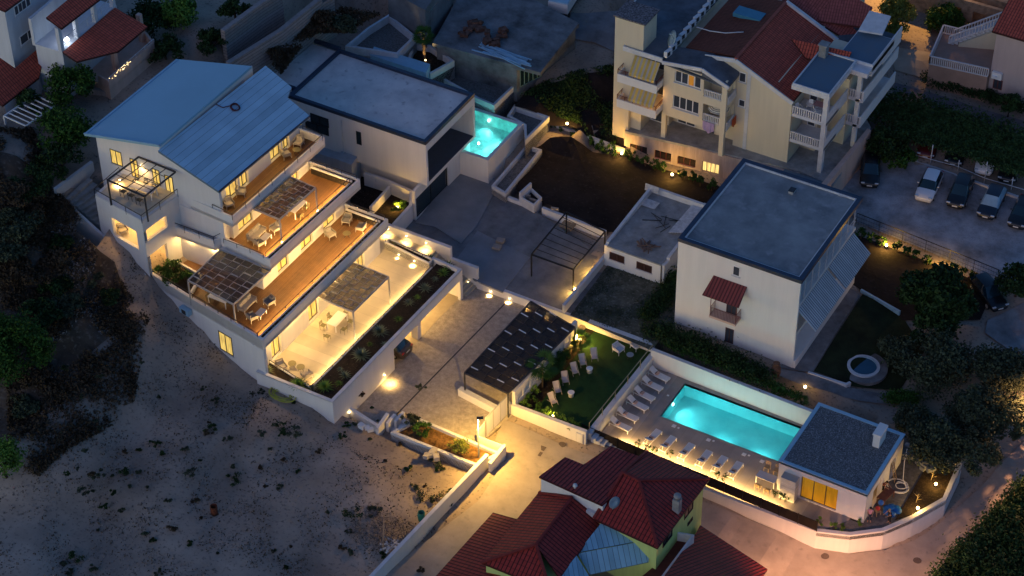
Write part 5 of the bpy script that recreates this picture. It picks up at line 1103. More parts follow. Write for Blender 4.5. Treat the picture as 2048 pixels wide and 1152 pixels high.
dish(fh, at(1226, 1003, 6.6), (.9, -.5, .3), .5); dish(ap, at(1348, 78, 14), (-.7, -.6, .4), .8)
# ================================================================ upper-left house
tl = thing('hillside_house', 'white and salmon house with red tiled porch roofs in the upper left corner', 'house')
pad([(-20, -20), (230, -20), (310, 80), (215, 175), (150, 150), (60, 210), (-20, 230)], 13, drop=1)
R4('porch_roof', redtile, [(125, 104, 17.3), (230, 15, 17.3), (295, 53, 16.0)], [(237, 102), (295, 53), (230, 15), (125, 104), (153, 123)], parent=tl)
R4('porch_roof', redtile, [(123, 57, 19.8), (200, -2, 19.8), (92, 35, 20.7)], [(123, 57), (200, -2), (142, -6), (92, 35)], parent=tl)
def wallpx(name, parent, mat, a, b, z0, z1, th=.25):
    m_ = MB(); m_.wall([at(*a).to_2d(), at(*b).to_2d()], th, z0, z1, side=1); return m_.build(name, mat, parent)
TLW = M('blue_white_render', (.60, .62, .66), .85, .06, .8, .05)
kc = at(30, 134, 15); kd = at(84, 92, 15)
m_ = MB(); kx = (kd - kc); m_.prism([kc, kc + kx * 1.6, kc + kx * 1.6 + Vector((-12, 0, 0)), kc + Vector((-12, 0, 0))], 12, 22.0); m_.build('wall', TLW, tl)
kp = at(9, 20, 22.3)
R3('roof', redtile, [(10, 22, 22.1), (60, -14, 22.1), (-30, -20, 23), (-30, 5)], parent=tl)
for bl, tr in [((30, 33), (44, 10)), ((45, 22), (60, 0)), ((42, 92), (70, 55))]:
    t0, z0 = on(*bl, kc, kd); t1, z1 = on(*tr, kc, kd); win(tl, kc, kc + kx, t0, t1, z0, max(z1, z0 + 1.0), winglass, whitem, div=2, proud=True, sill=True)
v0, v1 = at(124, 101, 17.4), at(232, 7, 17.4); vd = (v1 - v0).normalized(); vn = Vector((-vd.y, vd.x, 0))
m_ = MB(); m_.prism([v0, v1, v1 + vn * 3, v0 + vn * 3], 12, 17.2); m_.prism([v0 + vn * 3, v1 + vn * 3, v1 + vn * 3.3, v0 + vn * 3.3], 17, 19.9); m_.build('veranda_base', TLW, tl)
for u in (.02, .31, .64, .97): p = v0.lerp(v1, u) + vn * .2; MB().box(p.x - .2, p.x + .2, p.y - .2, p.y + .2, 17.2, 19.75).build('column', TLW, tl)
rail(tl, [v0 + vn * .15, v1 + vn * .15], .8, cap_w, gap=2, below=0, mid=3)
R4('porch_roof', redtile, [(5, 211, 14.4), (78, 155, 14.4), (30, 136, 15.7)], [(5, 211), (78, 155), (83, 131), (101, 114), (76, 97), (30, 136), (-5, 112), (-5, 205)], parent=tl)
m_ = MB(); m_.prism([at(a, b, 14.3) for a, b in [(8, 205), (74, 154), (80, 132), (98, 115), (76, 100), (30, 134), (0, 150)]], 11, 14.1); m_.build('porch_wall', TLW, tl)
tf = [at(217, 163, 14.0), at(308, 84, 14.0), at(290, 60, 14.0), at(228, 30, 14), at(150, 120, 14.0), at(195, 150, 14.0)]
m_ = MB(); m_.prism(tf, 10.5, 13.1); m_.wall([tf[5], tf[0], tf[1], tf[2]], .22, 13, 14.0, side=1); m_.build('terrace_wall', pinkw, tl)
rail(tl, [tf[0], tf[1]], .35, cap_w, gap=1.5, below=0)
for a, b in ((232, 137), (285, 82)): p = at(a, b, 13.1); MB().box(p.x - .22, p.x + .22, p.y - .22, p.y + .22, 13.1, 16.1).build('column', pinkw, tl)
fl_ = thing('fairy_lights', 'string of tiny warm fairy lights along the salmon terrace parapet', 'fairy lights'); m_ = MB(); rnd = random.Random(3)
for i in range(34): p = tf[0].lerp(tf[1], .02 + .46 * rnd.random()); m_.cbox((p.x + .05, p.y - .05, 13.95 + rnd.random() * .4), (.035, .035, .035))
m_.build('bulbs', emis('tiny_bulbs', (1, .75, .35), 4), fl_)
gl_ = thing('globe_lamp', 'bright bluish white globe lamp on the veranda of the hillside house', 'lamp'); p = at(133, 79, 17.7); gl_.location = p
MB().ball((0, 0, 0), .24, 16, 10).build('globe', emis('cool_globe', (.75, .85, 1), 9), gl_); point(gl_, (.0, -.0, .4), 4, (.7, .8, 1))
rw_ = wallthing('garden_retaining_wall', 'sloping pinkish concrete retaining wall below the salmon terrace', [([at(98, 215, 12.5).to_2d(), at(150, 165, 13).to_2d(), at(215, 180, 12.6).to_2d(), at(300, 118, 12.2).to_2d()], .35, 9.5, [12.2, 12.8, 12.4, 12.0], 0)], mat=M('aged_pink_render', (0, 0, 0)), cap=greyc)
vp = thing('vine_pergola', 'white vine pergola over a sunken seating corner below the hillside house', 'pergola')
vz = 13.9; c = [at(a, b, vz) for a, b in [(8, 232), (52, 252), (112, 210), (70, 190)]]
for i in (0, 1, 2): MB().beam(Vector((c[i].x, c[i].y, 11)), c[i], .16).build('post', blackm if i else cap_w, vp)
m_ = MB()
for i in range(4): m_.beam(c[i], c[(i + 1) % 4], .1, .12)
for i in range(1, 7): m_.beam(c[0].lerp(c[3], i / 7), c[1].lerp(c[2], i / 7), .07, .1)
m_.build('beams', whitem, vp)
wallthing('pergola_court_wall', 'low white wall around the vine pergola corner', [([at(a, b, 12.0).to_2d() for a, b in [(2, 245), (57, 290), (108, 245)]], .3, 9, 11.9, 0)])
# stone retaining walls up the slope
stone = striped('stone_masonry', (.26, .235, .23), (.10, .09, .09), 2, .34, .14, .95, .5, noise_s=3)
def stonewall(label, px, z0, z1): 
    m_ = MB(); m_.wall([at(a, b, z).to_2d() for a, b, z in px], .5, z0, z1, side=0); o = m_.build('stone_wall', stone); return tag(o, label, 'wall')
stonewall('long rough stone retaining wall crossing the slope behind the pale roofed hotel', [(455, 125, 13.2), (560, 60, 13.2), (640, -5, 13.2)], 8, 13.2)
stonewall('upper stone wall with a dark overgrown top near the top edge of the picture', [(445, 60, 14.6), (520, 5, 14.6), (560, -20, 14.6)], 9, 14.6)
stonewall('short stone wall corner beside dry brush at the top of the slope', [(615, 20, 12.6), (665, -10, 12.6)], 8, 12.6)
# slope steps beside the hotel
ss = thing('side_stairs', 'broad pale concrete steps running down beside the left end of the hotel', 'stairs')
c0_, c1_, c2b, c3_ = at(131, 398, 11.4), at(176, 352, 11.6), at(262, 440, 9.0), at(206, 462, 8.8)
pad([(125, 398), (178, 348), (190, 372), (150, 420)], 11.2, drop=.5); pad([(150, 420), (190, 372), (262, 440), (206, 468)], 9.6, drop=1.4)
for i in range(9):
    u, v = i / 9, (i + 1) / 9; q = [c0_.lerp(c3_, u), c1_.lerp(c2b, u), c1_.lerp(c2b, v), c0_.lerp(c3_, v)]; z = 11.45 - i * .28; MB().prism(q, z - 1.5, z).build('step', greyc, ss)
wallthing('slope_wall', 'low pale wall climbing beside the concrete steps left of the hotel', [([at(110, 380, 12.0).to_2d(), at(184, 325, 12.0).to_2d()], .3, 9, 12.1, 0), ([at(131, 400, 11.7).to_2d(), at(206, 466, 9.3).to_2d(), at(290, 548, 7.4).to_2d()], .2, 3, [11.5, 9.0, 7.2], 0)])
# ================================================================ upper-right house
ur = thing('stair_house', 'pale salmon house with a white balustraded terrace and outside staircase in the upper right', 'house')
pad([(1855, 160), (1880, 50), (2070, -20), (2070, 230), (1975, 190)], 3, drop=.8)
hc = at(1975, 182, 2.8); m_ = MB(); m_.box(hc.x, hc.x + 9, hc.y, hc.y + 14, .5, 9.8); m_.build('wall', M('rose_render', (.50, .40, .38), .85, .06, .8, .05), ur)
m_ = MB(); rx = hc.x - .4; m_.roofpoly([Vector((rx, hc.y - .4, 10.0)), Vector((hc.x + 9, hc.y - .4, 10.0)), Vector((hc.x + 9, hc.y + 4.4, 11.4)), Vector((rx, hc.y + 4.4, 11.4))], .2); m_.roofpoly([Vector((rx, hc.y + 5.2, 11.2)), Vector((hc.x + 9, hc.y + 5.2, 11.2)), Vector((hc.x + 9, hc.y + 13, 12.4)), Vector((rx, hc.y + 13, 12.4))], .2); m_.build('roof', redtile, ur)
tz = 5.0; q = [at(1858, 128, tz), at(1976, 154, tz), at(1990, 62, tz), at(1885, 66, tz)]
q[1] = Vector((hc.x, q[1].y, tz)); m_ = MB(); m_.prism([q[0], q[1], Vector((hc.x, q[2].y, 0)), q[3]], .5, tz); m_.build('terrace', M('salmon_tile', (.40, .25, .19), .8, .1, 1, .05), ur)
balustrade(ur, q[0], q[1], tz, .95, .2, .09); balustrade(ur, q[0], q[3], tz, .95, .2, .09); balustrade(ur, q[3], q[3] + Vector((2.2, .2, 0)), tz, .95, .2, .09)
s0, s1 = at(1897, 88, tz), at(1984, 62, 8.2); s1 = Vector((hc.x - .1, s0.y + 2.2, 8.2)); sd_ = (s1 - s0)
for dy in (0, 1.3):
    m_ = MB(); a, b = s0 + Vector((0, dy, .9)), s1 + Vector((0, dy, .9)); m_.beam(a, b, .13, .1); m_.beam(a - Vector((0, 0, .8)), b - Vector((0, 0, .8)), .2, .12)
    for i in range(22): p = a.lerp(b, i / 21); m_.beam(p - Vector((0, 0, .8)), p, .09)
    m_.build('balustrade', BAL, ur)
for i in range(14):
    p = s0.lerp(s1, (i + .5) / 14); MB().box(p.x - .3, p.x + .3, p.y, p.y + 1.3, p.z - .3, p.z + .02).build('step', cap_w, ur)
m_ = MB(); m_.hull([(s0.x + 1, s0.y + .05, tz), (s1.x, s1.y - .6, tz), (s1.x, s1.y + .9, tz), (s0.x + 1, s0.y + 1.2, tz)], [(s0.x + 1, s0.y + .05, tz + .3), (s1.x, s1.y - .6, 7.9), (s1.x, s1.y + .9, 7.9), (s0.x + 1, s0.y + 1.2, tz + .3)]); m_.build('stair_wall', cream, ur)
gu = (V2(hc.x, hc.y), V2(hc.x + 9, hc.y)); t0, z0 = on(1985, 175, *gu); t1, z1 = on(2006, 162, *gu); win(ur, *gu, t0, t1, z0, z0 + 1.1, winglass, rust, div=2, proud=True)
m_ = MB(); t0, z0 = on(1985, 152, *gu); m_.box(hc.x + t0, hc.x + t0 + 1, hc.y - .4, hc.y - .05, z0, z0 + .75); m_.lathe((hc.x + t0 + .35, hc.y - .42, z0 + .38), [(.25, 0), (.25, .02)], 12); m_.build('air_conditioner', whitem, ur)
# dark stone house at the top edge, garage building and truck
dh = thing('stone_house', 'old stone house with dark open doorways at the top right edge', 'house')
c = at(1800, 25, 2.5); m_ = MB(); hc2 = at(1850, 38, 2.5); m_.holed(V2(hc2.x, hc2.y), V2(hc2.x + 9, hc2.y), 1.5, 6, .4, [(2.9, 3.7, 2.4, 5), (4.9, 7.9, 2.4, 5)]); m_.box(hc2.x, hc2.x + 9, hc2.y + 1.6, hc2.y + 6, 1.5, 6); m_.box(hc2.x - 3.2, hc2.x - .05, hc2.y + .2, hc2.y + 4, 1.5, 5.6); m_.build('wall', M('ochre_stone', (.34, .26, .18), .95, .3, 1.5, .4), dh)
ga_ = thing('garage_building', 'large flat concrete-roofed garage with rubbish and a parapet at the top centre', 'garage')
gq = [at(a, b, 7.5) for a, b in [(865, 86), (1034, 132), (1081, 145), (1158, 46), (1050, -10), (930, -30)]]
m_ = MB(); m_.prism(gq, 7.1, 7.5); m_.build('roof', darkc, ga_); gi = inset(gq, .95); gi[2] = gi[2] + Vector((-2.0, 1.0, 0)); m_ = MB(); m_.prism(gi, 3, 7.1); m_.build('wall', darkc, ga_)
win(ga_, V2(gi[1].x, gi[1].y), V2(gi[2].x, gi[2].y), .4, 3.2, 4.6, 6.8, darkglass, M('teal_frame', (.12, .22, .22), .6, .1, 1, 0), div=5, proud=True)
m_ = MB(); m_.prism([at(a, b, 10.5) for a, b in [(775, -20), (850, 20), (868, -5), (900, -40)]], 6, 10.5); m_.prism([at(a, b, 9.5) for a, b in [(838, 12), (860, 25), (905, -30), (880, -40)]], 6, 9.5)
gb2 = thing('concrete_building', 'dark unfinished concrete building with a recessed gate at the top edge', 'building'); m_.build('wall', M('mid_concrete', (.16, .17, .18), .9, .25, .6, .2), gb2)
# ================================================================ lamps
def on_wall(px, py, a, b, off=.1):
    t, z = on(px, py, a, b); d = (Vector(b[:2]) - Vector(a[:2])).normalized(); p = Vector(a[:2]) + d * t + Vector((d.y, -d.x)) * off
    return Vector((p.x, p.y, z)), Vector((d.y, -d.x))
ORD = ['first', 'second', 'third', 'fourth', 'fifth', 'sixth', 'seventh', 'eighth', 'ninth', 'tenth', 'eleventh', 'twelfth', 'thirteenth', 'fourteenth']
K = 1.0
A_w, B_w = (-13, -1.6), (9, -1.6)
WL = [(777, 456), (814, 470), (853, 484), (937, 562), (982, 581), (1020, 595), (1059, 609), (1098, 624)]
for i, (a, b) in enumerate(WL):
    p, n_ = on_wall(a, b, A_w, B_w, .10); p.z += .1
    wall_lamp(p, 'round lamps on the boundary wall', 'round glowing lamp on the boundary wall, %s from the hotel end' % ORD[i], 75, out=(n_.x * .25, n_.y * .25), size=120)
for i, (a, b) in enumerate([(799, 507), (830, 520)]):
    p, n_ = on_wall(a, b, pb[0].to_2d(), pb[3].to_2d(), .1)
    _a, _b = at(768, 483, E1), at(858, 527, E1); p, n_ = on_wall(a, b, _a, _b, .12); p.z += .1
    wall_lamp(p, 'round lamps on the terrace planter', ['round lamp on the terrace planter wall nearer the hotel facade', 'round lamp on the terrace planter wall nearer the soil bed'][i], 75, out=(0, -.3), size=120)
for i, (a, b) in enumerate([(767, 748), (696, 823)]):
    p, n_ = on_wall(a, b, g0, g1, .12); p.z += .1
    wall_lamp(p, 'round lamps on the garage wall', ['round lamp on the cream garage wall beside the dark car', 'round lamp low on the garage wall at the street corner'][i], [80, 45][i], out=(.6, -.1) if i == 0 else (.35, .3), size=150 - 30 * i)
t = wall_lamp(at(714, 414, 7.0), None, 'round lamp at the end rail of the second wooden terrace', 60)
for i, (a, b) in enumerate([(284, 326), (239, 357)]):
    p = at(a, b, 15.6 if i == 0 else 13.9)
    if i == 0: t0, z0 = on(a, b, G0, G1); p = Vector((G0.x + t0, gy - .15, z0))
    wall_lamp(p, 'lamps of the roof terrace', ['round lamp high on the gable wall above the roof terrace', 'round lamp near the floor at the left side of the roof terrace'][i], 70, out=(0, -.3), size=150)
def ground_lamp(a, b, z, label, group, e=160, up=.45, name='garden_lamp'):
    p = at(a, b, z); p.z = max(z, raw_h(p.x, p.y) + .05) if 'bare garden' in label or 'wire fence' in label else z
    t = thing(name, label, 'lamp', p, group=group)
    MB().tube([(0, 0, 0), (0, 0, up - .1)], .03, 6).build('stake', dkmetal, t); MB().ball((0, 0, up), .13, 12, 8).build('bulb', bulb, t); point(t, (0, -.05, up + .22), e, (1, .55, .10), .12); return t
for a, b, w_ in [(1134, 286, 'nearest the raised pool'), (1243, 320, 'below the basement wall'), (1344, 356, 'beside the lit cellar window')]: ground_lamp(a, b, 1.05, 'garden lamp among bamboo at the bare garden, ' + w_, 'garden lamps along the bare garden', 85, .4)
for a, b, w_ in [(1772, 498, 'closer to the striped awnings'), (1881, 540, 'closer to the big tree')]: ground_lamp(a, b, .9, 'bright garden lamp by the wire fence, ' + w_, 'garden lamps by the parking fence', 110, .4)
for a, b, w_ in [(1871, 973, 'nearer the rubble heap'), (1835, 1021, 'nearer the curved street wall')]: ground_lamp(a, b, DZ + .03, 'bright lamp in the dark bed behind the pool house, ' + w_, 'lamps in the dark planting bed', 45, .3)
for a, b, w_ in [(1160, 684, 'below the small palm at the niche wall'), (1071, 768, 'below the tall palm')]: ground_lamp(a, b, LZ + .05, 'warm lamp hidden in the palm bed ' + w_, 'lamps in the palm bed', 190, .3)
ground_lamp(1107, 836, LZ + .05, 'small lamp glowing in the bushes behind the street wall', None, 50, .3)
ground_lamp(795, 420, 2.0, 'lamp shining inside the bush of the planter court', None, 45, .35)
ground_lamp(1610, 777, .4, 'tiny yellow lamp on the dark grass above the pool wall', None, 6, .2)
for a, b, w_ in [(1184, 545, 'farther one'), (1150, 582, 'nearer one')]: ground_lamp(a, b, PZ + .1, 'warm ground lamp washing the yard wall under the steel pergola, ' + w_, 'ground lamps at the yard wall', 60, .2)
t = thing('palm_spotlight', 'small spotlight at the foot of the palm behind the modern house', 'lamp', at(851, 122, 5.6)); MB().ball((0, 0, .1), .07, 10, 6).build('lens', bulb, t); spot(t, (.1, -.5, .25), 140, 70, .7, (1, .62, .22), (-.05, .35, 1))
def street_lamp(p, label, h, e, col, arm=(0, 0), group=None, size=165):
    t = thing('street_lamp', label, 'street lamp', p, group=group)
    MB().lathe((0, 0, 0), [(.16, 0), (.13, .12), (.075, .5), (.07, .52), (.05, h)], 12).build('pole', M('pole_grey', (.16, .18, .20), .5, .1, 2, 0), t)
    m_ = MB(); m_.cbox((arm[0], arm[1], h + .05), (.55, .22, .12), rot=math.atan2(arm[1], arm[0] + 1e-6)); hd = m_.build('lamp_head', dkmetal, t)
    MB().cbox((arm[0], arm[1], h - .02), (.4, .15, .03), rot=math.atan2(arm[1], arm[0] + 1e-6)).build('lens', emis('sodium_lens', (1, .66, .25), 12), t)
    spot(t, (arm[0], arm[1], h - .1), e, size, .5, col, (0, 0, -1), .12); return t
street_lamp(at(958, 922, .1), 'slim grey street lamp standing in the entry planter beside the gate', 4.9, 1600, (1, .57, .11), (.15, .1))
street_lamp(at(1650, 1300, -2.6), 'orange street lamp standing just below the bottom edge of the picture', 6, 3800, (1, .45, .20), (-.3, .6), 'orange street lamps')
street_lamp(at(2085, 905, -1.8), 'orange street lamp at the bend of the street beyond the olive trees', 6, 1900, (1, .46, .20), (-.6, 0), 'orange street lamps')
street_lamp(at(1822, -30, 2.8), 'orange street lamp above the garden drive in the upper right', 7, 2600, (1, .52, .12), (0, -.6), 'orange street lamps')
# ================================================================ furniture makers (front = -Y, back = +Y)
TMP = V2(0, 0)
def legs(t, xs, ys, h, mat, w=.05, splay=.0, name='leg'):
    for x in xs:
        for y in ys: MB().beam((x * (1 + splay), y * (1 + splay), 0), (x, y, h), w).build(name, mat, t)
def armchair(fmat, cmat, fl):
    t = thing('armchair', '', 'armchair'); legs(t, (-.33, .33), (-.33, .33), .32, fl, .045, .12)
    MB().box(-.36, .36, -.38, .36, .30, .36).build('seat_frame', fl, t); MB().box(-.30, .30, -.36, .28, .365, .48).build('seat_cushion', cmat, t)
    m_ = MB(); m_.hull([(-.38, .28, .3), (.38, .28, .3), (.38, .36, .3), (-.38, .36, .3)], [(-.36, .40, .86), (.36, .40, .86), (.36, .47, .86), (-.36, .47, .86)])
    for s in (-1, 1): m_.hull([(s * .38 - .03, -.34, .32), (s * .38 + .03, -.34, .32), (s * .38 + .03, .36, .32), (s * .38 - .03, .36, .32)], [(s * .40 - .03, -.36, .60), (s * .40 + .03, -.36, .60), (s * .38 + .03, .44, .66), (s * .38 - .03, .44, .66)])
    m_.build('backrest', fmat, t); MB().cbox((0, .24, .64), (.52, .14, .36), tilt=-.25).build('cushion', cmat, t); return t
def sofa(fmat, cmat, fl):
    t = thing('sofa', '', 'sofa'); legs(t, (-.85, .85), (-.33, .33), .30, fl, .05, .05)
    MB().box(-.95, .95, -.38, .36, .28, .34).build('seat_frame', fl, t); MB().box(-.90, .90, -.38, .26, .345, .48).build('seat_cushion', cmat, t)
    m_ = MB(); m_.hull([(-.95, .28, .3), (.95, .28, .3), (.95, .36, .3), (-.95, .36, .3)], [(-.92, .38, .80), (.92, .38, .80), (.92, .45, .80), (-.92, .45, .80)])
    for s in (-1, 1): m_.box(s * .95 - .03, s * .95 + .03, -.34, .36, .3, .6)
    m_.build('backrest', fmat, t)
    for x in (-.58, 0, .58): MB().cbox((x, .22, .62), (.54, .15, .36), tilt=-.25).build('cushion', cmat, t)
    return t
def table(L, W, h, top, leg, name='dining_table', cat='table'):
    t = thing(name, '', cat); MB().box(-L / 2, L / 2, -W / 2, W / 2, h - .045, h).build('tabletop', top, t, .01); legs(t, (-L / 2 + .06, L / 2 - .06), (-W / 2 + .06, W / 2 - .06), h - .05, leg, .06); return t
def round_table(r, h, top, leg):
    t = thing('round_table', '', 'table'); MB().lathe((0, 0, h - .03), [(r, 0), (r, .03)], 24, smooth=False).build('tabletop', top, t)
    for k in range(3): a = k * 2.094; MB().beam((r * .75 * math.cos(a), r * .75 * math.sin(a), 0), (r * .3 * math.cos(a), r * .3 * math.sin(a), h - .03), .03).build('leg', leg, t)
    return t
def chair(mat, seatm=None):
    t = thing('dining_chair', '', 'chair'); legs(t, (-.2, .2), (-.2,), .45, mat, .03); MB().box(-.22, .22, -.22, .2, .44, .47).build('seat', seatm or mat, t)
    for x in (-.2, .2): MB().beam((x, .2, 0), (x, .26, .82), .03).build('leg', mat, t)
    m_ = MB(); m_.beam((-.2, .26, .80), (.2, .26, .80), .03, .06); m_.beam((-.2, .24, .64), (.2, .24, .64), .02, .05)
    for x in (-.1, 0, .1): m_.beam((x, .215, .47), (x, .255, .8), .015)
    m_.build('backrest', mat, t); return t
def lounger():
    t = thing('sun_lounger', '', 'sun lounger'); m_ = MB()
    for x in (-.31, .31): m_.beam((x, -1.0, .30), (x, 1.0, .30), .04, .05)
    for y in (-1.0, 1.0, .25): m_.beam((-.31, y, .30), (.31, y, .30), .04, .05)
    m_.build('frame', whitem, t)
    for x in (-.31, .31):
        for y in (-.92, .92): MB().beam((x, y, 0), (x, y, .3), .05).build('leg', whitem, t)
    MB().box(-.29, .29, -1.0, .25, .315, .345).build('sling', fabw, t)
    m_ = MB(); a = math.radians(32); m_.hull([(-.29, .25, .32), (.29, .25, .32), (.29, .25 + .78 * math.cos(a), .32 + .78 * math.sin(a)), (-.29, .25 + .78 * math.cos(a), .32 + .78 * math.sin(a))], [(-.29, .24, .35), (.29, .24, .35), (.29, .24 + .78 * math.cos(a), .35 + .78 * math.sin(a)), (-.29, .24 + .78 * math.cos(a), .35 + .78 * math.sin(a))]); m_.build('backrest', fabw, t)
    MB().beam((0, .86, .3), (0, .80, .70), .03).build('back_prop', whitem, t)
    m_ = MB(); m_.cbox((0, .18, .42), (.40, .26, .09)); tw = m_.build('folded_towel', M('peach_towel', (.62, .40, .30), .95, .1, 9, .1), t, .02); MB().cbox((0, .30, .43), (.34, .07, .10)).build('towel_band', M('brown_band', (.18, .10, .07), .9, .1, 5, 0), tw); return t
def deckchair():
    t = thing('deck_chair', '', 'deck chair'); wd = M('pale_wood', (.46, .40, .33), .7, .15, 4, 0)
    for x in (-.28, .28):
        MB().beam((x, -.50, .02), (x, .42, .86), .035).build('frame_rail', wd, t); MB().beam((x * .86, -.42, .40), (x * .86, .52, .02), .035).build('frame_leg', wd, t)
    m_ = MB(); pr = [(-.50, .36), (-.30, .24), (-.05, .22), (.15, .40), (.42, .88)]
    for (y0, z0), (y1, z1) in zip(pr, pr[1:]): m_.hull([(-.25, y0, z0 - .012), (.25, y0, z0 - .012), (.25, y1, z1 - .012), (-.25, y1, z1 - .012)], [(-.25, y0, z0), (.25, y0, z0), (.25, y1, z1), (-.25, y1, z1)])
    m_.build('canvas', M('ivory_canvas', (.58, .52, .50), .95, .06, 6, .1), t); return t
def place(proto, a, b, z, rz, label, group=None, state={}):
    """the first call moves the prototype itself, later ones copy it"""
    p = at(a, b, z)
    if proto.name not in state:
        state[proto.name] = 1; KIDS.setdefault(proto.name, [(c, kids(c)) for c in kids(proto)]); proto.location = p; proto.rotation_euler = (0, 0, rz); o = proto
        if group: o['group'] = group
        o['label'] = label
    else: o = dup(proto, p, rz, label, group)
    return o
def yaw_px(a0, b0, a1, b1, z):
    """heading so that local -Y points from pixel 0 to pixel 1"""
    d = at(a1, b1, z) - at(a0, b0, z); return math.atan2(d.y, d.x) + PI / 2
R = math.radians
# loungers
LG = lounger()
names = ['white lounger with a peach towel beside the gravel strip, top of the left row', 'second white lounger from the gravel strip in the left row', 'third white lounger from the gravel strip in the left row', 'fourth white lounger from the gravel strip in the left row', 'fifth white lounger from the gravel strip in the left row', 'white lounger next to the thin steps, bottom of the left row']
for (h, f), nm in zip([((1297, 741), (1339, 762)), ((1283, 760), (1325, 781)), ((1267, 780), (1309, 801)), ((1254, 799), (1295, 820)), ((1233, 822), (1276, 841)), ((1220, 842), (1261, 861))], names):
    place(LG, (h[0] + f[0]) / 2, (h[1] + f[1]) / 2 + 4, DZ, yaw_px(*h, *f, DZ), nm, 'white sun loungers on the pool deck')
names = ['white lounger of the front row closest to the thin steps', 'second lounger of the front row counted from the steps', 'third lounger of the front row counted from the steps', 'fourth lounger of the front row counted from the steps', 'fifth lounger of the front row counted from the steps', 'white lounger of the front row closest to the outdoor dining table']
for (h, f), nm in zip([((1292, 888), (1318, 862)), ((1323, 902), (1347, 875)), ((1360, 917), (1384, 889)), ((1396, 932), (1419, 903)), ((1428, 943), (1449, 915)), ((1459, 955), (1480, 926))], names):
    place(LG, (h[0] + f[0]) / 2, (h[1] + f[1]) / 2 + 4, DZ, yaw_px(*h, *f, DZ), nm, 'white sun loungers on the pool deck')
DC = deckchair()
for (a, b, r), nm in zip([(1188, 716, 38), (1165, 728, 45), (1149, 745, 50), (1130, 763, 42), (1114, 783, 48), (1105, 805, 60)], ['deck chair closest to the round white stool and the armchairs', 'second canvas deck chair from the armchair end of the lawn', 'third canvas deck chair from the armchair end of the lawn', 'fourth canvas deck chair, beside the tall palm', 'fifth canvas deck chair, beside the nearer white stool', 'canvas deck chair deepest in the bushes by the street wall']):
    place(DC, a, b, LZ, R(r), nm, 'canvas deck chairs on the lawn')
def stool():
    t = thing('drum_stool', '', 'stool'); MB().lathe((0, 0, 0), [(.24, 0), (.22, .30), (.29, .38), (.30, .44), (.27, .47)], 20).build('drum', whitem, t); return t
ST = stool(); place(ST, 1179, 744, LZ, 0, 'round white drum stool between the deck chairs and the armchairs', 'white drum stools'); place(ST, 1142, 792, LZ, 0, 'round white drum stool nearer the street wall', 'white drum stools')
AW = armchair(fabw, M('pale_cushion', (.55, .56, .60), .95, .05, 8, .1), whitem)
place(AW, 1237, 704, LZ, R(75), 'white armchair seen from behind at the end of the lawn', 'white armchairs on the lawn'); place(AW, 1272, 696, LZ, R(-18), 'white armchair backed against the far lawn wall', 'white armchairs on the lawn')
RT_ = round_table(.32, .42, M('grey_table', (.30, .32, .34), .5, .05, 2, 0), dkmetal); place(RT_, 1260, 716, LZ, 0, 'small round grey table between the two white lawn armchairs')
# poolside dining
T1t = table(1.7, .85, .75, M('lilac_top', (.55, .52, .54), .5, .04, 2, 0), whitem); place(T1t, 1533, 966, DZ, 0, 'white dining table on the pool deck beside the pool house')
CW = chair(M('wicker', (.36, .26, .14), .8, .15, 8, .2))
for (a, b, r), nm in zip([(1534, 941, 0), (1553, 948, 0), (1515, 979, 180), (1534, 988, 180)], ['wicker chair behind the poolside table, left one', 'wicker chair behind the poolside table nearest the pool house', 'wicker chair in front of the poolside table, left one', 'wicker chair in front of the poolside table, right one']):
    place(CW, a, b, DZ, R(r), nm, 'wicker chairs at the poolside table')
# terrace one
Tt = table(1.9, 1.0, .75, whitem, whitem); place(Tt, 675, 650, Z1, R(90), 'white dining table on the tiled terrace')
CO = chair(M('olive_metal', (.17, .15, .07), .5, .1, 3, 0))
for i, (a, b, r) in enumerate([(647, 658, -90), (662, 642, -90), (690, 634, 0), (702, 650, 90), (688, 666, 90), (655, 680, 180)]):
    place(CO, a, b, Z1, R(r + 180 if abs(r) == 90 else r), ['olive wire chair', 'olive wire chair', 'olive wire chair', 'olive wire chair', 'olive wire chair', 'olive wire chair'][i] + [' on the facade side of the terrace table, lower one', ' on the facade side of the terrace table, upper one', ' at the far end of the terrace table', ' on the planter side of the terrace table, upper one', ' on the planter side of the terrace table, lower one', ' at the near end of the terrace table'][i], 'olive chairs around the terrace table')
AB = armchair(M('rattan_grey', (.30, .27, .24), .85, .1, 8, .2), fab, M('beige_lacquer', (.55, .50, .44), .5, .05, 2, 0))
AG = armchair(M('rattan_grey', (0, 0, 0)), fabg, M('beige_lacquer', (0, 0, 0)))
G_ = 'beige armchairs on the hotel terraces'
place(AB, 563, 739, Z1, R(60), 'rattan armchair at the left end of the tiled terrace beside the facade', G_); place(AB, 614, 756, Z1, R(-115), 'rattan armchair seen from behind at the corner planting of the tiled terrace', G_)
RT2 = round_table(.36, .45, M('olive_top', (.20, .17, .08), .5, .08, 2, 0), dkmetal)
place(RT2, 585, 734, Z1, 0, 'dark olive round table on the tiled terrace, left of the pair', 'olive round tables'); place(RT2, 602, 741, Z1, 0, 'lighter round table on the tiled terrace, right of the pair', 'olive round tables')
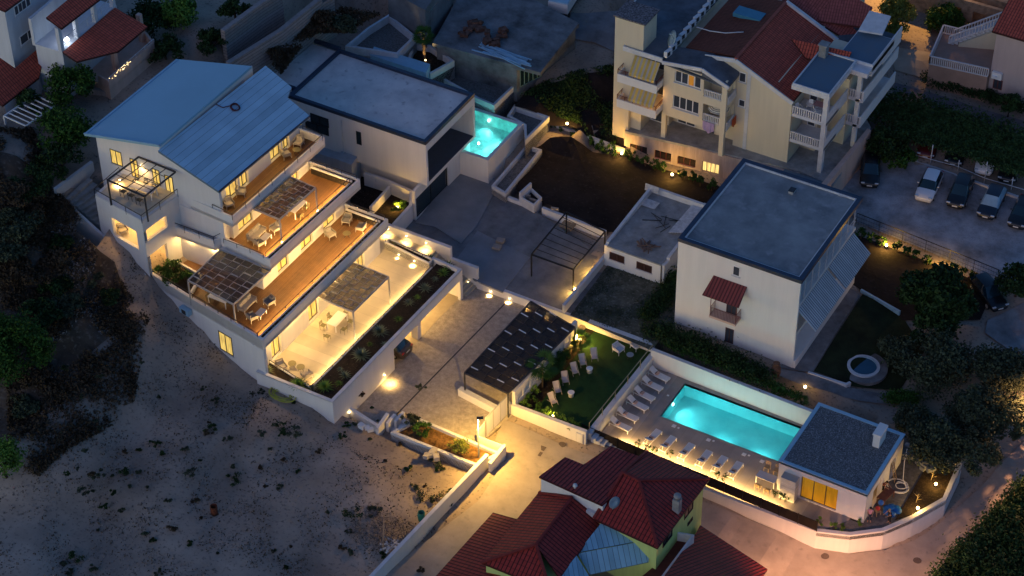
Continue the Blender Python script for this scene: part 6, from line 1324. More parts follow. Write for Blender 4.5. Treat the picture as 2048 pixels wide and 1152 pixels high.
# terrace two
place(AB, 661, 474, Z2, R(-110 + 180), 'beige armchair against the facade of the second wooden terrace', G_)
place(AG, 694, 446, Z2, R(15), 'dark armchair in the far corner of the second wooden terrace', G_); place(AG, 722, 461, Z2, R(-80), 'dark armchair near the trench planter at the far end of the second terrace', G_)
place(RT2, 694, 474, Z2, 0, 'black round table at the far end of the second wooden terrace', 'olive round tables')
SF = sofa(M('rattan_grey', (0, 0, 0)), fab, M('beige_lacquer', (0, 0, 0)))
place(SF, 495, 614, Z2, R(90), 'three-seat sofa beside the pergola on the second wooden terrace', 'three-seat terrace sofas')
place(AG, 539, 610, Z2, R(-20), 'grey armchair facing the sofa on the second wooden terrace', G_); place(AG, 505, 640, Z2, R(160), 'grey armchair nearest the bare-lot corner of the second terrace', G_)
CT = table(1.0, .65, .40, M('lilac_top', (0, 0, 0)), whitem, 'coffee_table'); place(CT, 522, 631, Z2, R(90), 'white coffee table in front of the sofa on the second terrace', 'white coffee tables')
place(Tt, 441, 606, Z2, R(0), 'white dining table under the dark shade pergola of the second terrace', 'white dining tables')
for i, (a, b, r) in enumerate([(421, 603, 90), (431, 594, 0), (452, 603, 0), (460, 612, -90)]): place(CO, a, b, Z2, R(r), 'slim chair under the dark shade pergola, %s from the garden bed' % ORD[i], 'olive chairs under the shade pergola')
# terrace three
place(SF, 514, 474, Z3, R(90), 'three-seat sofa on the third wooden terrace', 'three-seat terrace sofas'); place(AB, 551, 463, Z3, R(-20), 'beige armchair between sofa and pergola post on the third terrace', G_); place(AG, 519, 492, Z3, R(165), 'dark armchair at the near corner of the third terrace', G_)
place(CT, 532, 480, Z3, R(90), 'white coffee table beside the sofa on the third terrace', 'white coffee tables')
place(Tt, 594, 424, Z3, R(90), 'white dining table under the pergola of the third terrace', 'white dining tables')
for i, (a, b, r) in enumerate([(576, 430, 90), (588, 412, 90), (600, 440, -90), (612, 420, -90)]): place(CO, a, b, Z3, R(r), 'slim chair at the third-terrace table, ' + ['facade side near', 'facade side far', 'trench side near', 'trench side far'][i], 'olive chairs on the third terrace')
# terrace four
place(AB, 483, 390, Z4, R(-65 + 180), 'beige armchair near the left end of the top terrace under the eave', G_); place(AB, 458, 413, Z4, R(60), 'beige armchair at the very left corner of the top terrace', G_)
place(AB, 572, 314, Z4, R(150), 'beige armchair beside the round table on the top terrace', G_); place(AB, 598, 291, Z4, R(10), 'beige armchair at the far end of the top terrace', G_)
place(RT2, 594, 307, Z4, 0, 'dark round table between two armchairs on the top terrace', 'olive round tables')
# roof terrace dining
T5 = table(2.4, .9, .75, M('lilac_top', (0, 0, 0)), whitem); place(T5, 288, 388, E4, R(0), 'long pale dining table on the white roof terrace')
CD = chair(dkmetal)
for i, (a, b, r) in enumerate([(248, 391, 180), (264, 399, 180), (280, 408, 180), (272, 369, 0), (290, 376, 0), (306, 384, 0)]): place(CD, a, b, E4, R(r), 'dark wire chair at the roof terrace table, ' + ['near side left', 'near side middle', 'near side right', 'far side left', 'far side middle', 'far side right'][i], 'wire chairs on the roof terrace')
place(AB, 246, 466, 9.5, R(60), 'armchair seen through the lit loggia opening of the corner block', G_)
# ================================================================ cars
def car(body_col, suv=False, name='parked_car', glass=None, L=4.5, Wd=1.8):
    t = thing(name, '', 'car'); bm = M('paint_' + body_col[0], body_col[1], .28, .02, 1, 0, spec=.6); gm = glass or darkglass
    h = 1.62 if suv else 1.43; hw = Wd / 2
    # stations: y, belt z, top z, half width, top half width, glass flag for the slope to the next station
    S = [(-.50, .50, .50, .70, .60), (-.485, .62, .64, .86, .76), (-.40, .74, .80, .97, .82), (-.24, .82, .90, 1, .84), (-.07, .90, h * .97, 1, .68), (.02, .92, h, 1, .70), (.20, .93, h, 1, .70), (.34, .94, h * .965, 1, .67)]
    S += [(.455, .92, 1.10, .97, .70), (.49, .80, .95, .92, .7), (.50, .55, .6, .84, .6)] if suv else [(.42, .92, .99, .98, .74), (.49, .80, .88, .90, .70), (.50, .52, .56, .80, .6)]
    def sec(s):
        y, b, tz, w1, w2 = s; y *= L; w1 *= hw; w2 *= hw; tz = max(tz, b)
        half = [(0, .22), (w1 * .92, .22), (w1, .40), (w1 * 1.0, b * .8), (w1 * .97, b), (w2, tz - .03), (w2 * .85, tz), (0, tz + .015)]
        return [(x, y, z) for x, z in half] + [(-x, y, z) for x, z in half[-2:0:-1]]
    rings = [sec(s) for s in S]; n = len(rings[0]); B = MB(); G = MB()
    for i in range(len(rings) - 1):
        for k in range(n):
            q = [rings[i][k], rings[i][(k + 1) % n], rings[i + 1][(k + 1) % n], rings[i + 1][k]]
            side = k in (4, n - 5); top = k in (5, 6, n - 6, n - 7)
            gl_ = (side and 3 <= i <= 7) or (top and i == 3) or (top and i == 7)
            (G if gl_ else B).face(q)
    B.face(rings[0][::-1]); B.face(rings[-1])
    for ob in (B, G):
        bmesh.ops.remove_doubles(ob.bm, verts=ob.bm.verts, dist=1e-4)
        for f in ob.bm.faces: f.smooth = True
    B.build('body', bm, t); G.build('windows', gm, t)
    for x in (-1, 1):
        for y in (-.31, .30):
            m_ = MB(); m_.x = Matrix.Translation((x * (hw - .08), y * L, .32)) @ Matrix.Rotation(PI / 2, 4, 'Y'); m_.lathe((0, 0, -.11), [(.22, 0), (.32, .02), (.33, .11), (.32, .20), (.22, .22)], 18); m_.x = None; w_ = m_.build('wheel', blackm, t)
            m_ = MB(); m_.x = Matrix.Translation((x * (hw + .035), y * L, .32)) @ Matrix.Rotation(PI / 2, 4, 'Y'); m_.lathe((0, 0, -.01), [(.20, 0), (.19, .01), (.05, .02)], 14); m_.x = None; m_.build('rim', ltmetal, w_)
    hl = M('headlight_glass', (.55, .58, .62), .15, .05, 2, 0, spec=.9); tlm = M('tail_red', (.40, .02, .02), .3, .1, 2, 0, spec=.6)
    for x in (-1, 1):
        MB().cbox((x * hw * .72, -.478 * L, .66), (.36, .14, .13)).build('headlight', hl, t, .03); MB().cbox((x * hw * .76, .487 * L, .80), (.28, .10, .16)).build('tail_light', tlm, t, .02); MB().cbox((x * (hw + .07), -.12 * L, .97), (.16, .10, .12)).build('mirror', bm, t, .03)
    MB().cbox((0, -.502 * L, .42), (.5, .02, .11)).build('number_plate', whitem, t); MB().cbox((0, .503 * L, .62), (.5, .02, .11)).build('number_plate', whitem, t); return t
def car_at(proto, f, r, z, label, group='cars in and around the parking lot'):
    pf, pr = at(*f, z), at(*r, z); d = pf - pr; c = (pf + pr) / 2; rz = math.atan2(d.y, d.x) + PI / 2
    if proto.get('used'): o = dup(proto, (c.x, c.y, z), rz, label, group)
    else: o = proto; proto['used'] = 1; KIDS.setdefault(proto.name, [(q, kids(q)) for q in kids(proto)]); o.location = (c.x, c.y, z); o.rotation_euler = (0, 0, rz); o['label'] = label; o['group'] = group
    return o
zc_ = lambda a, b: raw_h(at(a, b, 1).x, at(a, b, 1).y) + .06
cw = car(('white', (.72, .73, .75))); ck = car(('black', (.012, .013, .016)), True); cb_ = car(('ink', (.016, .022, .035)), True, glass=M('sky_reflection_glass', (.28, .42, .52), .1, .1, 1, 0, spec=.9)); cs = car(('black', (0, 0, 0)))  # bright sky reflection painted into the glass colour of the ink car
car_at(cw, (1843, 410), (1871, 349), zc_(1856, 380), 'white saloon car on the gravel parking lot')
car_at(ck, (1907, 422), (1932, 362), zc_(1920, 390), 'black estate car parked right of the white saloon')
car_at(cb_, (1967, 445), (1997, 383), zc_(1982, 414), 'dark car with pale sky reflection painted into its windscreen on the parking lot')
car_at(cs, (2028, 465), (2058, 402), zc_(2040, 430), 'black hatchback cut by the right edge of the parking lot')
car_at(ck, (1738, 378), (1741, 322), zc_(1739, 350), 'black off-road car parked beside the apartment building')
cg = car(('bronze', (.07, .055, .04)))
pr_, pf_ = at(808, 712, 0), at(808, 712, 0) + Vector((-4.5, .3, 0)); cg.location = ((pr_ + pf_) / 2); cg.location.x += .35; cg.rotation_euler = (0, 0, R(-90)); cg['label'] = 'dark car with its rear showing out of the hotel garage'; cg['group'] = 'cars in and around the parking lot'
cred = car(('maroon', (.10, .012, .012)), False)
zz = 1.6
car_at(cred, (1850, 318), (1866, 270), zz, 'maroon car under the left part of the vine canopy'); car_at(cs, (1905, 333), (1921, 285), zz, 'dark car under the middle of the vine canopy'); car_at(cw, (1965, 350), (1981, 302), zz, 'white car under the vine canopy'); car_at(cs, (2012, 366), (2028, 318), zz, 'dark car under the right end of the vine canopy')
car_at(ck, (1995, 618), (1955, 570), .5, 'black car half hidden under the garden trees on the right')
car_at(cs, (1707, 308), (1722, 285), zc_(1712, 300), 'dark vehicle in the passage behind the apartment ramp wall')
# truck with a ribbed cargo cover
tk = thing('flatbed_truck', 'small white truck with a ribbed pale cargo cover at the top edge', 'truck'); p = at(1128, 22, 5.2); d_ = at(1150, -10, 5.2) - at(1118, 40, 5.2); tk.location = p; tk.rotation_euler = (0, 0, math.atan2(d_.y, d_.x) - PI / 2)
MB().box(-1, 1, -2.0, 2.6, .6, 1.0).build('chassis', dkmetal, tk); MB().box(-1.05, 1.05, -1.9, 2.0, 1.0, 2.1).build('cargo_bed', whitem, tk)
for i in range(4): MB().box(-1.0, 1.0, -1.8 + i * .95, -.95 + i * .95, 2.11, 2.22).build('cover_panel', paleblue, tk)
MB().hull([(-.95, 2.1, .6), (.95, 2.1, .6), (.95, 3.6, .6), (-.95, 3.6, .6)], [(-.9, 2.1, 2.1), (.9, 2.1, 2.1), (.9, 3.0, 2.1), (-.9, 3.0, 2.1)]).build('cab', whitem, tk)
for x in (-1, 1):
    for y in (-1.2, 2.7):
        m_ = MB(); m_.x = Matrix.Translation((x * .9, y, .4)) @ Matrix.Rotation(PI / 2, 4, 'Y'); m_.lathe((0, 0, -.12), [(.25, 0), (.4, .02), (.4, .22), (.25, .24)], 16); m_.build('wheel', blackm, tk)
# ================================================================ other small things
hose = thing('roof_hose', 'coiled dark red hose lying on the seamed metal roof', 'hose'); hp = onp(470, 216, _A, _B, _C); nrm = (_B - _A).cross(_C - _A).normalized(); nrm = nrm if nrm.z > 0 else -nrm
e1_ = (_B - _A).normalized(); e2_ = nrm.cross(e1_); pth = []
for i in range(70): a = i * .30; r_ = .38 + .06 * math.sin(i * .7); pth.append(hp + nrm * (.06 + .0015 * i) + e1_ * r_ * math.cos(a) + e2_ * r_ * math.sin(a))
for q in [(462, 212), (452, 214), (446, 216), (439, 213), (432, 209)]: pth.append(onp(*q, _A, _B, _C) + nrm * .05)
MB().tube(pth, .04, 5).build('coil', M('hose_red', (.10, .02, .03), .5, .2, 3, 0), hose)
cc_ = thing('cable_coil', 'yellow-green coil of tubing lying on the lot below the planter wall', 'hose coil'); p = at(565, 791, 2.1); pth = []; rnd = random.Random(5)
for i in range(110): a = i * .33; r_ = .75 + .25 * math.sin(i * .21); pth.append(p + Vector((r_ * 1.3 * math.cos(a), r_ * .8 * math.sin(a), .12 + .05 * math.sin(i * .5))))
MB().tube(pth, .035, 5).build('coil', M('tube_yellow', (.40, .42, .06), .6, .2, 3, 0), cc_)
br = thing('rusty_barrel', 'open rusty oil drum standing on the bare lot', 'barrel', at(428, 1020, 1.5)); br.location.z = raw_h(br.location.x, br.location.y)
MB().lathe((0, 0, 0), [(.29, 0), (.29, .28), (.305, .29), (.29, .31), (.29, .58), (.305, .6), (.29, .62), (.29, .88), (.30, .9), (.27, .9), (.27, .1), (.01, .1)], 20).build('drum', M('rusty_steel', (.16, .045, .02), .8, .4, 5, .2), br)
gb_t = thing('green_drum', 'open teal plastic drum leaning by the parcel wall', 'barrel', at(843, 1040, .2)); MB().lathe((0, 0, 0), [(.27, 0), (.30, .3), (.30, .7), (.28, .9), (.25, .9), (.25, .1), (.01, .1)], 18).build('drum', M('teal_plastic', (.02, .16, .12), .5, .1, 2, 0), gb_t)
def slabpile(name, label, cat, cpx, z, n, dims, mat, spread, seed, rot=None, flat=True):
    """a group of planks or blocks: one thing whose pieces are parts"""
    t = thing(name, label, cat); rnd = random.Random(seed); c = at(*cpx, z)
    for i in range(n):
        d = [q * (.7 + .6 * rnd.random()) for q in dims]; a = (rot + rnd.uniform(-.15, .15)) if rot is not None else rnd.uniform(0, PI)
        m_ = MB(); m_.cbox(c + Vector((rnd.uniform(-1, 1) * spread[0], rnd.uniform(-1, 1) * spread[1], d[2] / 2 + i * .012)), d, rot=a, tilt=0 if flat else rnd.uniform(-.3, .3)); m_.build('piece', mat, t)
    return t
greyw = M('grey_timber', (.60, .60, .62), .85, .2, 3, .1); tan = M('tan_timber', (.38, .26, .15), .8, .2, 3, .1)
t = thing('shutter_stack', 'stack of pale louvred boards lying on the small house roof', 'boards'); p = at(1375, 440, 3.45)
for i in range(6): MB().cbox(p + Vector((-.55 + i * .22, .1 * i, .05 + i * .012)), (.2, 5.0, .05), rot=-.02).build('board', greyw, t)
t = thing('slatted_board', 'single grey louvred panel on the small house roof', 'shutter'); p = at(1300, 408, 3.45)
for i in range(8): MB().cbox(p + Vector((0, -.5 + i * .14, .05)), (1.5, .1, .04), rot=.0).build('slat', greyw, t)
t = thing('slatted_board', 'white louvred panel leaning in the far corner of the small house roof', 'shutter'); p = at(1303, 385, 3.6)
for i in range(7): MB().cbox(p + Vector((0, .02 * i, .1 + i * .1)), (1.4, .05, .08)).build('slat', greyw, t)
slabpile('timber_heap', 'heap of broken brown planks near the front of the small house roof', 'timber', (1292, 492), 3.4, 14, (1.4, .10, .05), M('brown_timber', (.20, .12, .09), .85, .2, 3, .1), (.7, .4), 11)
slabpile('timber_heap', 'thin dark poles scattered on the middle of the small house roof', 'timber', (1325, 445), 3.4, 8, (1.8, .05, .05), blackm, (1.0, .8), 12)
t = thing('wooden_pallet', 'tan wooden pallet lying under the steel pergola on the patio', 'pallet'); p = at(1136, 452, PZ)
for i in range(6): MB().cbox(p + Vector((0, -.45 + i * .18, .13)), (1.3, .13, .03)).build('board', tan, t)
for x in (-.55, 0, .55): MB().cbox(p + Vector((x, 0, .06)), (.12, 1.0, .1)).build('bearer', tan, t)
t = thing('wooden_pallet', 'grey pallet standing against the planter court wall', 'pallet'); p = at(743, 362, 2.6)
for i in range(6): MB().cbox(p + Vector((0, -.1, -.4 + i * .17)), (1.3, .03, .12), rot=-.1).build('board', greyw, t)
for i, (a, b) in enumerate([(994, 496), (1001, 483)]):
    t = MB(); t.cbox(at(a, b, PZ + .15) + Vector((0, 0, .12)), (.75, .6, .24), rot=.2); tag(t.build('cardboard_block', M('beige_block', (.33, .28, .24), .9, .1, 3, .1), None, .02), ['beige block lying on the lower patio slab, nearer the boundary wall', 'beige block lying on the lower patio slab, nearer the rubble seam'][i], 'block', 'beige blocks on the patio')
for i, (a, b, r) in enumerate([(1053, 402, .3), (1067, 410, -.2), (1110, 427, 0)]):
    t = MB(); t.cbox(at(a, b, PZ + .1) + Vector((0, 0, .38)), (.75, .09, .8), rot=.3 + r, tilt=.2); tag(t.build('leaning_panel', M('beige_block', (0, 0, 0))), ['broken beige panel propped beside the concrete trough', 'smaller beige panel propped right of the concrete trough', 'beige panel leaning on the kerb wall near the steel pergola'][i], 'panel', 'beige panels along the kerb wall')
slabpile('metal_sheets', 'stack of long grey pipes on the edge of the garage roof', 'pipes', (1008, 110), 7.5, 12, (5.0, .12, .1), paleblue, (.3, .9), 14, rot=-.05)
slabpile('roof_rubbish', 'rusty rubbish heap on the garage roof', 'rubbish', (968, 70), 7.5, 26, (.9, .5, .25), M('rust_rubbish', (.14, .07, .05), .9, .5, 3, .2), (2.0, 1.3), 15, flat=False)
slabpile('log_pile', 'pile of split boards lying by the parcel wall at the bottom', 'timber', (782, 1092), .3, 9, (1.1, .16, .1), greyw, (.7, .6), 16)
slabpile('stone_heap', 'grey rubble heap at the garden end behind the pool house', 'rubble', (1836, 926), DZ, 10, (.9, .6, .5), M('grey_rubble', (.22, .23, .23), .9, .2, 2, .2), (1.5, .5), 17)
slabpile('stone_heap', 'white boulders scattered at the foot of the planter wall', 'stones', (735, 858), .9, 3, (.5, .35, .35), cap_w, (.9, .25), 18)
slabpile('stone_heap', 'pale boulders beside the bush below the entry planter', 'stones', (865, 914), .5, 4, (.7, .45, .4), M('pale_boulder', (.40, .37, .34), .9, .15, 2, .3), (.7, .35), 19)
for i, (a, b, n_) in enumerate([(1085, 897, 0), (1078, 908, 0), (1124, 887, 1), (1650, 1112, 1), (1835, 1118, 1)]):
    p = at(a, b, -.2 if a < 1200 else -2.7); p.z = raw_h(p.x, p.y) + .055; m_ = MB()
    if n_: m_.lathe(p, [(.34, 0), (.33, .012)], 20, smooth=False)
    else: m_.cbox(p + Vector((0, 0, .006)), (.5, .5, .012), rot=.05)
    tag(m_.build('manhole_cover', M('iron_cover', (.13, .10, .085), .7, .2, 8, .3)), ['square iron cover nearer the street lamp, upper of the pair', 'square iron cover, lower of the pair on the street', 'round iron cover near the meter cabinet', 'round iron cover on the street bend below the pool house', 'dark round iron cover on the street near the tree shadow'][i], 'manhole cover', 'iron covers in the street')
ac = thing('wall_unit', 'white air conditioner mounted low on the wall facing the bare lot', 'air conditioner'); t0, z0 = on(376, 618, q1, q2); dd = (q2 - q1).normalized(); p = q1 + dd * t0 + Vector((dd.y, -dd.x, 0)) * .3; p.z = z0
MB().cbox(p, (1.1, .45, .6), rot=math.atan2(dd.y, dd.x)).build('casing', paleblue, ac, .02); MB().cbox(p + Vector((dd.y, -dd.x, 0)) * .23, (.5, .02, .45), rot=math.atan2(dd.y, dd.x)).build('grille', dkmetal, ac)
# AC row on the apartment roof
for i in range(11):
    a, b = 1336 + i * 9.6, 112 - i * 11.5; p = at(a, b, 13.2); t = thing('roof_air_conditioner', 'white air conditioner in the row between flat roof and tiles, %s from the front' % ORD[i], 'air conditioner', p, R(80), 'air conditioners on the apartment roof')
    MB().cbox((0, 0, .35), (.85, .35, .6)).build('casing', cap_w, t); MB().cbox((-.12, -.185, .35), (.42, .02, .42)).build('grille', dkmetal, t)
# fence at the parking lot
pfn = thing('wire_fence', 'thin dark metal fence between the gravel parking lot and the dark yard', 'fence'); fpts = [at(1712, 448, .95), at(1850, 503, .95), at(1995, 562, .9)]
rail(pfn, fpts, 1.3, blackm, gap=2.4, below=.1, mid=2, r=.02, name='rails'); rail(pfn, fpts, 1.25, blackm, gap=.25, below=0, r=.006, name='pickets')
cpn = thing('canopy_frame', 'white tube frame carrying the vine canopy over the parked cars', 'canopy'); fp_ = [at(1815, 318, 1.3), at(1915, 345, 1.3), at(1968, 368, 1.3), at(2060, 395, 1.3)]
m_ = MB()
for a, b in zip(fp_, fp_[1:]): m_.tube([a + Vector((0, 0, .7)), b + Vector((0, 0, .7))], .04, 6)
m_.build('rail', cap_w, cpn)
for px_, z2_ in (((1860, 332), 2.9), ((1915, 345), 1.9), ((1968, 366), 2.9), ((2022, 380), 1.9)): p = at(*px_, 1.3); MB().tube([p, (p.x, p.y, z2_ + .9)], .05, 6).build('post', cap_w, cpn)
struct(wallthing('parking_kerb', 'low pale kerb behind the parked cars', [([at(1822, 322, 1.3).to_2d(), at(2060, 405, 1.3).to_2d()], .2, .5, 1.5, 0)]))
# round basin in the garden
rb_ = thing('round_basin', 'round pale well-like basin ringed by paving in the dark garden', 'basin', at(1727, 733, .9)); _bz = raw_h(at(1727, 733, .3).x, at(1727, 733, .3).y) + .12; rb_.location = at(1727, 733, _bz)
MB().lathe((0, 0, 0), [(1.15, -1.0), (1.15, .1), (1.42, .1), (1.42, -1.0)], 40, smooth=False, cap=False).build('rim', cap_w, rb_); MB().lathe((0, 0, -.9), [(1.145, 0), (1.14, 1.03)], 36, cap=False).build('inner_wall', M('basin_blue', (.30, .45, .55), .6, .05, 1, 0), rb_)
MB().lathe((0, 0, -.03), [(.001, 0), (1.15, .005)], 36).build('water', M('dark_water', (.03, .10, .17), .3, .1, 1, 0, spec=.3), rb_)
struct(MB().lathe(at(1727, 733, _bz) - Vector((0, 0, .04)), [(2.1, -.3), (2.1, 0), (1.3, .02)], 40, smooth=False, cap=False).build('basin_paving', M('path_concrete', (0, 0, 0))))
MB_ = MB(); MB_.wall([at(1616, 747, .55).to_2d(), at(1692, 772, .5).to_2d(), at(1700, 768, .5).to_2d()], .22, -.2, .75, side=0); tag(MB_.build('garden_kerb', cap_w), 'short pale kerb at the lower edge of the dark garden lawn', 'kerb')
MB_ = MB(); MB_.wall([at(1722, 580, .8).to_2d(), at(1800, 624, .8).to_2d()], .18, 0, .9, side=0); tag(MB_.build('garden_kerb', paleblue), 'pale kerb line between the dark yard and the garden lawn', 'kerb')
# laundry, umbrella, plastic chairs on the apartment building
pu = thing('parasol', 'cream parasol with dark rings on the lower apartment balcony', 'parasol', (9.0, YF + .9, 7.1)); MB().tube([(0, 0, 0), (0, 0, 2.1)], .025, 6).build('pole', whitem, pu)
st_ = striped('ringed_cloth', (.60, .57, .46), (.08, .08, .10), 2, .11, .35, .9, 0, noise_s=1); MB().lathe((0, 0, 1.45), [(1.05, 0), (.8, .2), (.5, .42), (.2, .58), (.02, .62)], 10, smooth=False).build('canopy', st_, pu)
def cloth(label, p, w_, h_, mat, ax=0):
    t = MB(); nx_ = 8; off = [.05 * math.sin(i * 1.7) for i in range(nx_ + 1)]
    for i in range(nx_):
        x0_, x1_ = w_ * i / nx_, w_ * (i + 1) / nx_; hh0, hh1 = h_ * (1 - .35 * abs(2 * i / nx_ - 1)), h_ * (1 - .35 * abs(2 * (i + 1) / nx_ - 1))
        def Q(x, o, z): return (p[0] + (x if ax == 0 else o), p[1] + (o if ax == 0 else x), p[2] + z)
        t.hull([Q(x0_, -off[i] - .03, -hh0), Q(x1_, -off[i + 1] - .03, -hh1), Q(x1_, -off[i + 1] - .01, -hh1), Q(x0_, -off[i] - .01, -hh0)], [Q(x0_, -.05, 0), Q(x1_, -.05, 0), Q(x1_, -.03, 0), Q(x0_, -.03, 0)])
    bmesh.ops.remove_doubles(t.bm, verts=t.bm.verts, dist=1e-4)
    return tag(t.build('hanging_cloth', mat), label, 'cloth')
cloth('lilac blanket hanging over the lower balcony balusters', (7.9, YF - .08, 7.35), 1.2, 1.3, M('lilac_cloth', (.40, .30, .50), .9, .1, 3, .1))
cloth('orange towel hanging at the side of the lower balcony', (10.35, YF + 1.2, 7.4), .9, 1.1, M('orange_cloth', (.55, .10, .03), .9, .1, 3, .1), 1)
def plastic_chair():
    t = thing('plastic_chair', '', 'chair'); legs(t, (-.24, .24), (-.22, .22), .42, whitem, .045, .1); MB().box(-.26, .26, -.25, .25, .41, .45).build('seat', whitem, t)
    m_ = MB(); m_.hull([(-.25, .22, .44), (.25, .22, .44), (.25, .26, .44), (-.25, .26, .44)], [(-.18, .3, .85), (.18, .3, .85), (.18, .34, .85), (-.18, .34, .85)]); m_.build('backrest', whitem, t)
    m_ = MB()
    for x in (-.28, .28): m_.beam((x, -.24, .64), (x, .26, .68), .05)
    m_.build('armrest', whitem, t); return t
PC = plastic_chair()
def placeW(proto, p, rz, label, group):
    if proto.get('u2'): return dup(proto, p, rz, label, group)
    proto['u2'] = 1; KIDS.setdefault(proto.name, [(q, kids(q)) for q in kids(proto)]); proto.location = p; proto.rotation_euler = (0, 0, rz); proto['label'] = label; proto['group'] = group; return proto
for p, r_, nm in [((16.9, YG + 1.6, 9.46), 10, 'white plastic chair left of the table on the top right balcony'), ((17.9, YG + 1.0, 9.46), 150, 'white plastic chair in front of the table on the top right balcony'), ((16.2, YG + .6, 9.46), 60, 'white plastic chair in the corner of the top right balcony'), ((18.6, YG + 6.4, 9.31), 20, 'white plastic chair on the farther upper balcony')]:
    placeW(PC, p, R(r_), nm, 'white plastic chairs on the apartment balconies')
tb = table(1.1, .8, .72, M('pink_top', (.38, .20, .20), .6, .1, 3, 0), whitem); tb['label'] = 'table with a dusky pink cloth on the top right balcony'; tb.location = (17.8, YG + 1.8, 9.46)
# corner court beside the pool house
hs_ = thing('white_hose', 'white hose hanging from the pool house wall into loops on the ground', 'hose'); p = at(1803, 965, DZ); pth = [Vector((phx1 + .5, phy1 - .6, 1.6)), Vector((phx1 + .6, phy1 - 1.2, .6)), p + Vector((0, .3, .1))]
for i in range(60): a = i * .36; r_ = .55 + .3 * math.sin(i * .17); pth.append(p + Vector((r_ * 1.2 * math.cos(a), r_ * math.sin(a) - .5, .06 + .03 * math.sin(i))))
MB().tube(pth, .035, 5).build('tube', whitem, hs_)
ld = thing('step_ladder', 'orange-brown wooden ladder leaning against the pool house wall', 'ladder'); p = at(1789, 962, DZ)
for s in (-.2, .2): MB().beam(p + Vector((.1, s, 0)), p + Vector((-.35, s, 1.9)), .05).build('rail', tan, ld)
for i in range(6): MB().beam(p + Vector((.1 - .075 * i, -.2, .25 + i * .3)), p + Vector((.1 - .075 * i, .2, .25 + i * .3)), .035).build('rung', tan, ld)
tbr = table(1.6, .8, .72, M('brown_wood_top', (.16, .06, .04), .6, .2, 3, 0), M('brown_wood_top', (0, 0, 0))); tbr.location = at(1770, 1000, DZ); tbr.rotation_euler = (0, 0, R(80)); tbr['label'] = 'brown wooden table in the court behind the pool house'
wc = chair(tan); wc.location = at(1754, 1029, DZ); wc.rotation_euler = (0, 0, R(150)); wc['label'] = 'tan wooden chair with a red bag near the pool house corner'
bl = MB(); c = at(1785, 1020, DZ); bl.x = Matrix.Translation(c)
for i in range(6): bl.ball((math.cos(i) * .4, math.sin(i) * .3 - .2 * i * .3, .12), .4, 10, 5, sz=.35)
bl.x = None; tag(bl.build('blue_tarpaulin', M('blue_tarp', (.01, .12, .42), .5, .2, 4, .4)), 'crumpled bright blue tarpaulin on the ground behind the pool house', 'tarpaulin')
bl = MB(); bl.ball(at(1754, 1027, DZ) + Vector((0, 0, .6)), .2, 12, 8); tag(bl.build('red_bag', M('red_bag', (.65, .06, .05), .6, .1, 3, 0)), 'small round red bag on the tan wooden chair', 'bag')
bl = MB(); bl.ball(at(1760, 1018, DZ) + Vector((0, 0, .75)), .24, 12, 8); tag(bl.build('blue_bag', M('blue_bag', (.04, .16, .55), .6, .1, 3, 0)), 'round blue bag beside the tan wooden chair', 'bag')
t = thing('roof_vent', 'small metal vent box on the roof of the tall white house', 'vent', at(1584, 385, 10.38)); MB().box(-.22, .22, -.3, .3, 0, .3).build('housing', ltmetal, t); MB().box(-.26, .26, -.34, .34, .3, .34).build('lid', dkmetal, t)
o = MB(); o.tube([at(1676, 391, 10.45), at(1697, 395, 10.45)], .03, 5); tag(o.build('roof_stick', cap_w), 'thin pale stick lying near the far corner of the white house roof', 'stick')
o = MB(); o.tube([at(1384, 172 + 0, 13.9) if 0 else at(1393, 54, 13.6), at(1420, 62, 13.5), at(1450, 66, 13.6), at(1487, 64, 13.8)], .05, 6); tag(o.build('roof_conduit', cap_w), 'white plastic pipe curving across the old brown roof tiles', 'pipe')
pot = thing('clay_pot', 'tall mottled clay jar on the low wall corner beside the white house', 'jar', at(1551, 752, .5)); MB().lathe((0, 0, 0), [(.25, 0), (.42, .5), (.40, 1.0), (.22, 1.35), (.30, 1.5), (.24, 1.5)], 18).build('body', M('clay', (.16, .08, .05), .85, .4, 4, .2), pot)
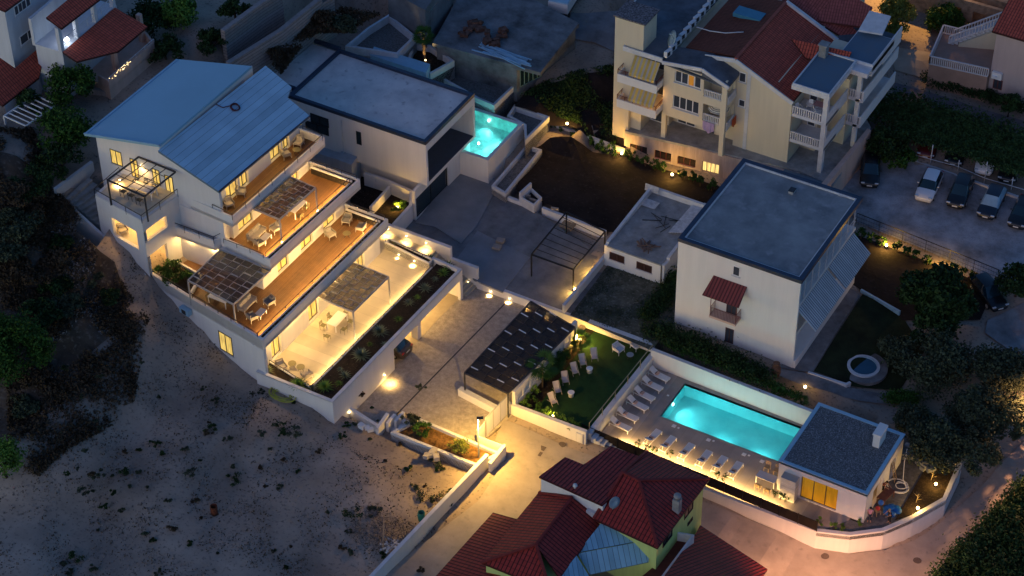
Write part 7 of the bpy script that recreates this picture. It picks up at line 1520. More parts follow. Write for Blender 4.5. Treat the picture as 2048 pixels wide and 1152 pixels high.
# ================================================================ people (skin modifier over a jointed skeleton)
def skinmesh(name, V, E_, rad, mat, parent, root=0, sub=1):
    me = bpy.data.meshes.new(name); me.from_pydata(V, E_, []); o = bpy.data.objects.new(name, me); COL.objects.link(o)
    s = o.modifiers.new('skin', 'SKIN'); s.use_smooth_shade = True
    for v, r_ in zip(me.skin_vertices[0].data, rad): v.radius = (r_, r_); v.use_root = False
    me.skin_vertices[0].data[root].use_root = True
    if sub: o.modifiers.new('sub', 'SUBSURF').levels = sub; o.modifiers['sub'].render_levels = sub
    me.materials.append(mat)
    if parent: o.parent = parent
    return o
skinm = M('skin', (.42, .24, .16), .6, .05, 4, 0)
def person(loc, rz, label, top, bottom, hair, lean=.1, arms='down', knees=.0, seat=False):
    t = thing('person', label, 'person', loc, rz)
    hz = .92 if not seat else .50
    f = Vector((0, -1, 0)); ch = Vector((0, -math.sin(lean), math.cos(lean)))
    pel = Vector((0, 0, hz)); spn = pel + ch * .22; chest = pel + ch * .42; neck = pel + ch * .56; hd = neck + Vector((0, -math.sin(lean * .7) * .1, .09)); crown_ = hd + Vector((0, -.01, .13))
    V = [pel, spn, chest, neck, hd, crown_]; rad = [.12, .115, .13, .055, .085, .075]; E_ = [(0, 1), (1, 2), (2, 3), (3, 4), (4, 5)]
    def add(p, r_, par): V.append(Vector(p)); rad.append(r_); E_.append((par, len(V) - 1)); return len(V) - 1
    for s in (-1, 1):
        hp_ = add(pel + Vector((s * .09, 0, -.06)), .085, 0)
        if seat: k_ = add(Vector((s * .11, -.42, .50)), .06, hp_); an = add(Vector((s * .11, -.44, .08)), .04, k_)
        else: k_ = add(Vector((s * .10, -.03 - knees, .49)), .06, hp_); an = add(Vector((s * .11, .02, .08)), .04, k_)
        add(V[an] + Vector((s * .02, -.16, -.045)), .035, an)
        sh = add(chest + Vector((s * .17, 0, .05)), .055, 2)
        if arms == 'fwd': el = V[sh] + Vector((s * .04, -.16, -.20)); wr = el + Vector((-s * .04, -.22, -.02))
        elif arms == 'up': el = V[sh] + Vector((s * .10, -.10, -.22)); wr = el + Vector((-s * .08, -.10, .20))
        else: el = V[sh] + Vector((s * .07, .02, -.27)); wr = el + Vector((s * .0, -.06, -.24))
        e_ = add(el, .042, sh); w_ = add(wr, .028, e_); dirn = (wr - el).normalized(); pal = add(wr + dirn * .07, .034, w_)
        sd = Vector((s, 0, 0)); 
        for j, (o_, ln) in enumerate([(-.03, .06), (-.01, .075), (.01, .07), (.03, .055)]): add(V[pal] + dirn * ln + sd * o_ + Vector((0, 0, -.015)), .009, pal)
        add(V[w_] + dirn * .05 - sd * .045, .011, w_)
    skinmesh('body', V, E_, rad, skinm, t)
    skinmesh('shirt', [pel + ch * .04, spn, chest, chest + ch * .08] + [q for s in (-1, 1) for q in (chest + Vector((s * .17, 0, .05)), chest + Vector((s * .22, -.03, -.10)))], [(0, 1), (1, 2), (2, 3), (2, 4), (4, 5), (2, 6), (6, 7)], [.14, .135, .15, .08, .075, .065, .075, .065], top, t, 1)
    VV = [pel]; EE = []; rr2 = [.135]
    for i, s in enumerate((-1, 1)):
        b0 = len(VV); kk = Vector((s * .11, -.42, .50)) if seat else Vector((s * .10, -.03 - knees, .49)); aa = Vector((s * .11, -.44, .14)) if seat else Vector((s * .11, .02, .14))
        VV += [pel + Vector((s * .09, 0, -.06)), kk, aa]; EE += [(0, b0), (b0, b0 + 1), (b0 + 1, b0 + 2)]; rr2 += [.10, .075, .055]
    skinmesh('trousers', VV, EE, rr2, bottom, t)
    MB().ball(hd + Vector((0, .02, .07)), .105, 14, 9, sz=1.05).build('hair', hair, t)
    m_ = MB(); m_.cbox(hd + Vector((0, -.105, .03)), (.02, .03, .04)); m_.build('nose', skinm, t)
    return t
cott = lambda n, c: M('cotton_' + n, c, .95, .08, 6, .1)
darkhair = M('dark_hair', (.02, .014, .01), .7, .2, 20, .3)
person(at(1738, 1043, DZ), R(20), 'person in a pink shirt standing at the pool house corner', cott('pink', (.62, .30, .40)), cott('navy', (.02, .03, .06)), darkhair, .1, 'fwd')
person(at(1764, 985, DZ), R(70), 'person in a rust brown top bending over the brown table', cott('rust', (.28, .09, .05)), cott('black', (.015, .015, .02)), darkhair, .65, 'fwd')
person(at(1778, 1046, DZ), R(-30), 'person in a black top with fair hair beside the blue tarpaulin', cott('black', (0, 0, 0)), cott('black', (0, 0, 0)), M('fair_hair', (.42, .30, .16), .7, .2, 20, .3), .25, 'fwd')
person(at(1765, 958, DZ), R(-60), 'person in a teal shirt half hidden under the pool house eave', cott('teal', (.05, .20, .20)), cott('navy', (0, 0, 0)), darkhair, .2, 'up')
# ================================================================ vegetation
def leafmat(name, c, c2=None, rough=.7):
    return M(name, c, rough, .5, 1.1, 0, col2=c2 or tuple(q * .35 for q in c), spec=.2)
L_dark = leafmat('leaf_dark', (.022, .052, .014)); L_mid = leafmat('leaf_mid', (.036, .095, .014)); L_lime = leafmat('leaf_lime', (.10, .20, .03)); L_olive = leafmat('leaf_olive', (.055, .072, .042), (.018, .026, .014)); L_dry = leafmat('dry_grass', (.075, .052, .03), (.028, .02, .012)); L_vine = leafmat('leaf_vine', (.035, .075, .022)); L_agave = leafmat('agave_grey', (.15, .19, .12)); L_yel = leafmat('leaf_yellow', (.16, .19, .04))
bark = M('bark', (.09, .065, .045), .95, .3, 5, .5)
RND = np.random.default_rng(11)
def leafmesh(name, C_, size, mat, parent=None, aspect=1.8, seed=0, up=.0):
    """one small folded leaf-quad per centre"""
    n = len(C_); rg_ = np.random.default_rng(seed + n); a = rg_.normal(size=(n, 3)); a[:, 2] += up; a /= np.linalg.norm(a, axis=1)[:, None]
    b = rg_.normal(size=(n, 3)); b = np.cross(a, b); b /= np.linalg.norm(b, axis=1)[:, None]; s = size * (.55 + .9 * rg_.random((n, 1)))
    P = np.stack([C_ - a * s * aspect / 2, C_ + b * s / 2, C_ + a * s * aspect / 2, C_ - b * s / 2], 1).reshape(-1, 3)
    me = bpy.data.meshes.new(name); me.vertices.add(4 * n); me.vertices.foreach_set('co', P.ravel()); me.loops.add(4 * n); me.loops.foreach_set('vertex_index', np.arange(4 * n)); me.polygons.add(n); me.polygons.foreach_set('loop_start', np.arange(n) * 4); me.polygons.foreach_set('loop_total', np.full(n, 4)); me.update(calc_edges=True); me.materials.append(mat)
    o = bpy.data.objects.new(name, me); COL.objects.link(o); o.parent = parent; return o
def blobs(c, rx, ry, rz, n, k, rg_):
    """leaf centres in k clumps spread over an uneven crown"""
    out = []; per = n // k
    for _ in range(k):
        d = rg_.normal(size=3); d /= np.linalg.norm(d); d[2] = abs(d[2]) * 1.1 - .25; rr = .45 + .45 * rg_.random(); cc = np.array([d[0] * rx, d[1] * ry, d[2] * rz]) * rr; cr = (.22 + .2 * rg_.random())
        q = rg_.normal(size=(per, 3)); q /= np.linalg.norm(q, axis=1)[:, None]; q *= (rg_.random((per, 1)) ** .45); out.append(cc + q * np.array([rx, ry, rz]) * cr)
    return np.concatenate(out) + np.array(c)
def tree(px, z, h, r, label, mat, name='tree', cat='tree', n=2600, k=26, leaf=.16, rz=None, group=None, seed=1, trunk=.14, flat=.8, zg=None):
    """px = pixel of the crown centre"""
    rg_ = np.random.default_rng(seed); zc = z + h - r * flat * .8; c = at(px[0], px[1], zc); c.z = 0
    t = thing(name, label, cat, (c.x, c.y, z), group=group)
    m_ = MB(); top = h - r * flat * .9; m_.tube([(0, 0, -.3), (rg_.uniform(-.1, .1), rg_.uniform(-.1, .1), top * .5), (rg_.uniform(-.2, .2), rg_.uniform(-.2, .2), max(top, .3))], trunk, 7, r2=trunk * .55)
    for i in range(6):
        a = i * 1.05 + rg_.random(); e = Vector((math.cos(a) * r * .65, math.sin(a) * r * .65, h - r * flat * (.9 - .5 * rg_.random()))); m_.tube([(0, 0, max(top * .6, .2)), Vector((0, 0, top * .6)).lerp(e, .5) + Vector((0, 0, .1)), e], trunk * .45, 5, r2=.02)
    m_.build('trunk', bark, t)
    leafmesh('crown', blobs((0, 0, h - r * flat * .8), r, r, r * flat, n, k, rg_), leaf, mat, t, seed=seed); return t
def bush(px, z, r, label, mat, name='bush', cat='bush', n=500, leaf=.10, h=None, group=None, seed=1, k=9):
    rg_ = np.random.default_rng(seed); p = at(px[0], px[1], z); t = thing(name, label, cat, p, group=group); h = h or r * 1.2
    m_ = MB()
    for i in range(5): a = i * 1.3 + rg_.random(); m_.tube([(0, 0, -.1), (math.cos(a) * r * .3, math.sin(a) * r * .3, h * .4), (math.cos(a) * r * .6, math.sin(a) * r * .6, h * .8)], .02, 4, r2=.008)
    m_.build('stems', bark, t); leafmesh('foliage', blobs((0, 0, h * .5), r, r, h * .55, n, k, rg_), leaf, mat, t, seed=seed); return t
def palm(px, z, h, label, fr=14, L=1.1, group=None, seed=1, mat=None, fan=True, shag=False):
    rg_ = random.Random(seed); p = at(px[0], px[1], z); t = thing('palm_tree', label, 'palm', p, group=group); m_ = MB()
    m_.tube([(0, 0, -.1), (.02, 0, h * .5), (0, 0, h)], .17 if shag else .09, 9, r2=.13 if shag else .06)
    for i in range(int(h / .12)): m_.lathe((0, 0, i * .12), [(.18 if shag else .10, 0), (.15 if shag else .085, .06)], 9)
    m_.build('trunk', bark, t)
    for i in range(fr):
        m_ = MB(); a = i * 2.4 + rg_.random() * .3; el = rg_.uniform(-.25, 1.1); d = Vector((math.cos(a) * math.cos(el), math.sin(a) * math.cos(el), math.sin(el))); b = Vector((0, 0, h)) + d * L * .45; m_.tube([(0, 0, h), b], .015, 4)
        sd = d.cross(Vector((0, 0, 1))).normalized(); upv = sd.cross(d)
        for j in range(11):
            g_ = (j - 5) / 5 * 1.25; e = b + (d * math.cos(g_) + sd * math.sin(g_)) * L * .6 - Vector((0, 0, .10 * L * (1 + abs(g_)))); q = (e - b).cross(upv).normalized() * .035 * L
            m_.face([b - q * .4, b.lerp(e, .5) - q, e, b.lerp(e, .5) + q])
        m_.raw = True; m_.build('frond', mat or L_mid, t)
    return t
def spiky(px, z, r, label, mat, n=40, group=None, seed=1, name='agave', cat='plant', h=None, w_=.05):
    rg_ = random.Random(seed); p = at(px[0], px[1], z); t = MB(); h = h or r
    for i in range(n):
        a = i * 2.4; el = .15 + 1.25 * (i / n); d = Vector((math.cos(a) * math.cos(el) * r, math.sin(a) * math.cos(el) * r, math.sin(el) * h)) * rg_.uniform(.85, 1.1); sd = Vector((-math.sin(a), math.cos(a), 0)) * w_ * r * 1.6
        t.face([-sd, d * .55 - sd * .7 + Vector((0, 0, .05)), d, d * .55 + sd * .7 + Vector((0, 0, .05)), sd])
    t.raw = True; o = t.build(name, mat); o.location = p; return tag(o, label, cat, group)
# right-hand garden trees
tree((1872, 590), .3, 5.2, 3.4, 'broad dark green tree overhanging the dark yard on the right', L_dark, n=14000, k=46, leaf=.22, seed=2)
tree((1872, 660), .2, 3.4, 2.2, 'dark shrubby tree under the broad tree in the garden', L_dark, n=3000, k=26, leaf=.18, seed=21)
for i, (a, b, r, h, lb) in enumerate([(1868, 725, 3.6, 4.4, 'large olive tree right of the round basin'), (2000, 745, 3.0, 4.2, 'olive tree cut by the right edge beside the pale patch'), (1965, 830, 3.2, 4.0, 'olive tree between the two large olives and the street'), (1870, 890, 2.6, 3.4, 'olive tree behind the garden end wall'), (1945, 905, 2.5, 3.2, 'olive tree at the corner of the street and the end wall'), (1830, 845, 2.0, 2.6, 'low olive behind the chimney of the pool house'), (2035, 840, 2.4, 3.6, 'olive tree lit orange at the right edge'), (1790, 700, 1.6, 2.4, 'small olive between the basin and the big tree')]):
    tree((a, b), -.4, h, r, lb, L_olive, name='olive_tree', cat='olive tree', n=11000 if r > 2.5 else 5500, k=48 if r > 2.5 else 26, leaf=.15, group='olive trees in the right-hand garden', seed=30 + i)
tree((2035, 565), .6, 3.0, 2.0, 'dark round tree at the right edge below the parked cars', L_dark, n=3000, k=26, leaf=.18, seed=41)
tree((1775, 285), 1.4, 3.4, 2.2, 'dark leafy tree beside the black off-road car', L_dark, n=3600, k=30, leaf=.18, seed=42); tree((1800, 318), 1.3, 2.2, 1.8, 'low dark shrub tree at the corner of the gravel parking lot', L_mid, n=2200, k=20, leaf=.16, seed=43)
tree((1790, 25), 2.8, 4.0, 2.3, 'leafy tree lit orange beside the garden drive', L_yel, n=4200, k=34, leaf=.17, seed=44); tree((1790, 65), 2.7, 2.4, 1.4, 'small orange-lit tree at the apartment corner', L_yel, n=1600, k=16, leaf=.16, seed=45); tree((1890, 38), 2.7, 3.0, 2.4, 'round dark green tree in front of the stone house', L_mid, n=4200, k=34, leaf=.16, seed=46)
tree((2020, 205), 2.2, 2.4, 1.3, 'dark bush tree in front of the stair house', L_dark, n=1800, k=16, leaf=.15, seed=47)
# upper-left
for i, (a, b, r, h, z, mt, lb) in enumerate([(138, 170, 2.6, 3.6, 12.4, L_mid, 'round garden tree beside the red porch roof'), (128, 262, 2.9, 3.6, 12.2, L_mid, 'large green bush tree left of the hotel roof'), (120, 325, 2.2, 2.6, 11.6, L_dark, 'dark green tree at the corner of the slope steps'), (352, 25, 2.3, 3.6, 12, L_lime, 'bright green leafy tree near the top edge'), (300, 40, 2.6, 3.4, 12, L_dark, 'dark tree right of the hillside house'), (330, 100, 1.8, 2.2, 12, L_dark, 'low dark tree above the hotel roof corner'), (425, 85, 1.7, 2.0, 12, L_dark, 'dark shrub tree below the upper stone wall'), (470, 20, 1.6, 2.0, 13, L_dark, 'dark shrub tree at the upper stone wall')]):
    tree((a, b), z, h, r, lb, mt, n=4200 if r > 2.2 else 2200, k=34 if r > 2.2 else 20, leaf=.16, seed=60 + i)
bush((225, 262), 10.8, .9, 'leafy sapling in front of the pinkish retaining wall', L_mid, n=500, leaf=.2, seed=70, h=1.6); bush((90, 255), 12, 1.2, 'dark vine clump on the white vine pergola', L_dark, n=900, leaf=.14, seed=71, h=2.4); bush((65, 222), 12.6, 1.6, 'dense vine covering the back of the vine pergola', L_vine, n=1500, leaf=.14, seed=72, h=2.2)
# left pines
tree((22, 700), 8, 5.4, 3.0, 'tall bright green pine at the left edge', L_mid, name='pine_tree', cat='pine', n=14000, k=60, leaf=.15, seed=80, flat=1.3); tree((5, 920), 4.5, 3.4, 1.8, 'small bright green pine at the lower left edge', L_lime, name='pine_tree', cat='pine', n=3200, k=30, leaf=.13, seed=81, flat=1.2)
# dark scrub on the left slope, individually countable clumps
rg2 = random.Random(9); SCRUB = []
scr = [(60, 380, 2.4), (70, 430, 2.1), (40, 470, 2.6), (120, 500, 1.5), (95, 545, 2.3), (180, 560, 1.7), (215, 600, 1.1), (30, 560, 2.4), (140, 620, 1.6), (75, 640, 2.0), (20, 400, 2.2), (12, 520, 1.6), (150, 560, 1.2), (70, 760, 1.5), (50, 820, 1.6), (110, 580, 1.4), (640, 45, 1.6), (690, 60, 1.6)]
for i, (a, b, r) in enumerate(scr):
    z = raw_h(at(a, b, 10 if b < 600 else 6).x, at(a, b, 10 if b < 600 else 6).y)
    ob = bush((a, b), z, r, 'dark dry scrub clump on the slope', [L_dark, L_dry, L_olive][i % 3], name='scrub', cat='scrub', n=2400, k=16, leaf=.16, h=r * .75, group='scrub clumps on the dark slopes', seed=100 + i); SCRUB.append((ob, a, b))
# weeds on the bare lot: clumps one can count
MARKS = [((428, 1020), 'the rusty barrel'), ((760, 1062), 'the branch heap'), ((565, 791), 'the yellow tubing coil'), ((452, 690), 'the small lit window'), ((25, 700), 'the tall bright pine'), ((5, 920), 'the small bright pine'), ((900, 915), 'the entry planter'), ((300, 1150), 'the bottom edge left of the middle'), ((600, 1150), 'the bottom edge right of the barrel'), ((110, 262), 'the bush tree left of the roof'), ((620, 60), 'the stone walls'), ((200, 470), 'the slope steps'), ((300, 780), 'the middle of the lot'), ((640, 900), 'the lot side of the planter wall')]
CNT = {}
def near(a, b):
    k = min(range(len(MARKS)), key=lambda i: math.hypot(MARKS[i][0][0] - a, MARKS[i][0][1] - b)); CNT.setdefault(k, []).append(math.hypot(MARKS[k][0][0] - a, MARKS[k][0][1] - b)); return k
def relabel(objs, head):
    by = {}
    for o, a, b in objs: by.setdefault(near(a, b), []).append((math.hypot(MARKS[near(a, b)][0][0] - a, MARKS[near(a, b)][0][1] - b), o))
    for k, l in by.items():
        for j, (d, o) in enumerate(sorted(l, key=lambda q: q[0])): o['label'] = '%s, %s nearest to %s' % (head, nth(j + 1), MARKS[k][1])
WEED = []
for i in range(120):
    if i < 22: a, b = [(640, 790), (870, 925), (880, 940), (850, 1000), (905, 985), (745, 1025), (700, 1030), (830, 975), (250, 950), (195, 955), (225, 990), (170, 985), (470, 960), (380, 950), (150, 1120), (185, 1140), (310, 890), (525, 870), (425, 860), (590, 870), (560, 860), (890, 1005)][i]
    else: a, b = rg2.uniform(120, 860), rg2.uniform(700, 1150)
    p = at(a, b, 1); z = raw_h(p.x, p.y)
    if b < 760 and a > 380: continue
    r = rg2.uniform(.15, .5) if i >= 22 else rg2.uniform(.45, 1.0)
    ob = bush((a, b), z, r, 'low weed clump on the bare lot', [L_dark, L_olive, L_dry, L_olive][i % 4] if i >= 22 else [L_dark, L_olive][i % 2], name='weed', cat='weed', n=int(150 + 260 * r), k=6, leaf=.08, h=r * .6, group='weed clumps on the bare lot', seed=200 + i); WEED.append((ob, a, b))
relabel(WEED, 'low weed clump'); relabel(SCRUB, 'dark dry scrub clump')
def scatter_stuff(name, region, n, mat, size, label, cat, hgt=.2, seed=0, z=1, dens=None):
    rg_ = np.random.default_rng(seed); pts_ = []
    poly = [at(a, b, z).to_2d() for a, b in region]; xs = [p.x for p in poly]; ys = [p.y for p in poly]; pl = [(p.x, p.y) for p in poly]
    while len(pts_) < n:
        x, y = rg_.uniform(min(xs), max(xs)), rg_.uniform(min(ys), max(ys))
        if inpoly(x, y, pl) and noise.noise(Vector((x * .35, y * .35, 3))) > rg_.uniform(-.25, .45): pts_.append((x, y, raw_h(x, y) + rg_.random() * hgt))
    return tag(leafmesh(name, np.array(pts_), size, mat, seed=seed, up=.6), label, cat, kind='stuff')
scatter_stuff('ground_weeds', [(0, 650), (300, 560), (480, 760), (700, 870), (960, 950), (720, 1160), (0, 1160)], 9000, L_dry, .09, 'sparse dry weeds scattered over the bare lot', 'weeds', .12, 5, 2)
scatter_stuff('slope_grass', [(0, 330), (80, 330), (125, 430), (225, 520), (290, 590), (250, 720), (60, 860), (0, 860)], 26000, L_dry, .16, 'dry grass covering the dark slope on the left', 'grass', .35, 6, 9)
scatter_stuff('slope_brush', [(500, 130), (680, 10), (760, 20), (690, 60), (630, 70), (555, 150)], 12000, L_dry, .15, 'brown dry brush behind the modern house', 'brush', .4, 7, 11)
scatter_stuff('yard_weeds', [(1215, 535), (1350, 560), (1345, 655), (1290, 690), (1150, 625)], 5000, L_olive, .08, 'low weeds in the yard below the small house', 'weeds', .15, 8, 1)
scatter_stuff('lot_stones', [(60, 760), (250, 560), (480, 760), (700, 880), (940, 960), (720, 1160), (60, 1160)], 2600, M('pale_stones', (.34, .31, .29), .9, .2, 4, 0), .07, 'small pale stones scattered over the bare lot', 'stones', .03, 9, 2)
scatter_stuff('white_rubble', [(90, 380), (125, 430), (170, 480), (240, 590), (210, 650), (60, 750), (40, 700), (150, 640), (110, 500)], 5200, M('pale_stones', (0, 0, 0)), .13, 'pale limestone rubble on the slope', 'rubble', .12, 10, 8)
scatter_stuff('dark_bank_plants', [(1040, 210), (1090, 180), (1235, 150), (1235, 290), (1160, 250)], 7000, L_dark, .14, 'dark ground cover on the bank left of the apartment building', 'ground cover', .3, 12, 3)
# hedges
def hedge(pth, z, w_, h, label, mat, n, seed, name='hedge', leaf=.12):
    rg_ = np.random.default_rng(seed); P = [np.array(at(a, b, z)) for a, b in pth]; C_ = []; seg = list(zip(P, P[1:])); Ls = np.array([np.linalg.norm(b - a) for a, b in seg]); k = rg_.choice(len(seg), n, p=Ls / Ls.sum())
    for i in k: a, b = seg[i]; u = rg_.random(); q = a * (1 - u) + b * u; C_.append(q + np.array([rg_.normal() * w_ * .4, rg_.normal() * w_ * .4, h * (rg_.random() ** .6) * (.8 + .3 * math.sin(q[0] * 2.1) * math.cos(q[1] * 1.7))]))
    return tag(leafmesh(name, np.array(C_), leaf, mat, seed=seed), label, 'hedge')
hedge([(1290, 640), (1330, 600), (1350, 560)], 1, 1.0, 1.3, 'dark hedge beside the weedy yard and the white house', L_dark, 5000, 1)
hedge([(1300, 665), (1380, 690), (1480, 735), (1530, 765)], .9, 1.5, 1.0, 'long dark hedge below the tall white house', L_dark, 9000, 2)
hedge([(1330, 690), (1420, 725), (1520, 765), (1600, 800)], .7, .7, .6, 'low bright green planting along the pool boundary wall', L_mid, 3500, 3, name='wall_planting')
hedge([(1850, 165), (1900, 180), (1960, 195), (2050, 225)], 2.4, .8, 1.2, 'dark hedge along the upper lane', L_dark, 6000, 4)
hedge([(1770, 215), (1850, 240), (1950, 272), (2060, 305)], 3.2, 3.6, .5, 'dense vine canopy roof over the parked cars', L_vine, 24000, 5, name='vine_canopy', leaf=.16)
hedge([(1800, 262), (1900, 292), (2060, 345)], 3.2, 1.4, .4, 'front fringe of the vine canopy', L_vine, 9000, 6, name='vine_canopy', leaf=.14)
hedge([(2060, 985), (1990, 1060), (1930, 1120), (1880, 1180)], -2.6, 1.4, 1.6, 'dark creeper hedge along the right side of the street', L_vine, 12000, 7, leaf=.15)
hedge([(2070, 1060), (2020, 1120), (1960, 1180)], -2.6, 2.4, 1.3, 'dark shrubbery behind the street creeper hedge', L_dark, 14000, 8, leaf=.16)
hedge([(1780, 800), (1830, 805)], .0, .9, .8, 'short dark green hedge block at the end of the garden path', L_mid, 3000, 9)
# bamboo and shrubs by the garden lamps
for i, (a, b) in enumerate([(1108, 268), (1122, 274), (1150, 284), (1163, 290), (1180, 297), (1199, 303), (1222, 306), (1256, 322), (1270, 326), (1290, 334), (1310, 342), (1325, 345), (1365, 362), (1385, 368), (1400, 374), (1425, 384)]):
    bush((a, b), 1.0, .55, 'feathery bamboo clump, %s from the raised pool along the bare garden' % nth(i + 1), L_mid, name='bamboo', cat='bamboo', n=330, leaf=.10, h=1.5, group='bamboo clumps along the bare garden', seed=400 + i, k=8)
for i, (a, b) in enumerate([(1722, 478), (1742, 486), (1760, 490), (1795, 505), (1812, 512), (1832, 520), (1855, 530), (1905, 548), (1925, 556), (1945, 562), (1968, 570)]):
    bush((a, b), .9, .6, 'feathery shrub beside the wire fence, %s from the white house' % nth(i + 1), L_mid, name='fence_shrub', cat='shrub', n=330, leaf=.10, h=1.2, group='shrubs along the wire fence', seed=430 + i, k=8)
# palms
wallthing('bamboo_back_wall', 'low pale wall behind the bamboo and the farthest garden lamp', [([at(1100, 252, 1.8).to_2d(), at(1252, 300, 1.8).to_2d()], .25, 0, [2.3, 1.8], 0)])
palm((849, 120), 5.6, 2.9, 'fan palm with a lit shaggy trunk behind the modern house', 26, 1.25, seed=3, shag=True, mat=L_mid)
palm((1085, 775), LZ, 2.6, 'tall slender palm leaning over the carport shade', 20, 1.6, seed=4, group='palms in the bed beside the lawn', mat=L_mid)
palm((1160, 690), LZ, .7, 'small glowing fan palm at the far end of the palm bed', 24, 1.15, seed=5, group='palms in the bed beside the lawn', mat=L_lime); palm((1138, 706), LZ, .5, 'low fan palm beside the glowing palm', 20, 1.1, seed=6, group='palms in the bed beside the lawn')
palm((1105, 735), LZ, .9, 'bushy fan palm in the middle of the palm bed', 26, 1.4, seed=7, group='palms in the bed beside the lawn'); palm((1090, 752), LZ, 1.0, 'bushy fan palm between the deck chairs and the niche wall', 26, 1.45, seed=8, group='palms in the bed beside the lawn')
for i, (a, b) in enumerate([(1060, 805), (1052, 818), (1072, 824), (1088, 830), (1110, 842), (1130, 850), (1150, 860), (1128, 718), (1120, 728), (1065, 785)]):
    bush((a, b), LZ, .65, 'green lawn-edge shrub, %s' % ['left of the lowest deck chair', 'nearest the gate end of the niche wall', 'by the street wall, second from the left', 'by the street wall, third from the left', 'by the street wall, beside the small lamp', 'by the street wall, second from the right', 'in the lowest corner by the retaining wall', 'below the glowing palm', 'between the glowing palm and the deck chairs', 'under the tall palm'][i], [L_mid, L_lime][i % 2], name='lawn_shrub', cat='shrub', n=420, leaf=.09, h=.9, group='shrubs around the lawn', seed=450 + i)
for i, (a, b, r, mt, lb) in enumerate([(822, 850, .9, L_olive, 'olive green bush at the left end of the entry planter'), (845, 868, .9, L_mid, 'bush with dark centre in the entry planter'), (920, 905, 1.1, L_yel, 'bright yellow-green bush in the entry planter beside the street lamp')]): bush((a, b), .55, r, lb, mt, n=1100, leaf=.08, h=1.2, seed=470 + i, k=14)
bush((795, 420), 2.0, .9, 'lit leafy bush inside the planter court', L_lime, n=800, leaf=.10, h=.9, seed=480)
for i, (a, b, r, lb) in enumerate([(345, 545, 1.1, 'tall leafy bush at the back of the second-terrace garden bed'), (338, 565, .9, 'low bush at the parapet side of the garden bed'), (372, 562, .8, 'fern-like bush under the edge of the shade pergola'), (322, 548, .7, 'small bush beside the corner column of the hotel')]): bush((a, b), Z2 + .18, r, lb, L_mid, n=900, leaf=.10, h=r * 1.3, seed=490 + i, k=12)
# planter on the hotel edge
for i, (a, b, r, mt) in enumerate([(650, 775, .65, L_lime), (723, 712, .75, L_olive), (760, 665, .7, L_olive), (797, 640, .4, L_mid), (818, 607, .5, L_olive), (850, 578, .6, L_olive), (690, 752, .5, L_olive), (678, 768, .35, L_mid), (885, 548, .55, L_mid), (896, 535, .6, L_lime), (858, 520, .55, L_mid), (790, 492, .45, L_mid), (597, 770, .7, L_lime), (535, 742, .5, L_olive), (625, 778, .45, L_olive), (770, 690, .35, L_olive), (740, 690, .3, L_mid), (870, 560, .35, L_olive), (835, 596, .35, L_mid), (680, 740, .3, L_olive)]):
    mt = L_agave if mt is L_olive else L_lime
    spiky((a, b), E1 - .38, r * 1.45, 'spiky rosette plant, %s' % ['large bright one near the street corner', 'big round grey-green one left of the car', 'big round grey-green one above the car', 'small one above the garage column', 'pale one in the middle of the bed', 'pale round one near the stairs', 'open star shape near the street corner', 'small green one near the corner', 'small one by the stair end', 'bright one at the stair corner', 'in the narrow box end', 'one at the start of the narrow box', 'bright one in the front strip', 'thin one at the far left of the front strip', 'small one where the strips meet', 'tiny one above the car', 'tiny one left of the big round plant', 'tiny one behind the pale round plant', 'tiny one between the pale plants', 'tiny one beside the kerb'][i], mt, 60 if r > .6 else 34, 'plants in the long soil bed', seed=i, h=r * .8)
for i in range(57):
    u = i / 57; side_ = i % 3
    L0, R0_, E0 = [(q2, t2r, E2), (t3l, t3r, E3), (q2, t2r, E2)][side_]; fd = (R0_ - L0); nn = Vector((-fd.y, fd.x, 0)).normalized(); p = L0 + fd * (.02 + .96 * u) + nn * .4
    o = MB()
    for j in range(12): a = j * 2.4; el = .4 + .08 * j; d = Vector((math.cos(a) * math.cos(el), math.sin(a) * math.cos(el), math.sin(el))) * .2; sd = Vector((-math.sin(a), math.cos(a), 0)) * .03; o.face([-sd, d, sd])
    o.raw = True; q_ = o.build('trench_plant', L_agave); q_.location = (p.x, p.y, E0 - .30); tag(q_, 'tiny plant in the %s terrace trench, %s from the bare-lot end' % (['second', 'third', 'second'][side_], nth((i // 3) * (2 if side_ != 1 else 1) + (1 if side_ != 2 else 2))), 'plant', 'tiny plants in the terrace trenches')
for i, (a, b) in enumerate([(1277, 895), (1295, 903), (1310, 906), (1340, 915), (1435, 958), (1447, 963), (1548, 995), (1560, 1000), (1570, 1003)]): bush((a, b), DZ, .35, 'thin plant at the glowing strip, %s from the thin steps' % nth(i + 1), L_dark, name='fence_plant', cat='plant', n=90, leaf=.08, h=.9, group='thin plants along the slat fence', seed=520 + i, k=5)
for i, (a, b) in enumerate([(1640, 1048), (1668, 1058), (1683, 1060), (1720, 1052)]): bush((a, b), DZ, .4, 'bright grass tuft below the pool house wall, %s from the fence end' % nth(i + 1), L_lime, name='grass_tuft', cat='grass tuft', n=160, leaf=.09, h=.7, group='grass tufts by the pool house', seed=540 + i, k=5)
for i, (a, b) in enumerate([(1560, 790), (1602, 805)]): palm((a, b), .6, .2, ['small feathery palm behind the pool boundary wall nearer the clay jar', 'small feathery palm behind the pool boundary wall nearer the pool house'][i], 12, .8, seed=20 + i, group='feathery palms behind the pool wall')
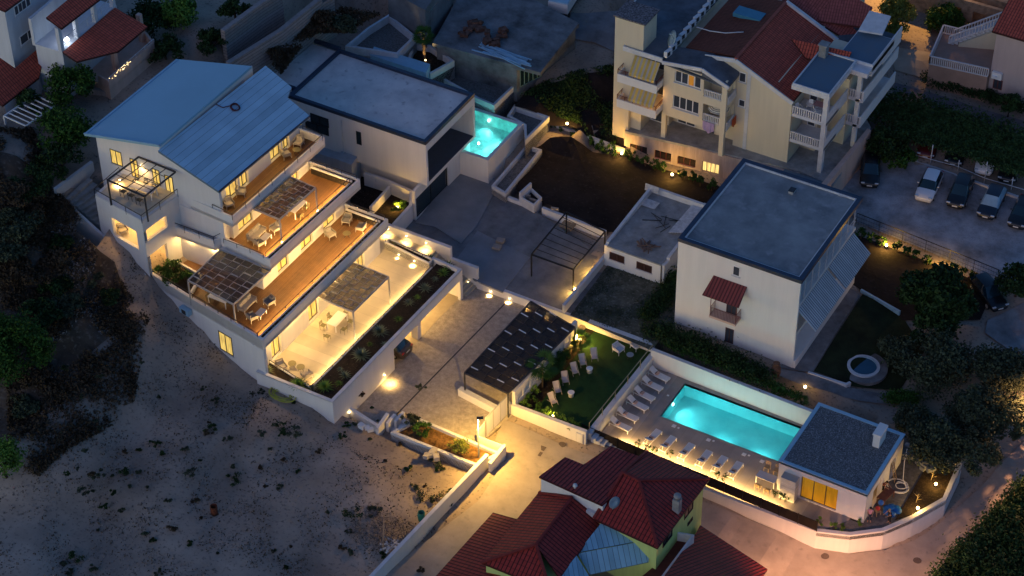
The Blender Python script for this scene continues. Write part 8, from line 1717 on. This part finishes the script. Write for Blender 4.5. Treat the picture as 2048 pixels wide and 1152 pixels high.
# bare branches
def branches(px, z, r, n, label, name='brush_pile', mat=None, seed=1, cat='branches', L=1.2):
    rg_ = random.Random(seed); t = MB(); c = at(*px, z)
    for i in range(n):
        a = rg_.uniform(0, 6.28); q = c + Vector((rg_.uniform(-1, 1) * r, rg_.uniform(-1, 1) * r * .8, rg_.uniform(.05, .5))); d = Vector((math.cos(a), math.sin(a), rg_.uniform(-.3, .5))) * L * rg_.uniform(.4, 1); t.tube([q - d / 2, q + Vector((rg_.uniform(-.1, .1), rg_.uniform(-.1, .1), .05)), q + d / 2], .02, 4, r2=.008, cap=False)
    t.raw = True; return tag(t.build(name, mat or bark), label, cat, kind='stuff')
branches((760, 1062), .2, 2.2, 260, 'heap of cut branches and dead twigs beside the parcel wall', seed=3, mat=M('dead_wood', (.13, .11, .10), .9, .3, 5, .2))
lb_ = MB(); lb_.beam(at(768, 1030, 1.0), at(766, 1095, .6), .12, .05); tag(lb_.build('plank', tan), 'long pale plank lying across the branch heap', 'plank')
for i, (px_, lb) in enumerate([((1862, 960), 'glowing leafless sapling beside the farther bed lamp'), ((1832, 1005), 'leafless sapling above the nearer bed lamp')]):
    o = MB(); c = at(*px_, DZ + .03)
    o.tube([c, c + Vector((.05, .05, .5)), c + Vector((.1, .12, 1.1))], .03, 5, r2=.012)
    for j in range(6): a = j * 1.1; o.tube([c + Vector((.05, .05, .3 + j * .12)), c + Vector((.05 + .4 * math.cos(a), .05 + .4 * math.sin(a), .6 + j * .14))], .014, 4, r2=.005)
    tag(o.build('sapling', M('pale_bark', (.4, .32, .2), .8, .2, 5, 0)), lb, 'sapling', 'saplings in the dark bed')
# ================================================================ the terrain itself
def build_terrain():
    step = .75
    c = [at(-60, -80, 8), at(2120, -80, 2), at(2120, 1230, -2), at(-60, 1230, 0), at(-60, 600, 9)]
    x0 = min(p.x for p in c) - 25; x1 = max(p.x for p in c) + 25; y0 = min(p.y for p in c) - 25; y1 = max(p.y for p in c) + 25
    xs = np.arange(x0, x1, step); ys = np.arange(y0, y1, step); nx, ny = len(xs), len(ys)
    X, Y = np.meshgrid(xs, ys, indexing='ij')
    num = np.zeros_like(X); den = np.zeros_like(X)
    for cx, cy, cz in _cp:
        wt = ((X - cx) ** 2 + (Y - cy) ** 2 + .6) ** -1.8; num += wt * cz; den += wt
    Zg = num / den
    def mask(poly):
        Mk = np.zeros(X.shape, bool); n = len(poly); j = n - 1
        for i in range(n):
            xi, yi = poly[i][0], poly[i][1]; xj, yj = poly[j][0], poly[j][1]
            if yi != yj:
                cnd = ((yi > Y) != (yj > Y)) & (X < (xj - xi) * (Y - yi) / (yj - yi) + xi); Mk ^= cnd
            j = i
        return Mk
    keep = np.zeros(X.shape, bool)
    drp = np.zeros(X.shape)
    for pl, lw in DRAPED:
        mk = mask(pl); drp = np.maximum(drp, np.where(mk, .12, 0)); keep |= mk
    base = Zg.copy()
    # roughness away from the paved sheets
    rn = np.array([[noise.fractal(Vector((a * .35, b * .35, 0)), 1, 2, 5) for b in ys] for a in xs])
    Zg = np.where(keep, Zg - drp, Zg + rn * .12 - .03)
    for pl, lim in PADS:
        if lim is None: continue
        mk = mask(pl); Zg = np.where(mk, np.minimum(Zg, lim), Zg)
    Zg -= np.clip((np.maximum.reduce([x0 + 14 - X, X - x1 + 14, y0 + 14 - Y, Y - y1 + 14])), 0, 20) * .1
    V = np.stack([X, Y, Zg], -1).reshape(-1, 3); Fc = []
    for i in range(nx - 1):
        for j in range(ny - 1):
            a = i * ny + j; Fc.append((a, a + ny, a + ny + 1, a + 1))
    # far skirt so the ground reaches beyond any side step
    me = bpy.data.meshes.new('ground'); me.from_pydata(V.tolist(), [], Fc); me.materials.append(earth)
    for p in me.polygons: p.use_smooth = True
    o = bpy.data.objects.new('ground', me); COL.objects.link(o); struct(o)
    mb = MB(); R_ = 600
    mb.face([(-R_, -R_, -4), (R_, -R_, -4), (R_, R_, -4), (-R_, R_, -4)]); struct(mb.build('far_ground', earth))
build_terrain()
bpy.context.view_layer.update()
